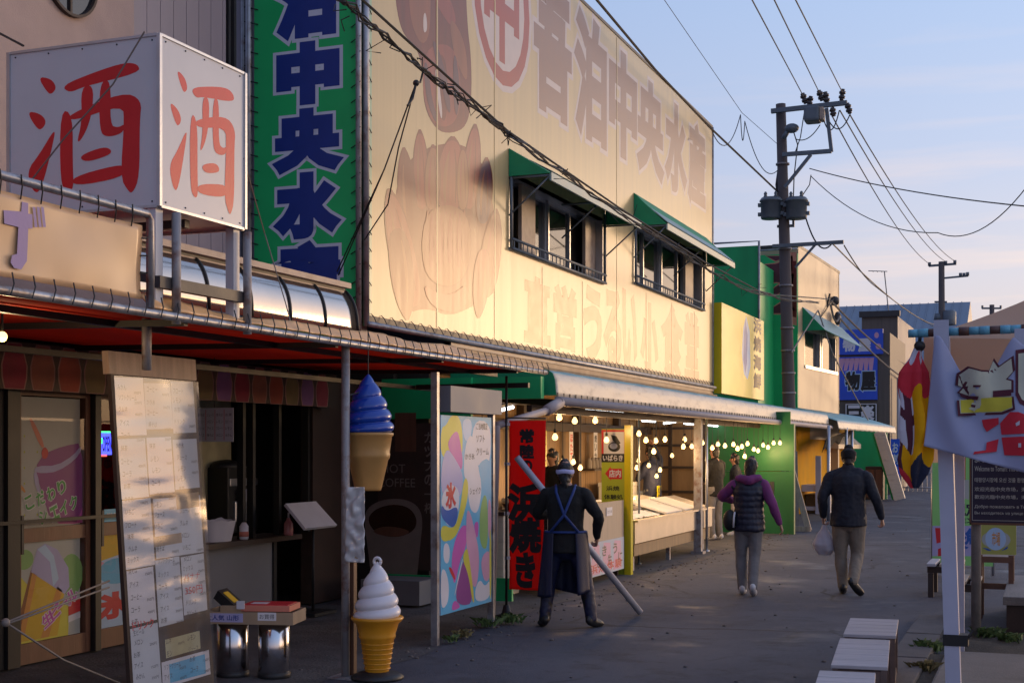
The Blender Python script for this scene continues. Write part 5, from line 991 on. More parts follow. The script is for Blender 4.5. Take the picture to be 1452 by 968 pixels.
q = P(409, 752, x=XS + .1); t = thing('soap_pump', 'pink hand gel pump bottle at the right end of the counter', 'bottle', (XS + .1, q.y, zc + .02)); g = MB().mat('pink_gel'); g.lathe((XS + .1, q.y, zc + .02), [(.045, 0), (.05, .02), (.048, .12), (.02, .16), (.018, .18)], 14); g.build('bottle', None, t); g = MB().mat('cream_white'); g.tube([(XS + .1, q.y, zc + .19), (XS + .1, q.y, zc + .25), (XS + .1, q.y + .06, zc + .25)], .01, 6); g.build('pump', None, t)
q0_, q1_ = P(427, 750, x=-6.9), P(472, 712, x=-6.9); t = thing('tray_stand', 'small white tray on a thin stand beside the shop counter', 'stand', (-6.9, q0_.y + .2, 0)); g = MB().mat('cream_white'); g.add([(-6.86, q0_.y, q0_.z), (-6.86, q1_.y, q0_.z), (-7.1, q1_.y - .02, q1_.z), (-7.1, q0_.y + .02, q1_.z)], [(0, 1, 2, 3)]); g.build('tray', None, t, solid=.03); g = MB().mat('black'); g.tube([(-6.95, (q0_.y + q1_.y) / 2, 0.04), (-6.95, (q0_.y + q1_.y) / 2, q0_.z + .04)], .015, 6); g.box((-7.1, q0_.y + .1, .03), (-6.8, q1_.y - .1, .06)); g.build('stem', None, t)
s9 = sheet_y(P(300, 620, x=-8.4).y + .3, -8.4, -7.6, 1.75, 2.15); yq = P(304, 600, x=-8).y; s9 = sheet_y(10.9, -8.55, -7.75, P(304, 626, y=10.9).z, P(304, 578, y=10.9).z); xq0, xq1 = P(277, 600, y=10.9).x, P(331, 600, y=10.9).x
s9 = sheet_y(10.9, xq0, xq1, P(304, 626, y=10.9).z, P(304, 578, y=10.9).z); g = MB().mat('paper'); s9.panel(g, .005); g.mat('p_red')
for k in range(4): s9.poly(g, [(.03 + .24 * k, .05), (.045 + .24 * k, .05), (.045 + .24 * k, .95), (.03 + .24 * k, .95)], 1)
g.mat('black_ink'); [s9.text(g, rn.choice(items), .07 + .24 * k, .15 + .2 * j, .24 + .24 * k, .24 + .2 * j, 0, 1) for k in range(4) for j in range(4)]
g.mat('cable'); g.tube([s9.at(.5, 1), (s9.at(.5, 1).x, 10.9, 2.7)], .004, 5); tag(g.build('price_list'), 'pale four column price list hanging inside the shop window', 'price list')
# ------------------------------------------------------------------ neon sign deep in the shop
q0_, q1_ = P(139, 646, x=XS - .12), P(151, 612, x=XS - .12); t = thing('neon_sign', 'small blue and green glowing sign behind the glass beside the menu board', 'neon sign', (XS - .12, q0_.y, q0_.z)); s9 = sheet_x(XS - .12, q0_.y, q1_.y + .08, q0_.z, q1_.z); g = MB().mat('black'); s9.panel(g, .03); g.build('housing', None, t); g = MB().mat('led_blue'); s9.poly(g, [(.05, .05), (.95, .05), (.95, .95), (.05, .95)], 1); g.mat('led_green'); s9.poly(g, [(.0, .96), (1, .96), (1, 1.03), (0, 1.03)], 2); s9.poly(g, [(.1, .5), (.3, .5), (.3, .75), (.1, .75)], 2); g.mat('led_red'); s9.poly(g, [(0, -.03), (.6, -.03), (.6, .05), (0, .05)], 2); g.mat('black'); s9.text(g, 'OPEN', .3, .2, .92, .8, .03, 2); g.build('display', None, t)
q = P(3, 477, x=-5.6); t = thing('canopy_lamp', 'small warm lamp under the near canopy at the left edge', 'lamp', q); g = MB().mat('bulb_glow'); g.ball(q, .03, 8); g.build('bulb', None, t); g = MB().mat('black'); g.tube([q + Vector((0, 0, .02)), (q.x, q.y, 2.64)], .008, 6); g.build('socket', None, t)
ld = bpy.data.lights.new('bulb_light', 'POINT'); ld.energy = 7; ld.color = (1.0, .66, .34); ld.shadow_soft_size = .04; lo_ = bpy.data.objects.new('bulb_light', ld); C.objects.link(lo_); lo_.parent = t; lo_.location = (0, 0, -.1)
# ------------------------------------------------------------------ beyond the market: yellow sign, green walls, the pale house
xy = XB + .16; yy0, yy1 = YB1 + .15, P(1083, 500, x=xy).y
ztp, zbt = P(1022, 428, x=xy).z, P(1022, 557, x=xy).z
t = thing('fish_sign', 'glossy yellow box sign with faded blue fish and black lettering past the billboard', 'sign', (xy - .1, (yy0 + yy1) / 2, zbt))
s_ = sheet_x(xy, yy0, yy1, zbt, ztp); g = MB().mat('yellow_sign'); g.box((xy - .16, yy0, zbt), (xy, yy1, ztp)); bx = g.build('cabinet', None, t)
g = MB().mat('p_sky'); s_.pxpoly(g, [(1058, 448), (1063, 470), (1064, 520), (1060, 538), (1055, 530), (1052, 500), (1054, 465)], 1); g.mat('p_dblue'); s_.pxpoly(g, [(1057, 452), (1060, 475), (1059, 515), (1057, 530), (1054, 510), (1055, 470)], 2)
g.mat('black_ink')
for k, t_ in enumerate('浜焼海鮮'): a, b = s_.uv(1074, 462 + 26 * k); s_.text(g, t_, a - .09, b - .085, a + .09, b + .085, .05, 2)
g.mat('yellow_paint'); [s_.poly(g, [(.1, .1 + .2 * k), (.16, .1 + .2 * k), (.16, .2 + .2 * k), (.1, .2 + .2 * k)], 1) for k in range(0)]
g.build('fish_print', None, bx)
yA = 33.4; a, b = P(1000, 352, y=yA), P(1075, 352, y=yA)
hs = thing('green_annex', 'green sheet metal annex with faded red crab claw print behind the utility pole', 'building', (-7, 35, 0))
g = MB().mat('green_paint'); g.box((a.x, yA, 2.4), (b.x, yA + .25, a.z)); g.box((a.x - 3, yA + .25, 2.4), (b.x - .1, 40, a.z - .3)); g.build('front_wall', None, hs)
g = MB().mat('steel_pipe'); g.tube([(a.x, yA - .04, a.z + .1), (b.x + .03, yA - .04, a.z + .1), (b.x + .03, yA - .04, 3.0)], .03, 6); g.build('pipe_frame', None, hs)
yB = 36.0; c1, d1_ = P(1077, 362, y=yB), P(1131, 362, y=yB)
s_ = sheet_y(yB, c1.x, d1_.x, 2.3, c1.z); g = MB().mat('green_paint'); s_.panel(g, .2); gp = g.build('side_panel', None, hs)
g = MB()
for q in ([(1078, 376), (1100, 374), (1122, 366), (1124, 384), (1100, 388), (1079, 386)], [(1081, 397), (1090, 390), (1112, 386), (1126, 388), (1124, 402), (1100, 400), (1084, 404)], [(1083, 418), (1104, 404), (1118, 402), (1112, 412), (1092, 422)], [(1078, 435), (1092, 438), (1106, 430), (1120, 428), (1128, 440), (1112, 444), (1090, 444), (1079, 442)], [(1086, 363), (1104, 363), (1118, 364), (1100, 370)], [(1116, 370), (1129, 370), (1129, 450), (1118, 448), (1112, 420)]):
    mx, my = sum(p[0] for p in q) / len(q), sum(p[1] for p in q) / len(q)
    g.mat('p_salmon'); s_.pxpoly(g, [(mx + (x_ - mx) * 1.08, my + (y_ - my) * 1.3) for x_, y_ in q], 1); g.mat('p_maroon' if q[0][0] != 1116 else 'crab_red'); s_.pxpoly(g, q, 2)
g.build('claw_print', None, gp)
g = MB().mat('steel_pipe'); g.tube([(c1.x, yB - .04, c1.z + .12), (d1_.x, yB - .04, c1.z + .12)], .025, 6); g.tube([(c1.x, yB - .04, 3), (c1.x, yB - .04, c1.z + .12)], .025, 6); g.build('pipe_frame', None, hs)
A_ = P(1132, 350, y=yB + .1); B_ = P(1190, 388, x=-5.62)
ph = thing('pale_house', 'small sunlit cream building with one green awning window beyond the utility pole', 'house', (A_.x, A_.y, 0))
dv = (Vector((B_.x, B_.y, 0)) - Vector((A_.x, A_.y, 0))); ln = dv.length; dv.normalize(); nv = Vector((dv.y, -dv.x, 0))
s_ = Sheet((A_.x, A_.y, 0), dv, (0, 0, 1), ln, A_.z)
def hz(px, py): return s_.uv(px, py)
w0, w1 = hz(1141, 515), hz(1187, 530); wt = hz(1141, 466)
tB = hz(1190, 388)[1]
g = MB().mat('house_wall'); ho = [(max(.05, w0[0]), w1[0])]; za_, zb4 = w0[1] - .01, wt[1]
for (a0, b0_, a1, b1) in ((0, .28, w0[0], 1), (w1[0], .28, 1, 1), (w0[0], .28, w1[0], za_), (w0[0], zb4, w1[0], 1)):
    tt = lambda a_: 1 + (tB - 1) * a_ if b1 == 1 else b1
    g.prism([s_.at(a0, b0_), s_.at(a1, b0_), s_.at(a1, tt(a1)), s_.at(a0, tt(a0))], -nv * .2)
g.prism([s_.at(1, .0), s_.at(1, .0) - nv * 5, s_.at(1, tB) - nv * 5, s_.at(1, tB)], -dv * .15)
g.prism([s_.at(0, .28) - nv * .2, s_.at(0, .28) - nv * 5, s_.at(0, 1) - nv * 5, s_.at(0, 1) - nv * .2], dv * .15)
g.build('wall', None, ph)
g = MB().mat('dark_trim'); g.prism([s_.at(-.01, 1.001), s_.at(1.02, tB + .001), s_.at(1.02, tB + .012), s_.at(-.01, 1.012)], -nv * 5); g.build('roof', None, ph)
g = MB().mat('alu'); wq = lambda a_, b_, dz=0: s_.at(a_, b_) - nv * (.12 - dz)
for a_ in (w0[0], (w0[0] + w1[0]) / 2 - .02, (w0[0] + w1[0]) / 2 + .02, w1[0] - .02): g.prism([wq(a_, za_), wq(a_ + .02, za_), wq(a_ + .02, zb4), wq(a_, zb4)], nv * .1)
g.prism([wq(w0[0], za_ - .008, .05), wq(w1[0], za_ - .008, .05), wq(w1[0], za_ + .004, .05), wq(w0[0], za_ + .004, .05)], nv * .1); wd = g.build('window', None, ph)
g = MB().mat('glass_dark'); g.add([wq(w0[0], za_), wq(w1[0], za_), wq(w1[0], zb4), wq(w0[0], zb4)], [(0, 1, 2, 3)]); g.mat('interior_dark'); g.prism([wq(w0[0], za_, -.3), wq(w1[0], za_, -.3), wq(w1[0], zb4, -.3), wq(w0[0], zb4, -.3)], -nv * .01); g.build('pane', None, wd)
g = MB().mat('awning_green'); zA = zb4 + .06; q0_, q1_, q2, q3 = s_.at(w0[0] - .05, zA + .02), s_.at(w1[0] + .12, zA - .005), s_.at(w1[0] + .12, zb4 - .03) + nv * .6, s_.at(w0[0] - .05, zb4 - .01) + nv * .6
g.add([s_.at(w0[0] - .05, zA + .02), q3, s_.at(w0[0] - .05, zb4 - .01)], [(0, 1, 2)]); g.mat('awning_edge'); g.add([q0_, q1_, q2, q3], [(0, 3, 2, 1)]); g.mat('awning_green'); g.add([p - Vector((0, 0, .012)) for p in (q0_, q1_, q2, q3)], [(0, 1, 2, 3)]); g.build('awning', None, ph, solid=.006)
q = s_.at(.8, 0) ; qz = P(1176, 427, y=q.y).z
g = MB().mat('dark_trim'); c = Vector((q.x, q.y, qz)) + nv * .08; g.ball(c, .14, 8); g.ball(c + Vector((.08, .05, -.5)), .2, 8, (.5, 1, 1)); g.bar(c, c - nv * .3 + Vector((0, 0, -.1)), .03, .03); g.bar(c - dv * .6 + Vector((0, 0, .15)), c - dv * .6 - nv * .1 + Vector((0, 0, -.3)), .05, .05); g.tube([c + Vector((0, 0, .1)), c - dv * 2.3 - nv * .1 + Vector((0, 0, -1.0))], .02, 5); g.build('cable_bracket', None, ph)
# ------------------------------------------------------------------ second, lower canopy and the closed yellow stall
y2a, y2b = YC1 + .05, P(1262, 608, x=-4.65).y
t = thing('far_canopy', 'shorter cream canopy with scalloped edge beyond the long stall canopy', 'canopy', (-4.8, 39, 2.2))
g = MB().mat('canopy_cyan'); g.grid(lambda a, b: (-5.9 + 1.1 * b + .3 * a, y2a + (y2b - y2a) * a, 2.75 - .35 * b), 20, 4); g.mat('canopy_cream'); g.grid(lambda a, b: (-4.8 + .04 * b + .3 * a, y2a + (y2b - y2a) * a, 2.4 - .2 * b - .015 * abs(math.sin(a * 40)) * b), 160, 4); g.build('canopy_sheet', None, t, solid=.012)
for px_ in (1175, 1200, 1208):
    q = P(px_, 720, z=0); q = P(px_, 640, x=-4.75); g = MB().mat('alu'); g.tube([(q.x, q.y, 0), (q.x, q.y, 2.25)], .04, 8); g.build('post', None, t)
yq = 41.5; a, b = P(1112, 650, y=yq), P(1206, 650, y=yq)
t = thing('yellow_stall', 'closed stall with bright yellow ochre walls beyond the green partition', 'stall', (-6, 39, 0))
g = MB().mat('yellow_paint'); g.box((-6.05, 35.4, 0), (-5.9, 46.6, 2.45)); g.box((-7.6, 35.2, 0), (-5.9, 35.35, 2.45)); g.build('wall', None, t)
g = MB().mat('canopy_cream'); q = P(1190, 632, x=-5.6); g.prism([(-5.88, 40.0, q.z + .4), (-5.5, 40.0, q.z + .05), (-5.5, 40.0, q.z - .08), (-5.88, 40.0, q.z - .05)], (0, 5.2, 0)); g.build('shutter_box', None, t)
g = MB().mat('cloth_black'); g.grid(lambda u_, v_: (-5.2 - .1 * v_, 35.5 + 6 * u_, 1.95 + .35 * u_ - .35 * v_ * (1 - .6 * u_) + .07 * math.sin(u_ * 21) * v_), 24, 5); g.build('torn_tarp', None, t, solid=.01)
g = MB().mat('wood_warm'); g.box((-5.88, 36.5, 0), (-5.5, 39, .5)); g.build('crate_base', None, t)
# pale table frame in front of it
q = P(1163, 790, y=33); yq2 = 36.0; x0_, x1_ = P(1136, 690, y=yq2).x, P(1172, 690, y=yq2).x; zt_ = P(1163, 646, y=yq2).z; zb_ = P(1150, 690, y=yq2).z
t = thing('table_frame', 'pale painted table frame with one tall upright in front of the yellow stall', 'table', ((x0_ + x1_) / 2, yq2, 0)); g = MB().mat('tent_leg'); g.box((x0_ - .6, yq2, zb_ - .12), (x1_, yq2 + 1, zb_ + .05)); g.build('top', None, t); g = MB().mat('tent_leg'); xp = P(1160, 700, y=yq2).x; g.box((xp - .06, yq2 - .05, 0), (xp + .08, yq2 - .01, zt_)); g.build('upright', None, t); g = MB().mat('tent_leg'); g.box((x0_ - .6, yq2, .1), (x1_, yq2 + .05, .2)); g.build('rail', None, t)
for xx in (x0_ - .5, x1_ - .06): g = MB().mat('tent_leg'); g.box((xx, yq2 + .06, 0), (xx + .05, yq2 + .9, zb_ - .13)); g.build('leg', None, t)
# leaning wooden frames at the end of the green partition
q = P(1135, 757, z=0)
t = thing('timber_ladder', 'pale wooden ladder frame leaning at the end of the green partition', 'frame', (q.x, q.y, 0)); g = MB().mat('wood_pale'); yy = 28.4; pa_, pb5 = P(1117, 645, y=yy + .5), P(1147, 748, y=yy); g.bar((pb5.x, yy, .02), (pa_.x, yy + .5, pa_.z), .12, .05, (0, 1, 0)); g.build('rail', None, t); g = MB().mat('wood_pale'); pa_, pb5 = P(1110, 655, y=yy + .3), P(1117, 748, y=yy); g.bar((pb5.x, yy, .02), (pa_.x, yy + .3, pa_.z), .09, .05, (0, 1, 0)); g.build('rail', None, t); g = MB().mat('wood_pale'); g.bar((P(1112, 750, y=yy).x, yy - .03, .06), (P(1150, 745, y=yy).x, yy - .03, .06), .06, .1); g.build('rung', None, t)
t = thing('leaning_plank', 'thin dark batten standing behind the pale ladder frame', 'plank', (P(1130, 740, y=29).x, 29, 0)); g = MB().mat('wood_grey'); g.bar((P(1131, 745, y=29).x, 29, .02), (P(1128, 650, y=29.3).x, 29.3, 1.65), .07, .04); g.build('plank', None, t)
# far green shed, cabinet, leaning white board
yq = 47.5; a, b = P(1203, 650, y=yq), P(1262, 650, y=yq)
tag(MB().mat('green_paint').box((a.x - 1, yq, 0), (b.x - .1, yq + .12, 2.45)).build('green_screen'), 'dark green screen wall at the end of the far canopy', 'screen wall')
q0_, q1_ = P(1228, 710, y=46.8), P(1253, 661, y=46.8); t = thing('dark_cabinet', 'dark brown cabinet against the far green screen wall', 'cabinet', (q0_.x, 46.8, 0)); g = MB().mat('wood_dark'); g.box((q0_.x, 46.6, 0), (q1_.x, 47.2, q1_.z), .02); g.build('body', None, t); g = MB().mat('wood_brown'); g.box((q0_.x + .03, 46.57, .1), (q0_.x + .3, 46.6, q1_.z - .1)); g.box((q0_.x + .33, 46.57, .1), (q1_.x - .03, 46.6, q1_.z - .1)); g.build('door', None, t)
p1, p2 = P(1276, 706, y=46.5), P(1247, 612, y=46.5); t = thing('leaning_board', 'long cream board leaning against the end of the far canopy', 'board', (p1.x, 46.5, 0)); g = MB().mat('canopy_cream'); g.bar((p1.x, 46.5, .03), (p2.x, 46.5, p2.z), .35, .2, (0, 1, 0)); g.build('board', None, t); g = MB().mat('green_paint'); g.bar((p1.x - .2, 46.62, .03), (p2.x - .2, 46.62, p2.z), .12, .2, (0, 1, 0)); g.build('green_edge', None, t)
# blue signed shop
yq = 52.0; zr = P(1200, 462, y=yq).z; a, b = P(1185, 500, y=yq), P(1262, 500, y=yq)
t = thing('blue_signed_shop', 'dark shop front covered with blue signs at the end of the street', 'shop', (a.x, yq, 0)); g = MB().mat('brown_siding'); g.box((a.x - 4, yq, 0), (b.x, yq + 6, zr - .3)); g.build('wall', None, t)
def fsign(x0_, x1_, y0_, y1_, base, nm):
    p1, p2 = P(x0_, y1_, y=yq - .12), P(x1_, y0_, y=yq - .12); s_ = sheet_y(yq - .12, p1.x, p2.x, p1.z, p2.z); g = MB().mat(base); s_.panel(g, .1); return s_, g, nm
s_, g, nm = fsign(1188, 1252, 466, 503, 'blue_sign', 'upper_sign'); g.mat('p_white')
for t_, x_ in (('物', 1204), ('屋', 1226)): a0, b0_ = s_.uv(x_, 489); s_.text(g, t_, a0 - .13, b0_ - .24, a0 + .13, b0_ + .24, .05, 1)
g.mat('p_pink'); s_.oval(g, .86, .75, .05, .12, 1); s_.oval(g, .9, .3, .06, .12, 1); g.build(nm, None, t)
s_, g, nm = fsign(1188, 1244, 505, 567, 'blue_sign', 'middle_sign'); g.mat('p_pink')
for k in range(7): s_.poly(g, [(.02 + .13 * k, .68), (.1 + .13 * k, .68), (.2 + .12 * k, .97), (.06 + .12 * k, .97)], 1)
for t_, x_ in (('物', 1209), ('屋', 1231)):
    a0, b0_ = s_.uv(x_, 540); g.mat('p_sky'); s_.text(g, t_, a0 - .17, b0_ - .2, a0 + .17, b0_ + .2, .05, 2, grow=.05); g.mat('black_ink'); s_.text(g, t_, a0 - .17, b0_ - .2, a0 + .17, b0_ + .2, .05, 3)
g.build(nm, None, t)
s_, g, nm = fsign(1199, 1243, 572, 599, 'black', 'lower_sign'); g.mat('p_white'); s_.poly(g, [(.0, .0), (1, 0), (1, .04), (0, .04)], 1); s_.poly(g, [(.0, .96), (1, .96), (1, 1), (0, 1)], 1); s_.poly(g, [(.0, .04), (.03, .04), (.03, .96), (0, .96)], 1); s_.poly(g, [(.97, .04), (1, .04), (1, .96), (.97, .96)], 1)
for k, t_ in enumerate('三楽'): s_.text(g, t_, .08 + .44 * k, .15, .46 + .44 * k, .88, .05, 1)
g.build(nm, None, t)
# lit low building beside it
yq = 54.0; a, b = P(1258, 500, y=yq), P(1300, 520, y=70); zz = P(1262, 492, y=yq).z; zz2 = P(1300, 522, y=70).z
t = thing('low_pale_building', 'low sunlit pale building with small windows past the blue signs', 'building', (a.x, yq, 0)); g = MB().mat('pale_wall'); g.add([(a.x, yq, 0), (b.x, 70, 0), (b.x, 70, zz2), (a.x, yq, zz), (a.x - 4, yq, 0), (b.x - 4, 70, 0), (b.x - 4, 70, zz2), (a.x - 4, yq, zz)], [(0, 1, 2, 3), (4, 0, 3, 7), (3, 2, 6, 7), (1, 5, 6, 2)]); g.build('wall', None, t)
for k, px_ in enumerate((1268, 1277, 1286, 1293)):
    y_ = 55.5 + 3.6 * k; f_ = (y_ - yq) / (70 - yq); x_ = a.x + (b.x - a.x) * f_ + .02; f2 = (y_ + 1.7 - yq) / (70 - yq); x2 = a.x + (b.x - a.x) * f2 + .02
    g = MB().mat('alu'); g.prism([(x_, y_, 3.3), (x2, y_ + 1.7, 3.3), (x2, y_ + 1.7, 4.5), (x_, y_, 4.5)], (.04, 0, 0)); w_ = g.build('window', None, t); g = MB().mat('glass_dark'); g.prism([(x_ + .045, y_ + .1, 3.4), (x2 + .045, y_ + 1.6, 3.4), (x2 + .045, y_ + 1.6, 4.4), (x_ + .045, y_ + .1, 4.4)], (.01, 0, 0)); g.build('pane', None, w_)
# tall brown building, big blue roofed hall
yq = 62; a, b = P(1222, 450, y=yq), P(1273, 448, y=yq); b2 = P(1298, 468, y=72)
t = thing('brown_building', 'tall dark brown clad building with its street side coloured pale as if sunlit', 'building', (a.x, yq, 0)); g = MB().mat('brown_siding'); g.add([(a.x, yq, 0), (b.x, yq, 0), (b.x, yq, b.z), (a.x, yq, a.z)], [(0, 1, 2, 3)]); g.mat('pale_wall'); g.add([(b.x, yq, 0), (b2.x, 72, 0), (b2.x, 72, b2.z), (b.x, yq, b.z)], [(0, 1, 2, 3)]); g.mat('brown_siding'); g.add([(a.x, yq, a.z), (b.x, yq, b.z), (b2.x, 72, b2.z), (a.x, 72, b2.z)], [(0, 1, 2, 3)]); g.add([(a.x, 72, 0), (b2.x, 72, 0), (b2.x, 72, b2.z), (a.x, 72, b2.z)], [(0, 3, 2, 1)]); g.build('wall', None, t)  # street side takes the pale wall colour, standing for sunlight on the brown cladding
g = MB().mat('dark_trim'); g.box((a.x - .1, yq - .15, a.z), (b.x + .1, yq + .1, a.z + .25)); k_ = 0; g.build('roof_edge', None, t)
yq = 95; a, b = P(1180, 443, y=yq), P(1352, 436, y=yq); bm_ = P(1250, 520, y=yq)
t = thing('blue_hall', 'wide hall with a blue grey metal roof closing the far end of the street', 'hall', ((a.x + b.x) / 2, yq, 0)); g = MB().mat('hall_wall'); g.box((a.x - 12, yq + .5, 0), (b.x, yq + 25, bm_.z)); g.build('wall', None, t); g = MB().mat('roof_blue'); g.add([(a.x - 12, yq, bm_.z), (b.x + .5, yq, bm_.z), (b.x + .5, yq + 12, a.z + 1.6), (a.x - 12, yq + 12, a.z + 1.6), (b.x + .5, yq + 25, bm_.z), (a.x - 12, yq + 25, bm_.z)], [(0, 1, 2, 3), (3, 2, 4, 5), (1, 4, 2)]); k = 0
while a.x - 12 + k * .6 < b.x + .4: x_ = a.x - 12 + k * .6; g.bar((x_, yq, bm_.z + .03), (x_, yq + 12, a.z + 1.63), .06, .06); k += 1
g.build('roof', None, t)
q = P(1258, 440, y=96); t = thing('roof_aerial', 'thin television aerial on a mast above the blue roofed hall', 'aerial', (q.x, 99, q.z)); g = MB().mat('metal_grey'); qt = P(1254, 385, y=99); qb = P(1261, 440, y=99); g.tube([(qb.x, 99, qb.z - .6), qt], .04, 5); g.tube([qt + Vector((-1.1, 0, .1)), qt + Vector((.2, 0, 0))], .03, 5); [g.tube([qt + Vector((-.2 - .3 * k, -.4, .03 * k)), qt + Vector((-.2 - .3 * k, .4, .03 * k))], .02, 4) for k in range(3)]; g.build('mast', None, t)
# far fence
yq = 56.5; a, b = P(1278, 690, y=yq), P(1302, 690, y=yq); t = thing('far_railing', 'grey metal railing across the far end of the street', 'railing', (a.x, yq, 0)); g = MB().mat('alu')
pieces('rail', 'alu', [(lambda g, z_=z_: g.tube([(a.x - 1, yq, z_), (b.x + 2.5, yq, z_)], .03, 6)) for z_ in (.15, .85, 1.15)], t)
pieces('baluster', 'alu', [(lambda g, x_=a.x - 1 + .18 * i: g.tube([(x_, yq, 0), (x_, yq, 1.15)], .018, 5)) for i in range(24)], t)
q0_, q1_ = P(1263, 690, y=50), P(1276, 622, y=50); t = thing('blue_nobori', 'small blue upright flag behind the leaning cream board', 'flag', (q0_.x, 50, 0)); g = MB().mat('blue_sign'); s_ = sheet_y(50, q0_.x, q1_.x, q0_.z, q1_.z); s_.panel(g, .01); g.mat('p_white'); [s_.text(g, c_, .2, .72 - .24 * k, .8, .92 - .24 * k, .03, 1) for k, c_ in enumerate('お刺身丼')]; g.build('cloth', None, t); g = MB().mat('alu'); g.tube([(q1_.x + .03, 50, 0), (q1_.x + .03, 50, q1_.z + .15)], .02, 6); g.build('pole', None, t)
q = P(1289, 690, y=53); t = thing('sign_post', 'thin white post standing in front of the low pale building', 'post', (q.x, 53, 0)); g = MB().mat('cream_white'); qt = P(1275, 537, y=53); g.tube([(qt.x, 53, 0), (qt.x, 53, qt.z)], .09, 8); g.tube([(qt.x, 53, qt.z), (qt.x, 53, qt.z + .04)], .1, 8); g.build('post', None, t)
# ------------------------------------------------------------------ utility poles
yp = 32.0
def Q(px, py, y=yp): return P(px, py, y=y)
t = thing('utility_pole', 'big concrete utility pole with transformers rising through the stall canopy', 'utility pole', Q(1119, 640) * 1); t.location.z = 0
b0_ = Q(1119.5, 600); tp = Q(1107, 148); g = MB().mat('concrete_pole'); g.tube([(b0_.x + .02, yp, 0), (b0_.x, yp, b0_.z), tp], [.155, .15, .115], 16); g.build('pole', None, t)
pieces('steel_band', 'rusty_steel', [(lambda g, f_=f_: g.tube([Q(1108.5 + 11 * f_, 185 + 400 * f_) + Vector((0, 0, -.02)), Q(1108.5 + 11 * f_, 185 + 400 * f_) + Vector((0, 0, .02))], .16, 14)) for f_ in (.12, .3, .42, .55, .7, .78, .86, .93)], t)
o = Vector((0, -.22, 0))
pieces('crossarm', 'metal_grey', [lambda g: g.bar(Q(1096, 161) + o, Q(1203, 149) + o, .10, .10), lambda g: (g.bar(Q(1112, 222) + o, Q(1181, 217) + o, .09, .09), g.bar(Q(1174, 157) + o, Q(1181, 218) + o, .08, .08)), lambda g: g.bar(Q(1115, 268) + o, Q(1152, 222) + o, .07, .07), lambda g: (g.bar(Q(1098, 351) + o, Q(1198, 345) + o, .09, .08), g.bar(Q(1130, 381) + o, Q(1158, 349) + o, .05, .05))], t)
g = MB().mat('metal_grey'); a, b = Q(1144, 157), Q(1166, 177); g.box((a.x, yp - .5, b.z), (b.x, yp - .05, a.z), .06); g.mat('beam_beige'); g.box((b.x + .005, yp - .45, b.z + .03), (b.x + .08, yp - .1, a.z - .05)); g.build('switch_box', None, t)
for px_ in (1095, 1131):
    a = Q(px_, 312); hh = (Q(px_, 282) - a).z; g = MB().mat('metal_grey'); c = a + Vector((0, -.15, 0)); g.lathe(c, [(.22, 0), (.24, .03), (.24, hh * .8), (.27, hh * .82), (.27, hh * .86), (.22, hh), (.1, hh * 1.02)], 16); [g.lathe(c + Vector((dx, -.05, hh)), [(.03, 0), (.05, .03), (.03, .06), (.045, .09), (.02, .14)], 8) for dx in (-.12, .12)]; [g.box((c.x - .3, c.y - .05, c.z + z_), (c.x - .22, c.y + .05, c.z + z_ + .08)) for z_ in (.08, hh * .6)]; [g.box((c.x + .22, c.y - .05, c.z + z_), (c.x + .3, c.y + .05, c.z + z_ + .08)) for z_ in (.08, hh * .6)]; g.build('transformer', None, t)
pieces('bracket', 'metal_grey', [lambda g: (g.bar(Q(1102, 321), Q(1126, 320), .06, .06), g.bar(Q(1125, 322), Q(1125, 300), .05, .05)), lambda g: (g.tube([Q(1113, 200) + o, Q(1121, 186) + o], .06, 6), g.ball(Q(1125, 185) + o, .14, 8, (1.2, 1, .8)))], t)
ins = [(1140, 136, 1145, 150), (1152, 140, 1149, 153), (1163, 132, 1168, 146), (1172, 134, 1175, 150), (1197, 130, 1195, 146), (1182, 156, 1184, 168), (1203, 150, 1207, 164)]
def insul(g, q4): a, b = Q(*q4[:2]) + o, Q(*q4[2:]) + o; [g.tube([a.lerp(b, k / 5), a.lerp(b, k / 5 + .2)], .075 if k % 2 else .05, 8) for k in range(5)]
pieces('insulator', 'insulator', [(lambda g, q4=q4: insul(g, q4)) for q4 in ins], t)
def sag(p, q, d, n=14): return [Vector(p).lerp(Vector(q), i / n) - Vector((0, 0, d * 4 * (i / n) * (1 - i / n))) for i in range(n + 1)]
g = MB().mat('cable'); g.tube(sag(Q(1175, 170) + o, Q(1210, 158) + o, .35), .014, 5); g.tube(sag(Q(1168, 166) + o, Q(1192, 160) + o, .4), .014, 5); g.tube([Q(1127, 188) + o, Q(1131, 205), Q(1126, 250), Q(1125, 282)], .014, 5); g.tube([Q(1143, 160) + o, Q(1135, 195), Q(1128, 215)], .012, 5); g.tube(sag(Q(1128, 197), Q(1165, 180) + o, .15), .012, 5); g.tube([Q(1104, 240), Q(1101, 262), Q(1104, 285)], .03, 6); g.tube([Q(1150, 248), Q(1148, 262), Q(1136, 280)], .012, 5); g.build('jumper_cable', None, t)
yf_ = 82.0
t = thing('utility_pole', 'distant thin utility pole with transformer in front of the blue roofed hall', 'utility pole', P(1336, 560, y=yf_)); t.location.z = 0
F_ = lambda px, py: P(px, py, y=yf_)
g = MB().mat('concrete_pole'); g.tube([(F_(1336.5, 600).x, yf_, 0), F_(1335, 371)], [.22, .17], 10); g.build('pole', None, t)
g = MB().mat('metal_grey'); pass
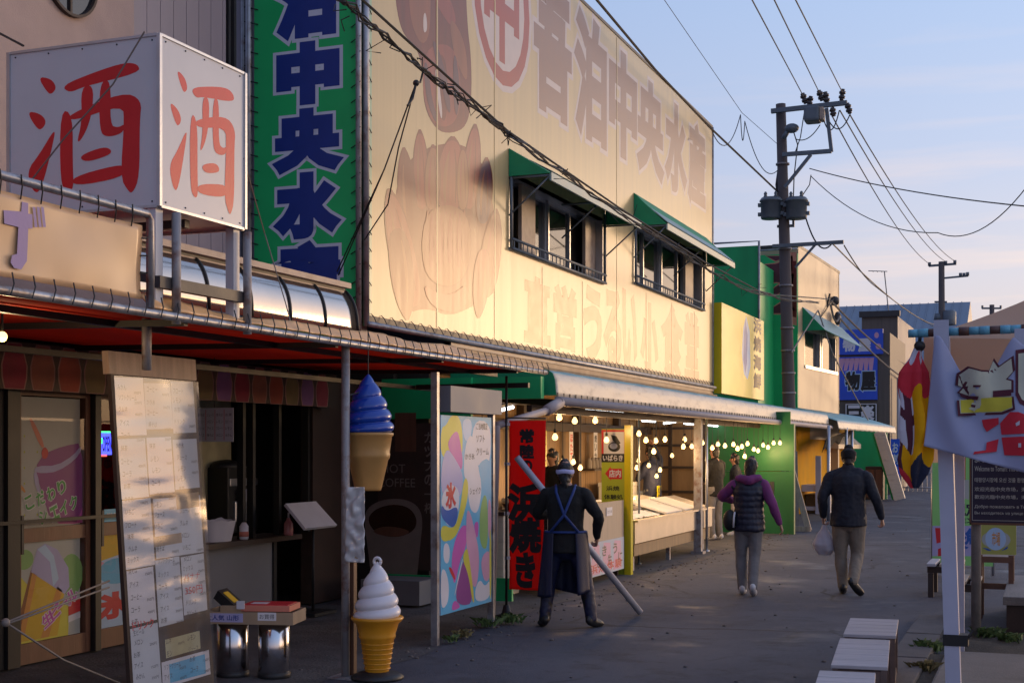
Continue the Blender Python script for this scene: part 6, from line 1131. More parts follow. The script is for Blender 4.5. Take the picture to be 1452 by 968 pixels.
pieces('crossarm', 'metal_grey', [lambda g: (g.bar(F_(1317, 377), F_(1356, 374), .12, .12), [g.tube([F_(x_, y_), F_(x_, y_ - 5)], .1, 6) for x_, y_ in ((1318, 377), (1341, 375), (1354, 374))]), lambda g: (g.bar(F_(1331, 395), F_(1373, 391), .1, .1), [g.tube([F_(x_, y_), F_(x_, y_ - 5)], .1, 6) for x_, y_ in ((1362, 392), (1367, 392), (1372, 391))]), lambda g: g.bar(F_(1325, 428), F_(1343, 428), .1, .1)], t)
g = MB().mat('metal_grey'); a = F_(1346, 461); g.lathe(a + Vector((0, 0, 0)), [(.36, 0), (.38, .05), (.38, .75), (.3, .85)], 12); a = F_(1330, 463); g.lathe(a, [(.22, 0), (.24, .3), (.16, .35), (.24, .4), (.2, .75)], 10); g.build('transformer', None, t)
yg_ = 125.0; G_ = lambda px, py: P(px, py, y=yg_)
t = thing('utility_pole', 'most distant utility pole just over the orange tent roof', 'utility pole', G_(1407, 560)); t.location.z = 0
g = MB().mat('concrete_pole'); g.tube([(G_(1407, 600).x, yg_, 0), G_(1406.5, 432)], [.25, .2], 8); g.build('pole', None, t); g = MB().mat('metal_grey'); g.bar(G_(1392, 437), G_(1420, 437), .15, .15); [g.tube([G_(x_, 437), G_(x_, 433)], .1, 5) for x_ in (1393, 1407, 1419)]; g.build('crossarm', None, t)
# ------------------------------------------------------------------ wires
def wire(pts, r, label, mt='cable', group=None, d=0):
    g = MB().mat(mt); ps = []
    for i in range(len(pts) - 1): ps += sag(pts[i], pts[i + 1], d)[: None if i == len(pts) - 2 else -1]
    g.tube(ps, r, 5); return tag(g.build('overhead_wire'), label, 'wire', group)
XW = -5.25
wire([P(505, -8, x=XW), P(720, 186, x=XW), P(880, 296, x=XW), P(1000, 372, x=XW), P(1085, 417, x=XW), P(1176, 424, x=XW)], .013, 'straight dark wire crossing the billboard from the top left corner')
# bundled, tangled cables under it
def rnd(q, s_): return q + Vector((rn.uniform(-s_, s_), rn.uniform(-s_, s_), rn.uniform(-s_, s_)))
base_ = [(440, -35), (500, 12), (560, 66), (600, 100), (640, 128), (690, 165), (730, 198), (800, 246), (880, 302), (960, 352), (1010, 386), (1060, 412), (1120, 425), (1176, 430)]
g = MB().mat('cable')
for k in range(5):
    ps = []
    for i in range(len(base_) - 1):
        for f_ in (0, .25, .5, .75):
            px_, py_ = base_[i][0] + (base_[i + 1][0] - base_[i][0]) * f_, base_[i][1] + (base_[i + 1][1] - base_[i][1]) * f_; ps.append(rnd(P(px_, py_, x=XW + .02 * k), .035))
    g.tube(ps, (.012, .009, .008, .007, .006)[k], 5)
for k in range(22):
    q = P(520 + 22 * k, 0, x=XW); f_ = k / 22; i = min(int(f_ * 11), 11); px_, py_ = base_[i + 1]; q = rnd(P(px_ + rn.uniform(-20, 20), py_ + rn.uniform(-12, 14), x=XW), .03); g.tube([q, rnd(q, .12), rnd(q, .12)], .005, 4)
tag(g.build('cable_bundle'), 'tangled bundle of dark cables sagging across the front of the billboard', 'cable bundle')
g = MB().mat('cable'); hkq = P(590, 118, x=XW)
g.tube([P(600, 100, x=XW), P(596, 117, x=XW), hkq], .01, 5); g.tube([hkq, P(585, 140, x=XW), P(578, 150, x=XW)], .012, 5); g.ball(hkq, .03, 6)
for e_ in ((478, 385), (480, 390), (517, 340)): g.tube([hkq, P(545, 240, x=XW - .35), P(e_[0], e_[1], y=YB0 - .08)] if e_[0] < 500 else [hkq, P(565, 210, x=XW - .3), P(550, 290, x=XW - .6), P(e_[0], e_[1], y=YB0 - .1)], .007, 5)
tag(g.build('guy_wire'), 'thin guy wires dropping from the cable bundle to the green sign', 'wire')
wire([P(838, -10, x=-6.0), P(930, 100, x=-6.0), P(1008, 182, x=-6.0), Q(1103, 272)], .022, 'thick black wire from the top of the photo along the billboard to the big pole')
for k, (x0_, xm, ym, x1_, y1_) in enumerate(((1060, 1098, 67, 1140, 138), (1092, 1128, 67, 1163, 134), (1122, 1158, 67, 1195, 132))):
    wire([P(x0_, -12, y=19), P(x1_, y1_, y=yp - .22)], .011, ['leftmost of three high voltage wires at the top', 'middle of three high voltage wires at the top', 'rightmost of three high voltage wires at the top'][k])
for k, (x0_, y0_, x1_, y1_) in enumerate(((1181, 166, 1318, 374), (1193, 160, 1341, 371), (1207, 166, 1354, 370))):
    wire([Q(x0_, y0_) + o, F_(x1_, y1_)], .016, ['leftmost of three wires from the big pole to the distant pole', 'middle of three wires from the big pole to the distant pole', 'rightmost of three wires from the big pole to the distant pole'][k], d=.5)
wire([Q(1148, 239), P(1460, 293, y=24)], .012, 'thin nearly straight wire from the big pole out past the tent', d=.1)
wire([Q(1150, 250), P(1330, 330, y=28), P(1458, 262, y=24)], .010, 'slack wire sagging from the big pole out past the tent', d=.35)
wire([Q(1140, 300), Q(1180, 345), F_(1334, 462)], .018, 'wire from the right transformer down to the distant pole', d=.4)
wire([Q(1197, 348), P(1240, 405, y=45), F_(1330, 466)], .016, 'wire from the long low crossarm to the distant pole', d=.1)
wire([P(1178, 426, x=-5.4), P(1290, 520, y=60)], .03, 'pale upper service cable from the cream building to the far street', 'cable_pale', d=.2)
wire([P(1178, 432, x=-5.4), P(1190, 450, x=-5.3), P(1300, 545, y=60)], .03, 'pale lower service cable from the cream building to the far street', 'cable_pale', d=.25)
wire([P(1122, 500, y=31.6), P(1160, 440, y=37), P(1180, 500, x=-5.2), P(1232, 598, y=44)], .02, 'pale stay wire crossing the awning of the cream house', 'cable_pale')
wire([P(935, -10, y=22), P(1052, 160, y=30), Q(1103, 205)], .006, 'faint thin wire above the billboard to the big pole')
wire([P(1008, 182, x=-6.2), P(1050, 163, y=30), P(1056, 172, y=30.5), Q(1104, 240)], .010, 'slack service wire from the billboard corner to the big pole', d=.5)
wire([P(345, 225, x=XN), P(375, 330, x=XN - 1.2), P(405, 430, x=XN - 1.0), P(415, 468, x=XN)], .005, 'pale thin cord hanging from the box sign over the curved eave', 'cable_pale')
wire([P(205, 45, y=6.6), P(160, 120, y=6.6), P(92, 195, y=6.58), P(45, 255, y=6.58)], .005, 'pale thin cord crossing the front of the box sign', 'cable_pale')
wire([P(-5, 45, y=6.9), P(33, 65, y=6.7)], .008, 'short dark cord at the top left corner of the box sign')
# ------------------------------------------------------------------ right side: tent, banner, flags, boards, benches
yt = 9.0; T_ = lambda px, py, y=yt: P(px, py, y=y)
t = thing('orange_tent', 'orange canvas market tent on white legs behind the sagging cloth banner', 'tent', (.9, yt + 1.6, 0))
x0_, z0_ = T_(1308, 480).x, T_(1330, 476).z; x1_, y1_ = x0_ + 3.3, yt + 3.2; apx = Vector(((x0_ + x1_) / 2, yt + 1.7, z0_ + 1.0))
g = MB().mat('tent_orange'); cn = [Vector((x0_, yt + .1, z0_)), Vector((x1_, yt + .1, z0_)), Vector((x1_, y1_, z0_)), Vector((x0_, y1_, z0_))]
for k in range(4):
    A0, A1 = cn[k], cn[(k + 1) % 4]; g.grid(lambda a, b, A0=A0, A1=A1: (A0.lerp(A1, a)).lerp(apx, b) - Vector((0, 0, .10 * math.sin(b * math.pi) + .05 * math.sin(a * math.pi) * (1 - b))), 14, 12)
g.build('roof', None, t)
g = MB().mat('tent_orange')
for k in range(4):
    A0, A1 = cn[k], cn[(k + 1) % 4]; g.grid(lambda a, b, A0=A0, A1=A1: A0.lerp(A1, a) - Vector((0, 0, .05 * math.sin(a * math.pi) + .25 * b)), 14, 3)
g.build('valance', None, t)
xs_ = T_(1331, 560).x; g = MB().mat('tent_orange'); g.grid(lambda a, b: (x0_ + .02 + .012 * math.sin(a * 30), yt + .12 + 3.0 * a, 1.62 + (z0_ - 1.62) * b), 40, 6); g.build('side_curtain', None, t)
lt, lb_ = T_(1336, 470), T_(1352, 968); fb = lb_ + (lb_ - lt) * (lb_.z / (lt.z - lb_.z)); yl = yt - .03
g = MB().mat('tent_leg'); g.bar((fb.x, yl, .075), (lt.x, yl, lt.z), .10, .09); lg = g.build('leg', None, t); g = MB().mat('tent_leg'); g.box((fb.x - .12, yl - .12, .076), (fb.x + .12, yl + .12, .09)); g.build('foot_plate', None, lg)
for (x_, y_) in ((x1_ - .05, yl), (x1_ - .05, y1_ - .05), (x0_ + .05, y1_ - .05)): g = MB().mat('tent_leg'); g.box((x_ - .04, y_ - .04, 0), (x_ + .04, y_ + .04, z0_)); g.build('leg', None, t)
q = T_(1357, 904); g = MB().mat('black'); g.box((q.x - .08, yl - .056, q.z - .04), (q.x + .07, yl + .06, q.z + .03)); g.tube([(q.x + .06, yl - .03, q.z), (q.x + .10, yl - .02, q.z + .06)], .01, 5); g.build('tie_strap', None, t)
tp_ = P(1352, 640, y=9.35); g = MB().mat('wood_brown'); g.box((P(1343, 700, y=9.4).x, 9.38, .07), (P(1351, 700, y=9.4).x, 9.46, 2.4)); o = g.build('timber_post'); tag(o, 'brown timber post standing right behind the white tent leg', 'post')
# striped bamboo rod
pa_, pb_ = T_(1288, 473, yt - .1), T_(1450, 466, yt - .1); pb_ = pa_ + (pb_ - pa_) * 1.35
g = MB(); n = 15
for k in range(n): g.mat('tape_blue' if k % 3 != 2 else 'tape_brown'); g.tube([pa_.lerp(pb_, k / n), pa_.lerp(pb_, (k + .985) / n)], .026 + .002 * (k % 2), 10)
tag(g.build('banner_rod'), 'horizontal rod wrapped in blue and brown tape lashed to the tent leg', 'rod')
# white banner slung below it
t = thing('cloth_banner', 'pale banner with yellow and red kanji sagging from the taped rod', 'banner', (T_(1390, 560).x, yt - .2, 1.6))
tl, tr, bl, br = T_(1326, 476, yt - .18), T_(1446, 478, yt - .18), T_(1310, 632, yt - .2), T_(1446, 668, yt - .2)
ex = (tr - tl) * .0
def ban(a, b):          # a 0..1.6 right, b 0 bottom..1 top
    top = tl.lerp(tr, a); bot = bl.lerp(br, a)
    dip = .30 * math.sin(min(1, max(0, (a - .05) / .88)) * math.pi) ** 1.3 if a < .93 else .10 * math.sin((a - .93) * 4)
    top = top - Vector((0, 0, dip)); p = bot.lerp(top, b)
    fold = .028 * math.sin((a + .25 * b) * 15) * b ** 2 + .02 * math.sin(a * 9 + b * 6); return Vector((p.x, p.y + fold, p.z))
g = MB().mat('banner_cloth'); g.grid(lambda a, b: ban(a * 1.6, b), 90, 40); bc = g.build('cloth', None, t, solid=.003)
sb_ = Sheet((tl.x, yt - .2, bl.z), (1, 0, 0), (0, 0, 1), tr.x - tl.x, tl.z - bl.z)
def onban(g, pts, lay, sub=8):
    """polygon traced on the cloth, laid on its folds"""
    q = [sb_.uv(*p) for p in pts]; vs = []
    for i in range(len(q)):
        a, b = q[i]; vs.append((a, b))
    bm = bmesh.new(); vv = [bm.verts.new((a, b, 0)) for a, b in vs]; bm.faces.new(vv); bmesh.ops.triangulate(bm, faces=bm.faces[:]); bmesh.ops.subdivide_edges(bm, edges=bm.edges[:], cuts=2, use_grid_fill=True); bm.verts.index_update()
    def put(a, b):
        a_ = a; top = tl.lerp(tr, a_); bot = bl.lerp(br, a_); dip = .30 * math.sin(min(1, max(0, (a_ - .05) / .88)) * math.pi) ** 1.3 if a_ < .93 else .10 * math.sin((a_ - .93) * 4)
        z = bl.z + b * (tl.z - bl.z); tz = (z - bot.z) / max(.05, (top.z - dip - bot.z)); tz = min(1, max(0, tz)); r_ = ban(a_, tz); return Vector((tl.x + a * (tr.x - tl.x), r_.y - .003 - .003 * lay, z))
    g.add([put(v.co.x, v.co.y) for v in bm.verts], [[v.index for v in f.verts] for f in bm.faces], True); bm.free()
g = MB()
kan = [(1359, 531), (1374, 522), (1392, 527), (1402, 527), (1408, 511), (1415, 521), (1434, 508), (1436, 527), (1426, 538), (1434, 540), (1434, 556), (1412, 557), (1412, 562), (1434, 561), (1436, 578), (1420, 584), (1362, 586), (1360, 566), (1372, 566), (1374, 561), (1360, 556), (1366, 549), (1358, 546)]
mx, my = 1397, 552
g.mat('b_maroon'); onban(g, [(mx + (x_ - mx) * 1.09, my + (y_ - my) * 1.10) for x_, y_ in kan], 1); g.mat('b_cream'); onban(g, kan, 2); g.mat('b_yellow'); onban(g, [(1362, 567), (1412, 563), (1435, 563), (1435, 577), (1420, 583), (1363, 585)], 3); g.mat('b_maroon'); onban(g, [(1360, 556), (1374, 561), (1388, 562), (1386, 567), (1372, 566), (1362, 562)], 4); onban(g, [(1408, 554), (1434, 552), (1434, 561), (1408, 563)], 4); onban(g, [(1380, 546), (1392, 546), (1390, 549), (1380, 549)], 4)
g.mat('b_maroon'); onban(g, [(1440, 496), (1462, 492), (1462, 580), (1446, 572), (1440, 560)], 1); g.mat('b_cream'); onban(g, [(1444, 501), (1462, 498), (1462, 574), (1449, 566), (1444, 556)], 2)
g.build('yellow_kanji', None, bc)
g = MB().mat('b_red')
for q in ([(1392, 595), (1416, 592), (1416, 601), (1399, 612), (1394, 604)], [(1399, 627), (1416, 622), (1413, 640), (1394, 642), (1380, 644), (1382, 640), (1398, 638)], [(1418, 600), (1432, 584), (1444, 584), (1462, 590), (1462, 614), (1420, 616)], [(1420, 620), (1462, 618), (1462, 646), (1424, 645)]): onban(g, q, 2)
g.mat('b_white'); onban(g, [(1440, 600), (1446, 596), (1446, 602), (1441, 604)], 3); onban(g, [(1444, 628), (1448, 628), (1448, 634), (1444, 634)], 3); g.build('red_kanji', None, bc)
g = MB().mat('tent_leg'); q = T_(1335, 470, yt - .12); g.box((q.x - .045, yt - .15, q.z - .14), (q.x + .045, yt - .145, q.z + .07)); g.build('tie_tape', None, t); g = MB().mat('tent_leg'); q = T_(1446, 478, yt - .12); g.box((q.x - .03, yt - .15, q.z - .2), (q.x + .03, yt - .145, q.z + .05)); g.build('tie_tape', None, t)
# bundled streamer hanging on the rod's end
t = thing('folded_streamer', 'folded red yellow and navy cloth streamer hanging from the rod end', 'streamer', T_(1297, 690, yt - .1))
def rad(v): return (.018, .03, .075, .085, .08, .095, .10, .085, .09, .07, .02)[int(v * 10)] * (1 - (v * 10) % 1) + (.018, .03, .075, .085, .08, .095, .10, .085, .09, .07, .02)[min(10, int(v * 10) + 1)] * ((v * 10) % 1)
tx, bx_ = T_(1304, 486, yt - .1), T_(1302, 692, yt - .1)
def stre(a, v):
    c = tx.lerp(bx_, v) + Vector((-.03 * math.sin(v * 3.1) - .02 * math.sin(v * 8), 0, 0)); an = a * 2 * math.pi; r_ = rad(v) * (1 + .28 * math.sin(an * 5 + v * 3)); return c + Vector((math.cos(an) * r_, math.sin(an) * r_ * .7, 0))
vs = []; nu, nv_ = 120, 170; g = MB()
for nm in ('b_white', 'b_red', 'yellow_paint', 'b_maroon', 'cloth_navy', 'p_dblue', 'p_orange'): g.mat(nm)
pts = [stre(i / nu, j / nv_) for j in range(nv_ + 1) for i in range(nu + 1)]
o_ = len(g.v); g.v += [tuple(p) for p in pts]
for j in range(nv_):
    for i in range(nu):
        v, a = j / nv_, i / nu; side = a if a < .5 else a - .5; k = 0
        w_ = v + .05 * math.sin(a * 25)
        if w_ < .1: k = 0
        elif w_ < .33: k = 1
        elif w_ < .72: k = 2 if (a > .72 or a < .1) else (3 if .64 < a < .70 or (.45 < w_ < .52 and a > .6) else 0)
        elif w_ < .80: k = 2 if a > .6 else 3
        elif w_ < .9: k = 4 if a > .70 else (2 if a > .6 else 3)
        else: k = 4 if a > .65 else 1
        g.f.append([o_ + j * (nu + 1) + i, o_ + j * (nu + 1) + i + 1, o_ + (j + 1) * (nu + 1) + i + 1, o_ + (j + 1) * (nu + 1) + i]); g.m.append(k); g.sm.append(True)
g.build('cloth', None, t); g = MB().mat('black'); g.ball(tx + Vector((0, 0, -.02)), .035, 8); g.tube([tx, T_(1305, 472, yt - .1)], .012, 6); g.build('knot', None, t)
# ------------------------------------------------------------------ notice boards and flags
yb5 = 13.0; p1, p2 = P(1376, 741, y=yb5), P(1500, 640, y=yb5); s_ = sheet_y(yb5, p1.x, p2.x, p1.z, p2.z + .12)
t = thing('welcome_board', 'dark navy welcome board with white lines in several languages', 'notice board', ((p1.x + p2.x) / 2, yb5, 0))
g = MB().mat('p_navyboard'); s_.panel(g, .03); b_ = g.build('panel', None, t); g = MB().mat('wood_brown'); 
for (a0, b0_, a1, b1) in ((-.012, -.02, .01, 1.02), (-.012, -.02, 1.01, .006), (.99, -.02, 1.012, 1.02)): g.prism([s_.at(a0, b0_, 2), s_.at(a1, b0_, 2), s_.at(a1, b1, 2), s_.at(a0, b1, 2)], -s_.n * .04)
g.build('frame', None, t)
g = MB().mat('p_grey')
for t_, yy, hh in (('ようこそ 中央市場へ', 651, 5), ('Welcome to Tomari! This is the Market', 664, 4), ('태평양시장에 오신 것을 환영합니다', 680, 4), ('欢迎光临中央市场，海鲜街', 693, 4), ('歡迎光臨中央市場，海鮮街', 704, 4), ('Добро пожаловать в Томари', 718, 4), ('Вы находитесь на улице рынка', 727, 4)):
    a, b = s_.uv(1382, yy); a2, b2 = s_.uv(1470, yy + hh); s_.text(g, t_, a, b2, a2, b + (b - b2), .012, 1)
for (a0, b0_, a1, b1) in ((.02, .03, .98, .036), (.02, .03, .026, .97)): s_.poly(g, [(a0, b0_), (a1, b0_), (a1, b1), (a0, b1)], 1)
g.build('lettering', None, b_)
for px_ in (1384, 1492): q = P(px_, 905, y=yb5 + .06); g = MB().mat('wood_grey'); g.tube([(q.x, yb5 + .08, 0), (q.x, yb5 + .08, p2.z + .1)], .045, 10); g.build('post', None, t)
# yellow emblem card on a red brown stand
ye_ = 14.6; p1, p2 = P(1384, 785, y=ye_), P(1441, 744, y=ye_); s_ = sheet_y(ye_, p1.x, p2.x, p1.z, p2.z)
t = thing('emblem_board', 'yellow board with a round white emblem on a red brown stand', 'sign', ((p1.x + p2.x) / 2, ye_, 0)); g = MB().mat('p_olive'); s_.panel(g, .02); b_ = g.build('board', None, t); g = MB().mat('p_grey'); s_.oval(g, .5, .5, .36, .30, 1); g.mat('p_sky'); s_.oval(g, .49, .52, .26, .38, 2); g.mat('p_dblue'); s_.poly(g, [(.15, .22), (.3, .12), (.4, .12), (.3, .2)], 3); s_.poly(g, [(.62, .12), (.78, .2), (.8, .3), (.7, .2)], 3); g.mat('p_orange'); s_.text(g, '市場', .4, .3, .6, .75, .02, 3); g.build('emblem', None, b_)
g = MB().mat('red_tarp'); g.mats = ['wood_brown']; q0_, q1_ = P(1386, 828, y=ye_), P(1436, 787, y=ye_)
for x_ in (q0_.x, q1_.x - .04): g.box((x_, ye_ - .02, 0), (x_ + .05, ye_ + .03, p1.z - .005)); g.box((x_, ye_ + .3, 0), (x_ + .05, ye_ + .35, p1.z - .005))
g.box((q0_.x, ye_ - .03, p1.z - .08), (q1_.x, ye_ + .36, p1.z - .02)); g.box((q0_.x + .05, ye_ - .02, .3), (q1_.x - .04, ye_ + .02, .36)); g.build('stand', None, t)
# green shop flag
yg = 19.5; p1, p2 = P(1322, 800, y=yg), P(1408, 636, y=yg); s_ = sheet_y(yg, p1.x, p2.x, p1.z, p2.z + .1)
t = thing('green_flag_board', 'light green stall banner with dark kanji and a red and white lower part', 'banner', ((p1.x + p2.x) / 2, yg, 0)); g = MB().mat('p_nobori'); s_.panel(g, .015); b_ = g.build('panel', None, t); g = MB()
g.mat('p_lav'); s_.pxpoly(g, [(1322, 745), (1408, 745), (1408, 788), (1322, 788)], 1); g.mat('p_red'); s_.pxpoly(g, [(1326, 748), (1334, 748), (1336, 768), (1328, 770)], 2); s_.pxpoly(g, [(1330, 778), (1345, 772), (1364, 786), (1330, 788)], 2); s_.pxpoly(g, [(1349, 674), (1359, 674), (1358, 696), (1349, 696)], 1); s_.pxpoly(g, [(1361, 640), (1369, 640), (1369, 680), (1364, 682)], 1); g.mat('p_grey'); s_.pxpoly(g, [(1364, 680), (1374, 680), (1374, 708), (1366, 706)], 1); s_.oval(g, *s_.uv(1353, 686), .035, .012, 2)
g.mat('p_navyboard')
for t_, x_, y_, w_, h_ in (('お', 1354, 655, 5, 8), ('規', 1360, 722, 9, 9), ('定', 1379, 722, 9, 9), ('ご', 1354, 737, 5, 4), ('注', 1365, 737, 5, 4), ('文', 1376, 737, 5, 4)): a, b = s_.uv(x_, y_); a2, b2 = s_.uv(x_ + w_, y_ + h_); s_.text(g, t_, 2 * a - a2, b2, a2, 2 * b - b2, .03, 2)
g.mat('p_dblue'); a, b = s_.uv(1363, 768); s_.text(g, '炙', a - .14, b - .05, a + .1, b + .05, .05, 3); a, b = s_.uv(1378, 760); s_.text(g, '魚', a - .1, b - .06, a + .1, b + .06, .05, 3); g.build('lettering', None, b_)
for x_ in (p1.x, p2.x): g = MB().mat('alu'); g.tube([(x_, yg + .03, 0), (x_, yg + .03, p2.z + .25)], .02, 8); g.build('pole', None, t)
# slatted benches
def slat_bench(px0, px1, pyt, pyb, lab):
    q0_, q1_ = P(px0, pyb, z=0), P(px1, pyb, z=0); yy = q0_.y; zt_ = P(px0, pyt, y=yy).z; x0_, x1_ = q0_.x, q1_.x
    t = thing('slat_bench', lab, 'bench', ((x0_ + x1_) / 2, yy + .4, 0)); n = 3; wd = (x1_ - x0_) / n
    for k in range(n): g = MB().mat('wood_white' if k != 1 else 'wood_pale'); g.box((x0_ + k * wd + .015, yy - .05, zt_ - .035), (x0_ + (k + 1) * wd - .025, yy + .75, zt_), .008); g.build('slat', None, t)
    pieces('apron', 'wood_dark', [(lambda g, yy2=yy2: g.box((x0_ + .02, yy2, zt_ - .11), (x1_ - .02, yy2 + .05, zt_ - .037))) for yy2 in (yy + .02, yy + .6)], t)
    for xx in (x0_ + .03, x1_ - .09):
        for yy2 in (yy, yy + .62): g = MB().mat('wood_dark'); g.box((xx, yy2 - .01, 0), (xx + .06, yy2 + .06, zt_ - .112)); g.build('leg', None, t)
slat_bench(1312, 1368, 798, 846, 'weathered slatted bench farther back beside the green banner')
slat_bench(1336, 1394, 822, 884, 'weathered slatted bench nearer, just behind the white tent leg')
q0_ = P(1408, 890, z=0); t = thing('plank_bench', 'low solid grey plank bench by the red brown stand', 'bench', (q0_.x + .2, 14.2, 0)); g = MB().mat('wood_grey'); zt_ = .36
g.add([], []); g.box((-.35, 13.3, zt_ - .08), (.02, 15.6, zt_), .01); g.build('seat', None, t); g = MB().mat('wood_dark'); g.box((-.32, 13.35, 0), (-.02, 15.5, zt_ - .085)); g.build('base', None, t)
# crate stools in a row
def crate(x0_, x1_, y0_, y1_, zt_, lab):
    t = thing('crate_stool', lab, 'stool', ((x0_ + x1_) / 2, (y0_ + y1_) / 2, 0)); n = 5; dy = (y1_ - y0_) / n
    g = MB().mat('wood_white')
    for k in range(n): g.box((x0_, y0_ + k * dy + .004, zt_ - .022), (x1_, y0_ + (k + 1) * dy - .004, zt_), .004)
    g.build('top', None, t)
    g = MB().mat('wood_side'); e_ = .018
    for z_ in (.03, zt_ - .1): g.box((x0_ + .01, y0_ + .012, z_), (x1_ - .01, y0_ + .012 + e_, z_ + .07)); g.box((x0_ + .01, y1_ - .012 - e_, z_), (x1_ - .01, y1_ - .012, z_ + .07)); g.box((x0_ + .012, y0_ + .04, z_), (x0_ + .012 + e_, y1_ - .04, z_ + .07)); g.box((x1_ - .012 - e_, y0_ + .04, z_), (x1_ - .012, y1_ - .04, z_ + .07))
    g.build('side_rail', None, t)
    g = MB().mat('wood_side'); g.box((x0_ + .05, y0_ + .06, .02), (x1_ - .05, y1_ - .06, .04)); n2 = 7
    for k in range(n2): x_ = x0_ + .035 + k * (x1_ - x0_ - .11) / (n2 - 1); g.box((x_, y0_ + .034, .02), (x_ + .035, y0_ + .05, zt_ - .03))
    for k in range(9): y_ = y0_ + .06 + k * (y1_ - y0_ - .16) / 8; g.box((x1_ - .05, y_, .02), (x1_ - .034, y_ + .05, zt_ - .03)); g.box((x0_ + .034, y_, .02), (x0_ + .05, y_ + .05, zt_ - .03))
    g.build('slat_side', None, t)
    for xx in (x0_ + .008, x1_ - .04):
        for yy in (y0_ + .008, y1_ - .042): g = MB().mat('wood_side'); g.box((xx, yy, 0), (xx + .034, yy + .034, zt_ - .023)); g.build('leg', None, t)
zc_ = .45
for fl, fr, bl_, lab in (((1196, 899), (1270, 900), (1206, 876), 'farthest pale slatted crate stool, half hidden by the next one'), ((1178, 942), (1259, 945), (1191, 904), 'middle pale slatted crate stool with its dark gap toothed front'), ((1146, 1000), (1238, 1003), (1162, 950), 'nearest pale slatted crate stool of the row along the kerb')):
    p1, p2, p3 = P(*fl, z=zc_), P(*fr, z=zc_), P(*bl_, z=zc_); wd, dp = (p2 - p1).length, (p3 - p1).length; an = math.atan2(-(p3 - p1).x, (p3 - p1).y)
    cx_, cy_ = (p2 + p3) / 2 * 1, 0; cc_ = (p2 + p3) / 2; crate(cc_.x - wd / 2, cc_.x + wd / 2, cc_.y - dp / 2, cc_.y + dp / 2, zc_, lab)
    [o for o in C.objects if o.get('label') == lab][0].rotation_euler = (0, 0, an)
# stone lump and weeds near the tent leg
def weed(c, n, s_, dry=False):
    g = MB().mat('leaf_dry' if dry else 'leaf')
    for k in range(n):
        a = rn.uniform(0, 6.28); l = s_ * rn.uniform(.5, 1.1); q = Vector(c) + Vector((rn.gauss(0, s_ * .5), rn.gauss(0, s_ * .5), 0)); d = Vector((math.cos(a), math.sin(a), 0)); u_ = Vector((-d.y, d.x, 0)) * s_ * .07
        g.add([q - u_, q + u_, q + d * l * .4 + u_ + Vector((0, 0, l * .7)), q + d * l + Vector((0, 0, l * .8))], [(0, 1, 2, 3)])
    return g
for c, n, s_, nm in ((P(722, 885, z=0), 60, .11, 0), (P(690, 890, z=0), 50, .1, 0), (P(655, 905, z=0), 60, .08, 1), (P(1318, 925, z=0), 90, .10, 0), (P(1400, 905, z=0), 120, .1, 0), (P(1312, 945, z=.05), 80, .09, 1), (P(1430, 912, z=0), 100, .09, 0), (P(640, 912, z=0), 40, .07, 0)):
    struct(weed((c.x, c.y, .02), n, s_, nm).build('weeds'), 'stuff')
g = MB().mat('kerbstone')
for k in range(420):
    yy = rn.uniform(9, 30); xx = -4.95 + rn.gauss(0, .22) if k % 4 else rn.uniform(-6, -1.2); r_ = rn.uniform(.006, .02); g.ball((xx, yy, r_ * .3), r_, 4, (1.2, 1, .7))
struct(g.build('gravel'), 'stuff')
# ------------------------------------------------------------------ people
def chain(g, pts, rad, ref=(1, 0, 0), n=14, sub=3, cap=1.0):
    """tapered limb: round-capped loft along points with elliptical sections (side radius, depth radius)"""
    pts = [Vector(p) for p in pts]; rad = [(r, r) if not isinstance(r, tuple) else r for r in rad]; P_, R_ = [], []
    for i in range(len(pts) - 1):
        p_1, p_2 = pts[max(i - 1, 0)], pts[min(i + 2, len(pts) - 1)]
        for k in range(sub):
            t = k / sub; a, b = pts[i], pts[i + 1]
            q = .5 * ((2 * a) + (b - p_1) * t + (2 * p_1 - 5 * a + 4 * b - p_2) * t * t + (3 * a - p_1 - 3 * b + p_2) * t ** 3)
            P_.append(q); R_.append((rad[i][0] * (1 - t) + rad[i + 1][0] * t, rad[i][1] * (1 - t) + rad[i + 1][1] * t))
    P_.append(pts[-1]); R_.append(rad[-1])
    t0, t1 = (P_[1] - P_[0]).normalized(), (P_[-1] - P_[-2]).normalized()
    caps0 = [(P_[0] - t0 * R_[0][1] * cap * math.sin(a), math.cos(a)) for a in (1.45, 1.0, .5)]; caps1 = [(P_[-1] + t1 * R_[-1][1] * math.sin(a), math.cos(a)) for a in (.5, 1.0, 1.45)]
    PP = [c[0] for c in caps0] + P_ + [c[0] for c in caps1]; RR = [(R_[0][0] * c[1], R_[0][1] * c[1]) for c in caps0] + R_ + [(R_[-1][0] * c[1], R_[-1][1] * c[1]) for c in caps1]
    vs, fs = [], []; ref = Vector(ref)
    for i, p in enumerate(PP):
        t = (PP[min(i + 1, len(PP) - 1)] - PP[max(i - 1, 0)]).normalized(); s_ = ref - t * ref.dot(t)
        if s_.length < .05: s_ = Vector((0, 1, 0)) - t * t.y
        s_.normalize(); d_ = t.cross(s_)
        for k in range(n): a = 2 * math.pi * k / n; vs.append(p + s_ * RR[i][0] * math.cos(a) + d_ * RR[i][1] * math.sin(a))
    for i in range(len(PP) - 1):
        for k in range(n): fs.append((i * n + k, i * n + (k + 1) % n, (i + 1) * n + (k + 1) % n, (i + 1) * n + k))
    fs.append(list(range(n))[::-1]); fs.append([(len(PP) - 1) * n + k for k in range(n)])
    return g.add(vs, fs, True)
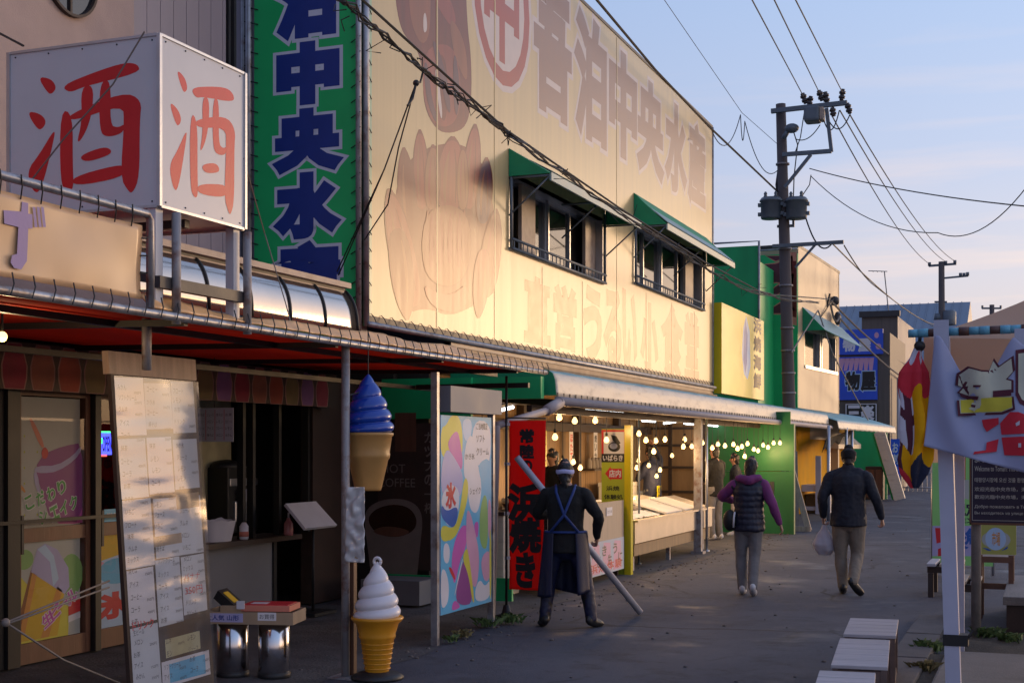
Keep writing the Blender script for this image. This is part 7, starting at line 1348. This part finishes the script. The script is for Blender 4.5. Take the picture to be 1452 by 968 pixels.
def fuse(g, name, mt, parent, voxel=.012, smooth=4, wrinkle=0, freq=14, ridge=0):
    """melt the lofts into one continuous skin"""
    me = bpy.data.meshes.new('lump'); me.from_pydata([tuple(p) for p in g.v], [], g.f); o = bpy.data.objects.new('lump', me); C.objects.link(o)
    a = o.modifiers.new('r', 'REMESH'); a.mode = 'VOXEL'; a.voxel_size = voxel
    if smooth: b = o.modifiers.new('s', 'SMOOTH'); b.factor = .5; b.iterations = smooth
    bpy.context.view_layer.update(); m2 = bpy.data.meshes.new_from_object(o.evaluated_get(bpy.context.evaluated_depsgraph_get()))
    bpy.data.objects.remove(o); bpy.data.meshes.remove(me)
    if wrinkle or ridge:
        ns = [v.normal.copy() for v in m2.vertices]
        for v, n_ in zip(m2.vertices, ns):
            w_ = wrinkle * (noise.noise(Vector((v.co.x * freq, v.co.y * freq, v.co.z * freq * .55))) + .5 * noise.noise(v.co * freq * 2.3))
            if ridge: w_ += ridge * abs(math.sin(v.co.z * 46))
            v.co += n_ * w_
    m2.name = name; m2.materials.clear(); m2.materials.append(M[mt]); m2.polygons.foreach_set('use_smooth', [True] * len(m2.polygons)); m2.update()
    o = bpy.data.objects.new(name, m2); C.objects.link(o); o.parent = parent; return o
def hand(g, w, d, side, palm, k=1.0, curl=.5):
    """palm and five fingers; w wrist, d direction, side = where the thumb leaves, palm = palm normal"""
    d = Vector(d).normalized(); s_ = Vector(side); s_ = (s_ - d * s_.dot(d)).normalized(); pn = d.cross(s_); pn = pn if pn.dot(Vector(palm)) > 0 else -pn
    chain(g, [w, w + d * .045 * k, w + d * .088 * k], [(.026 * k, .020 * k), (.038 * k, .017 * k), (.040 * k, .013 * k)], s_, 12)
    for i, ln in enumerate((.070, .080, .074, .056)):
        b = w + d * (.082 - .006 * (i == 3)) * k + s_ * (.030 - .020 * i) * k; p1 = b + (d * math.cos(curl) + pn * math.sin(curl)) * ln * .45 * k; p2 = p1 + (d * math.cos(curl * 2.2) + pn * math.sin(curl * 2.2)) * ln * .33 * k; p3 = p2 + (d * math.cos(curl * 3) + pn * math.sin(curl * 3)) * ln * .25 * k
        chain(g, [b - d * .02 * k, b, p1, p2, p3], [.0095 * k, .0095 * k, .009 * k, .0082 * k, .007 * k], s_, 8, 2)
    b = w + d * .03 * k + s_ * .026 * k; p1 = b + (d * .7 + s_ * .6 + pn * .35).normalized() * .04 * k; p2 = p1 + (d * .9 + s_ * .1 + pn * .4).normalized() * .032 * k
    chain(g, [w + d * .02 * k + s_ * .012 * k, b, p1, p2], [.013 * k, .012 * k, .0105 * k, .008 * k], s_, 8, 2)
J0 = dict(pelvis=(0, 0, .90), chest=(0, .0, 1.28), neck=(0, 0, 1.455), head=(0, .02, 1.585), sL=(-.175, 0, 1.395), sR=(.175, 0, 1.395), eL=(-.24, -.03, 1.12), eR=(.24, -.03, 1.12), wL=(-.26, .05, .88), wR=(.26, .05, .88), hL=(-.09, 0, .88), hR=(.09, 0, .88), kL=(-.10, .02, .48), kR=(.10, .02, .48), aL=(-.10, -.02, .085), aR=(.10, -.02, .085), tL=(-.11, .15, .03), tR=(.11, .15, .03))
def person(loc, yaw, H, label, pose=None, top='jacket', top_mt='cloth_black', leg_mt='cloth_grey', shoe_mt='shoe_white', extra=None, voxel=.009, wide=1.0, curl=.5, hood=None, hairstyle='short', sleeve_mt=None, boots=False):
    k = H / 1.70; t = thing('person', label, 'person', loc); t.rotation_euler = (0, 0, yaw)
    J = {a: Vector(b) for a, b in {**J0, **(pose or {})}.items()}; J['sL'].z -= .025; J['sR'].z -= .025; J = {a: b * k for a, b in J.items()}; W_ = wide * k; up = Vector((0, 0, 1))
    pv, ch, nk, hd = J['pelvis'], J['chest'], J['neck'], J['head']; sx = (J['sR'] - J['sL']).normalized(); fw = up.cross(sx) ; fw = Vector((-sx.y, sx.x, 0)).normalized()
    tors = [pv - up * .06 * k, pv + up * .05 * k, pv.lerp(ch, .45), ch, ch.lerp(nk, .55), ch.lerp(nk, .85)]; tr_ = [(.155 * W_, .115 * W_), (.152 * W_, .11 * W_), (.138 * W_, .10 * W_), (.165 * W_, .115 * W_), (.165 * W_, .095 * W_), (.09 * k, .07 * k)]
    hk = k * 1.07; b = MB(); chain(b, tors, tr_, sx, 18); chain(b, [nk - up * .05 * k, nk, nk.lerp(hd, .5)], [.06 * k, .054 * k, .052 * k], sx)
    hs = sx * 1.0; hup = (hd - nk).normalized()
    chain(b, [hd - hup * .085 * k + fw * .02 * k, hd - hup * .03 * k + fw * .006 * k, hd + hup * .03 * k, hd + hup * .075 * k], [(.048 * k, .055 * k), (.068 * k, .085 * k), (.074 * k, .094 * k), (.055 * k, .07 * k)], sx, 16)
    chain(b, [hd + fw * .09 * k + hup * .01 * k, hd + fw * .108 * k - hup * .015 * k], [.010 * k, .014 * k], sx, 8, 1)                       # nose
    chain(b, [hd + fw * .083 * k - hup * .05 * k - sx * .015 * k, hd + fw * .083 * k - hup * .05 * k + sx * .015 * k], [.008 * k, .008 * k], up, 8, 1)  # mouth
    for s_ in (-1, 1): chain(b, [hd + sx * s_ * .074 * k - hup * .022 * k, hd + sx * s_ * .08 * k + hup * .022 * k - fw * .008 * k], [(.008 * k, .018 * k), (.008 * k, .022 * k)], sx, 8, 2)
    for S in 'LR':
        s, e, w_, h, kn, an, to = (J[c + S] for c in 'sewhkat'); sgn = -1 if S == 'L' else 1
        chain(b, [nk - up * .02 * k, nk.lerp(s, .5) - up * .005 * k, s], [.05 * k, .05 * k, .052 * k], up)
        chain(b, [s - sx * sgn * .05 * k, s, s.lerp(e, .5), e, e.lerp(w_, .35), w_], [.062 * k, .058 * k, .048 * k, .040 * k, .040 * k, .027 * k], sx)
        d = (w_ - e).normalized(); hand(b, w_, d, fw if abs(d.dot(fw)) < .8 else up, -sx * sgn, k, curl)
        chain(b, [h + up * .03 * k, h, h.lerp(kn, .5), kn, kn.lerp(an, .3), an.lerp(kn, .1), an], [.092 * W_, .09 * W_, .073 * W_, .056 * k, .057 * k, .038 * k, .036 * k], sx)
        chain(b, [an - up * .03 * k, an.lerp(to, .5) - up * .01 * k, to], [(.034 * k, .04 * k), (.038 * k, .035 * k), (.034 * k, .02 * k)], sx)
    fuse(b, 'body', 'skin', t, voxel, 2); del hk
    # trousers
    g = MB(); chain(g, [pv - up * .05 * k, pv + up * .07 * k], [(.168 * W_, .128 * W_), (.162 * W_, .122 * W_)], sx, 18)
    for S in 'LR':
        h, kn, an = (J[c + S] for c in 'hka'); chain(g, [h + up * .03 * k, h.lerp(kn, .4), kn, kn.lerp(an, .5), an + up * .01 * k], [.104 * W_, .090 * W_, .075 * k, .068 * k, .060 * k], sx)
    fuse(g, 'trousers', leg_mt, t, max(voxel, .011), 3, .008 * k, 13)
    # top with sleeves
    g = MB(); lo = pv - up * (.10 if top != 'short' else -.03) * k; loose = {'jacket': .032, 'sweater': .018, 'vest': .03, 'short': .018}[top] * k
    chain(g, [lo, pv + up * .06 * k, pv.lerp(ch, .5), ch, ch.lerp(nk, .55), ch.lerp(nk, .9)], [(.17 * W_ + loose, .128 * W_ + loose), (.158 * W_ + loose, .116 * W_ + loose), (.148 * W_ + loose, .108 * W_ + loose), (.168 * W_ + loose, .118 * W_ + loose), (.168 * W_ + loose * .6, .10 * W_ + loose * .7), (.075 * k, .068 * k)], sx, 20, 3, .12)
    if top == 'jacket': chain(g, [ch.lerp(nk, .8), nk + up * .02 * k], [.082 * k, .072 * k], sx)
    sl = g if top != 'vest' else MB()
    for S in 'LR':
        s = J['s' + S]; chain(g, [nk - up * .03 * k, nk.lerp(s, .5) - up * .008 * k, s - up * .01 * k], [.055 * k + loose * .4, .056 * k + loose * .5, .060 * k + loose * .4], up)
        s, e, w_ = (J[c + S] for c in 'sew'); sgn = -1 if S == 'L' else 1
        chain(sl, [s - sx * sgn * .06 * k, s, s.lerp(e, .5), e, e.lerp(w_, .5), w_.lerp(e, .06)], [.070 * k + loose * .5, .066 * k + loose * .4, .058 * k + loose * .4, .052 * k + loose * .3, .048 * k + loose * .2, .038 * k + loose * .1], sx)
    if top == 'vest':
        chain(sl, [ch.lerp(nk, .4), ch.lerp(nk, .9)], [(.15 * W_, .10 * W_), (.08 * k, .075 * k)], sx)
        fuse(sl, 'hoodie', sleeve_mt, t, max(voxel, .010), 3, .007 * k, 16)
    fuse(g, {'jacket': 'jacket', 'sweater': 'sweater', 'vest': 'vest', 'short': 'shirt'}[top], top_mt, t, max(voxel, .010), 3, .009 * k, 11, .006 if top == 'vest' else 0)
    if hood: g = MB(); c = nk - fw * .055 * k; chain(g, [c - sx * .12 * k, c - sx * .06 * k - fw * .03 * k - up * .01 * k, c - fw * .05 * k - up * .03 * k, c + sx * .06 * k - fw * .03 * k - up * .01 * k, c + sx * .12 * k], [(.045 * k, .05 * k), (.055 * k, .06 * k), (.06 * k, .075 * k), (.055 * k, .06 * k), (.045 * k, .05 * k)], up); fuse(g, 'hood', hood, t, .011, 3, .006, 18)
    # hair, hat
    g = MB()
    if hairstyle == 'short' or hairstyle == 'bob':
        chain(g, [hd - hup * (.055 if hairstyle == 'short' else .085) * k - fw * .028 * k, hd - fw * .02 * k, hd + hup * .055 * k - fw * .004 * k, hd + hup * .092 * k + fw * .002 * k], [(.062 * k, .062 * k), (.083 * k, .084 * k), (.082 * k, .10 * k), (.05 * k, .06 * k)], sx, 16); fuse(g, 'hair', 'hair', t, .008, 2, .008, 40)
    elif hairstyle == 'cap':
        chain(g, [hd + hup * .035 * k - fw * .004 * k, hd + hup * .07 * k, hd + hup * .10 * k], [(.09 * k, .11 * k), (.092 * k, .112 * k), (.06 * k, .07 * k)], sx, 16); fuse(g, 'cap', 'cloth_black', t, .009, 2, .004, 20)
        g = MB(); chain(g, [hd - hup * .05 * k - fw * .03 * k, hd - fw * .018 * k, hd + hup * .04 * k - fw * .005 * k], [(.06 * k, .06 * k), (.079 * k, .082 * k), (.079 * k, .095 * k)], sx, 16); fuse(g, 'hair', 'hair', t, .008, 2, .004, 40)
    elif hairstyle == 'bun':
        chain(g, [hd - hup * .07 * k - fw * .035 * k, hd - fw * .02 * k, hd + hup * .055 * k - fw * .004 * k, hd + hup * .095 * k], [(.055 * k, .05 * k), (.082 * k, .082 * k), (.082 * k, .10 * k), (.055 * k, .06 * k)], sx, 16); chain(g, [hd - hup * .075 * k - fw * .06 * k, hd - hup * .15 * k - fw * .055 * k], [.045 * k, .028 * k], sx); fuse(g, 'hair', 'hair', t, .008, 2, .007, 40)
        g = MB(); n = 40; vs = []; fs = []; cc = hd + hup * .018 * k - fw * .006 * k
        for i in range(n):
            a = 2 * math.pi * i / n
            for q_, r_ in ((-.022, 1.0), (-.012, 1.09), (.012, 1.09), (.022, 1.0)): vs.append(cc + sx * math.cos(a) * .086 * k * r_ + fw * math.sin(a) * .104 * k * r_ + hup * (q_ * k + .004 * math.sin(a * 3)))
        for i in range(n):
            for j in range(3): fs.append((i * 4 + j, ((i + 1) % n) * 4 + j, ((i + 1) % n) * 4 + j + 1, i * 4 + j + 1))
        g.add(vs, fs, True); g.mat('towel'); g.m = [0] * len(g.f); o = g.build_local('headband', t)
    for S in 'LR':
        an, to, kn = J['a' + S], J['t' + S], J['k' + S]; g = MB()
        chain(g, [an - (to - an) * .18 - up * .015 * k, an.lerp(to, .3) - up * .015 * k, an.lerp(to, .7) - up * .008 * k, to + (to - an) * .05], [(.042 * k, .055 * k), (.046 * k, .05 * k), (.05 * k, .042 * k), (.042 * k, .028 * k)], sx)
        if boots: chain(g, [an, an.lerp(kn, .45), an.lerp(kn, .72)], [.055 * k, .064 * k, .07 * k], sx)
        fuse(g, 'boot' if boots else 'shoe', shoe_mt, t, .009, 2)
    return t, J, k, sx, fw
def build_local(s, name, parent, solid=0):
    me = bpy.data.meshes.new(name); me.from_pydata([tuple(p) for p in s.v], [], s.f)
    for nm in s.mats: me.materials.append(M[nm])
    me.polygons.foreach_set('material_index', s.m); me.polygons.foreach_set('use_smooth', s.sm); me.update(); o = bpy.data.objects.new(name, me); C.objects.link(o); o.parent = parent
    if solid: md = o.modifiers.new('thickness', 'SOLIDIFY'); md.thickness = solid
    return o
MB.build_local = build_local
# 1 the worker with the headband, handling a long pole
L1 = P(802, 889, z=0)
hgt = 1.62
po2 = P(908, 868, z=.03); po1 = P(733, 648, y=L1.y + .22)
t, J, k, sx, fw = person(L1, R(14), hgt, 'person in black top, navy apron and pale headband handling a long grey pole', dict(pelvis=(.0, 0, .86), hL=(-.1, 0, .85), hR=(.1, 0, .85), kL=(-.17, .03, .46), kR=(.2, .04, .46), aL=(-.21, -.02, .085), aR=(.26, 0, .085), tL=(-.26, .13, .03), tR=(.34, .13, .03), chest=(0, .02, 1.25), neck=(0, .04, 1.42), head=(-.01, .07, 1.55), sL=(-.19, .01, 1.36), sR=(.19, .01, 1.36), eL=(-.30, .10, 1.14), wL=(-.16, .26, 1.12), eR=(.33, -.02, 1.12), wR=(.31, .12, .90)), 'sweater', 'cloth_black', 'cloth_apron', 'boot', hairstyle='bun', boots=True, wide=1.08, curl=.9, voxel=.008)
# apron: skirt wrapped round the legs and crossed straps
g = MB().mat('cloth_apron')
def skirt(a, b):
    an = R(-150) + R(300) * a; an += math.pi / 2; sp = 1 + .22 * b; zz = (.97 - .63 * b) * k + .03 * b * math.sin(a * 12); rx, ry = .215 * k * sp * 1.0, .165 * k * (1 + .35 * b); fl = 1 + b * (.06 * math.sin(a * 31) + .04 * math.sin(a * 53 + 1))
    return Vector((math.cos(an) * rx * fl, math.sin(an) * ry * fl + .01, zz))
g.grid(lambda a, b: skirt(a, b), 60, 20); g.build_local('apron', t, .006)
g = MB().mat('strap_blue')
for s_ in (-1, 1): g.tube([sx * s_ * .10 * k + Vector((0, .02, 1.43 * k)), sx * s_ * .085 * k + Vector((0, -.105, 1.36 * k)), Vector((0, -.165 * k, 1.14 * k)), sx * -s_ * .14 * k + Vector((0, -.15 * k, .97 * k))], .014, 6)
g.tube([Vector((math.cos(a) * .205 * k, math.sin(a) * .158 * k, .965 * k)) for a in [R(-180 + 10 * i) for i in range(37)]], .013, 6)
g.build_local('apron_strap', t)
wr = t.matrix_basis if False else Matrix.Rotation(R(14), 3, 'Z')
hR = L1 + wr @ (J['wR'] + Vector((.03, .04, -.06)) * k); hL = L1 + wr @ (J['wL'] + Vector((.05, .03, 0)) * k)
g = MB().mat('pole_grey'); d_ = (po2 - po1); g.tube([po1, po2], .034, 12); tag(g.build('long_pole'), 'long grey pole slanting across the headband worker down to the asphalt', 'pole')
# 2 the walker in purple
L2 = P(1062, 843, z=0)
t, J, k, sx, fw = person(L2, R(8), 1.60, 'person walking away in purple hoodie, navy quilted vest and grey trousers', dict(kL=(-.10, .05, .48), aL=(-.08, -.02, .085), tL=(-.08, .14, .03), kR=(.07, -.03, .48), aR=(.06, -.22, .12), tR=(.06, -.08, .03), sL=(-.18, 0, 1.385), eL=(-.34, .06, 1.22), wL=(-.20, .24, 1.16), eR=(.29, -.06, 1.13), wR=(.38, -.02, .89), head=(0.02, .03, 1.585)), 'vest', 'cloth_vest', 'cloth_grey', 'shoe_white', sleeve_mt='cloth_purple', hood='cloth_purple', hairstyle='bob', wide=1.0)
g = MB().mat('black'); c = Vector((-.23, -.06, .93)) * k; g.ball(c, .11, 10, (.75, .6, 1.15)); g.mat('cream_white'); g.tube([c + Vector((.045, -.07, -.08)), c + Vector((.05, -.08, .03)), c + Vector((.06, -.06, .1))], .012, 6); o = g.build_local('shoulder_bag', t)
# 3 the man with the shopping bag
L3 = P(1203, 842, z=0)
t, J, k, sx, fw = person(L3, R(4), 1.72, 'person walking away in dark navy jacket, cap and khaki trousers', dict(sL=(-.20, 0, 1.385), sR=(.20, 0, 1.385), hL=(-.09, 0, .86), hR=(.10, 0, .86), kL=(-.09, .03, .46), aL=(-.06, -.02, .085), tL=(-.07, .14, .03), kR=(.10, .02, .46), aR=(.07, -.30, .17), tR=(.15, -.22, .04), eL=(-.29, -.06, 1.12), wL=(-.29, .05, .90), eR=(.31, -.03, 1.12), wR=(.37, .05, .89), head=(0, .03, 1.58)), 'jacket', 'cloth_jacket', 'cloth_khaki', 'boot', hairstyle='cap', wide=1.06, curl=.8)
q = L3 + Matrix.Rotation(R(4), 3, 'Z') @ (J['wL'] + Vector((.01, .02, -.10)) * k)
g = MB().mat('bag_plastic')
def bag(a, b):
    an = 2 * math.pi * a; pr = (.018, .04, .085, .115, .128, .12, .07)[min(6, int(b * 6))]; pn_ = (.018, .04, .085, .115, .128, .12, .07)[min(6, int(b * 6) + 1)]; r_ = pr + (pn_ - pr) * (b * 6 % 1); r_ *= 1 + .22 * noise.noise(Vector((math.cos(an) * 2, math.sin(an) * 2, b * 4))) + .06 * math.sin(an * 9) * (1 - b)
    return q + Vector((r_ * math.cos(an), r_ * .75 * math.sin(an), -.36 * b))
g.grid(lambda a, b: bag(a, b), 40, 30); g.mat('p_lav'); g.ball(q + Vector((.02, -.0, -.27)), .065, 8, (1, .8, .7)); tag(g.build('shopping_bag'), 'white plastic shopping bag hanging from the hand of the person in the cap', 'bag')
# 4-7 people at the stalls
L4 = P(1014, 766, z=0); person(L4, R(62), 1.76, 'person in black sweater and grey trousers facing the stall past the dark post', dict(eR=(.24, .06, 1.14), wR=(.2, .26, 1.05), eL=(-.24, .05, 1.14), wL=(-.2, .24, 1.05)), 'sweater', 'cloth_black', 'cloth_grey', 'shoe_white', hairstyle='short', voxel=.012)
L5 = P(1030, 762, z=0); person(L5 + Vector((.02, .75, 0)), R(100), 1.60, 'person in dark top and pale trousers half hidden between black sweater and purple hoodie', dict(), 'sweater', 'cloth_jacket', 'cloth_white', 'shoe_white', hairstyle='short', voxel=.014)
L6 = P(925, 700, x=-6.75); L6.z = .03
person(L6, R(60), 1.70, 'stall worker in navy jacket reaching up to a bulb behind the fish table', dict(eR=(.27, .08, 1.48), wR=(.22, .2, 1.74), eL=(-.22, .12, 1.15), wL=(-.1, .3, 1.1), head=(0, .06, 1.575)), 'jacket', 'cloth_navy', 'cloth_grey', 'boot', hairstyle='short', voxel=.014)
L7 = P(785, 700, x=-6.6); L7.z = .03
person(L7, R(150), 1.66, 'stall worker in black mostly hidden behind the headband worker', dict(), 'sweater', 'cloth_black', 'cloth_grey', 'boot', hairstyle='bob', voxel=.014)
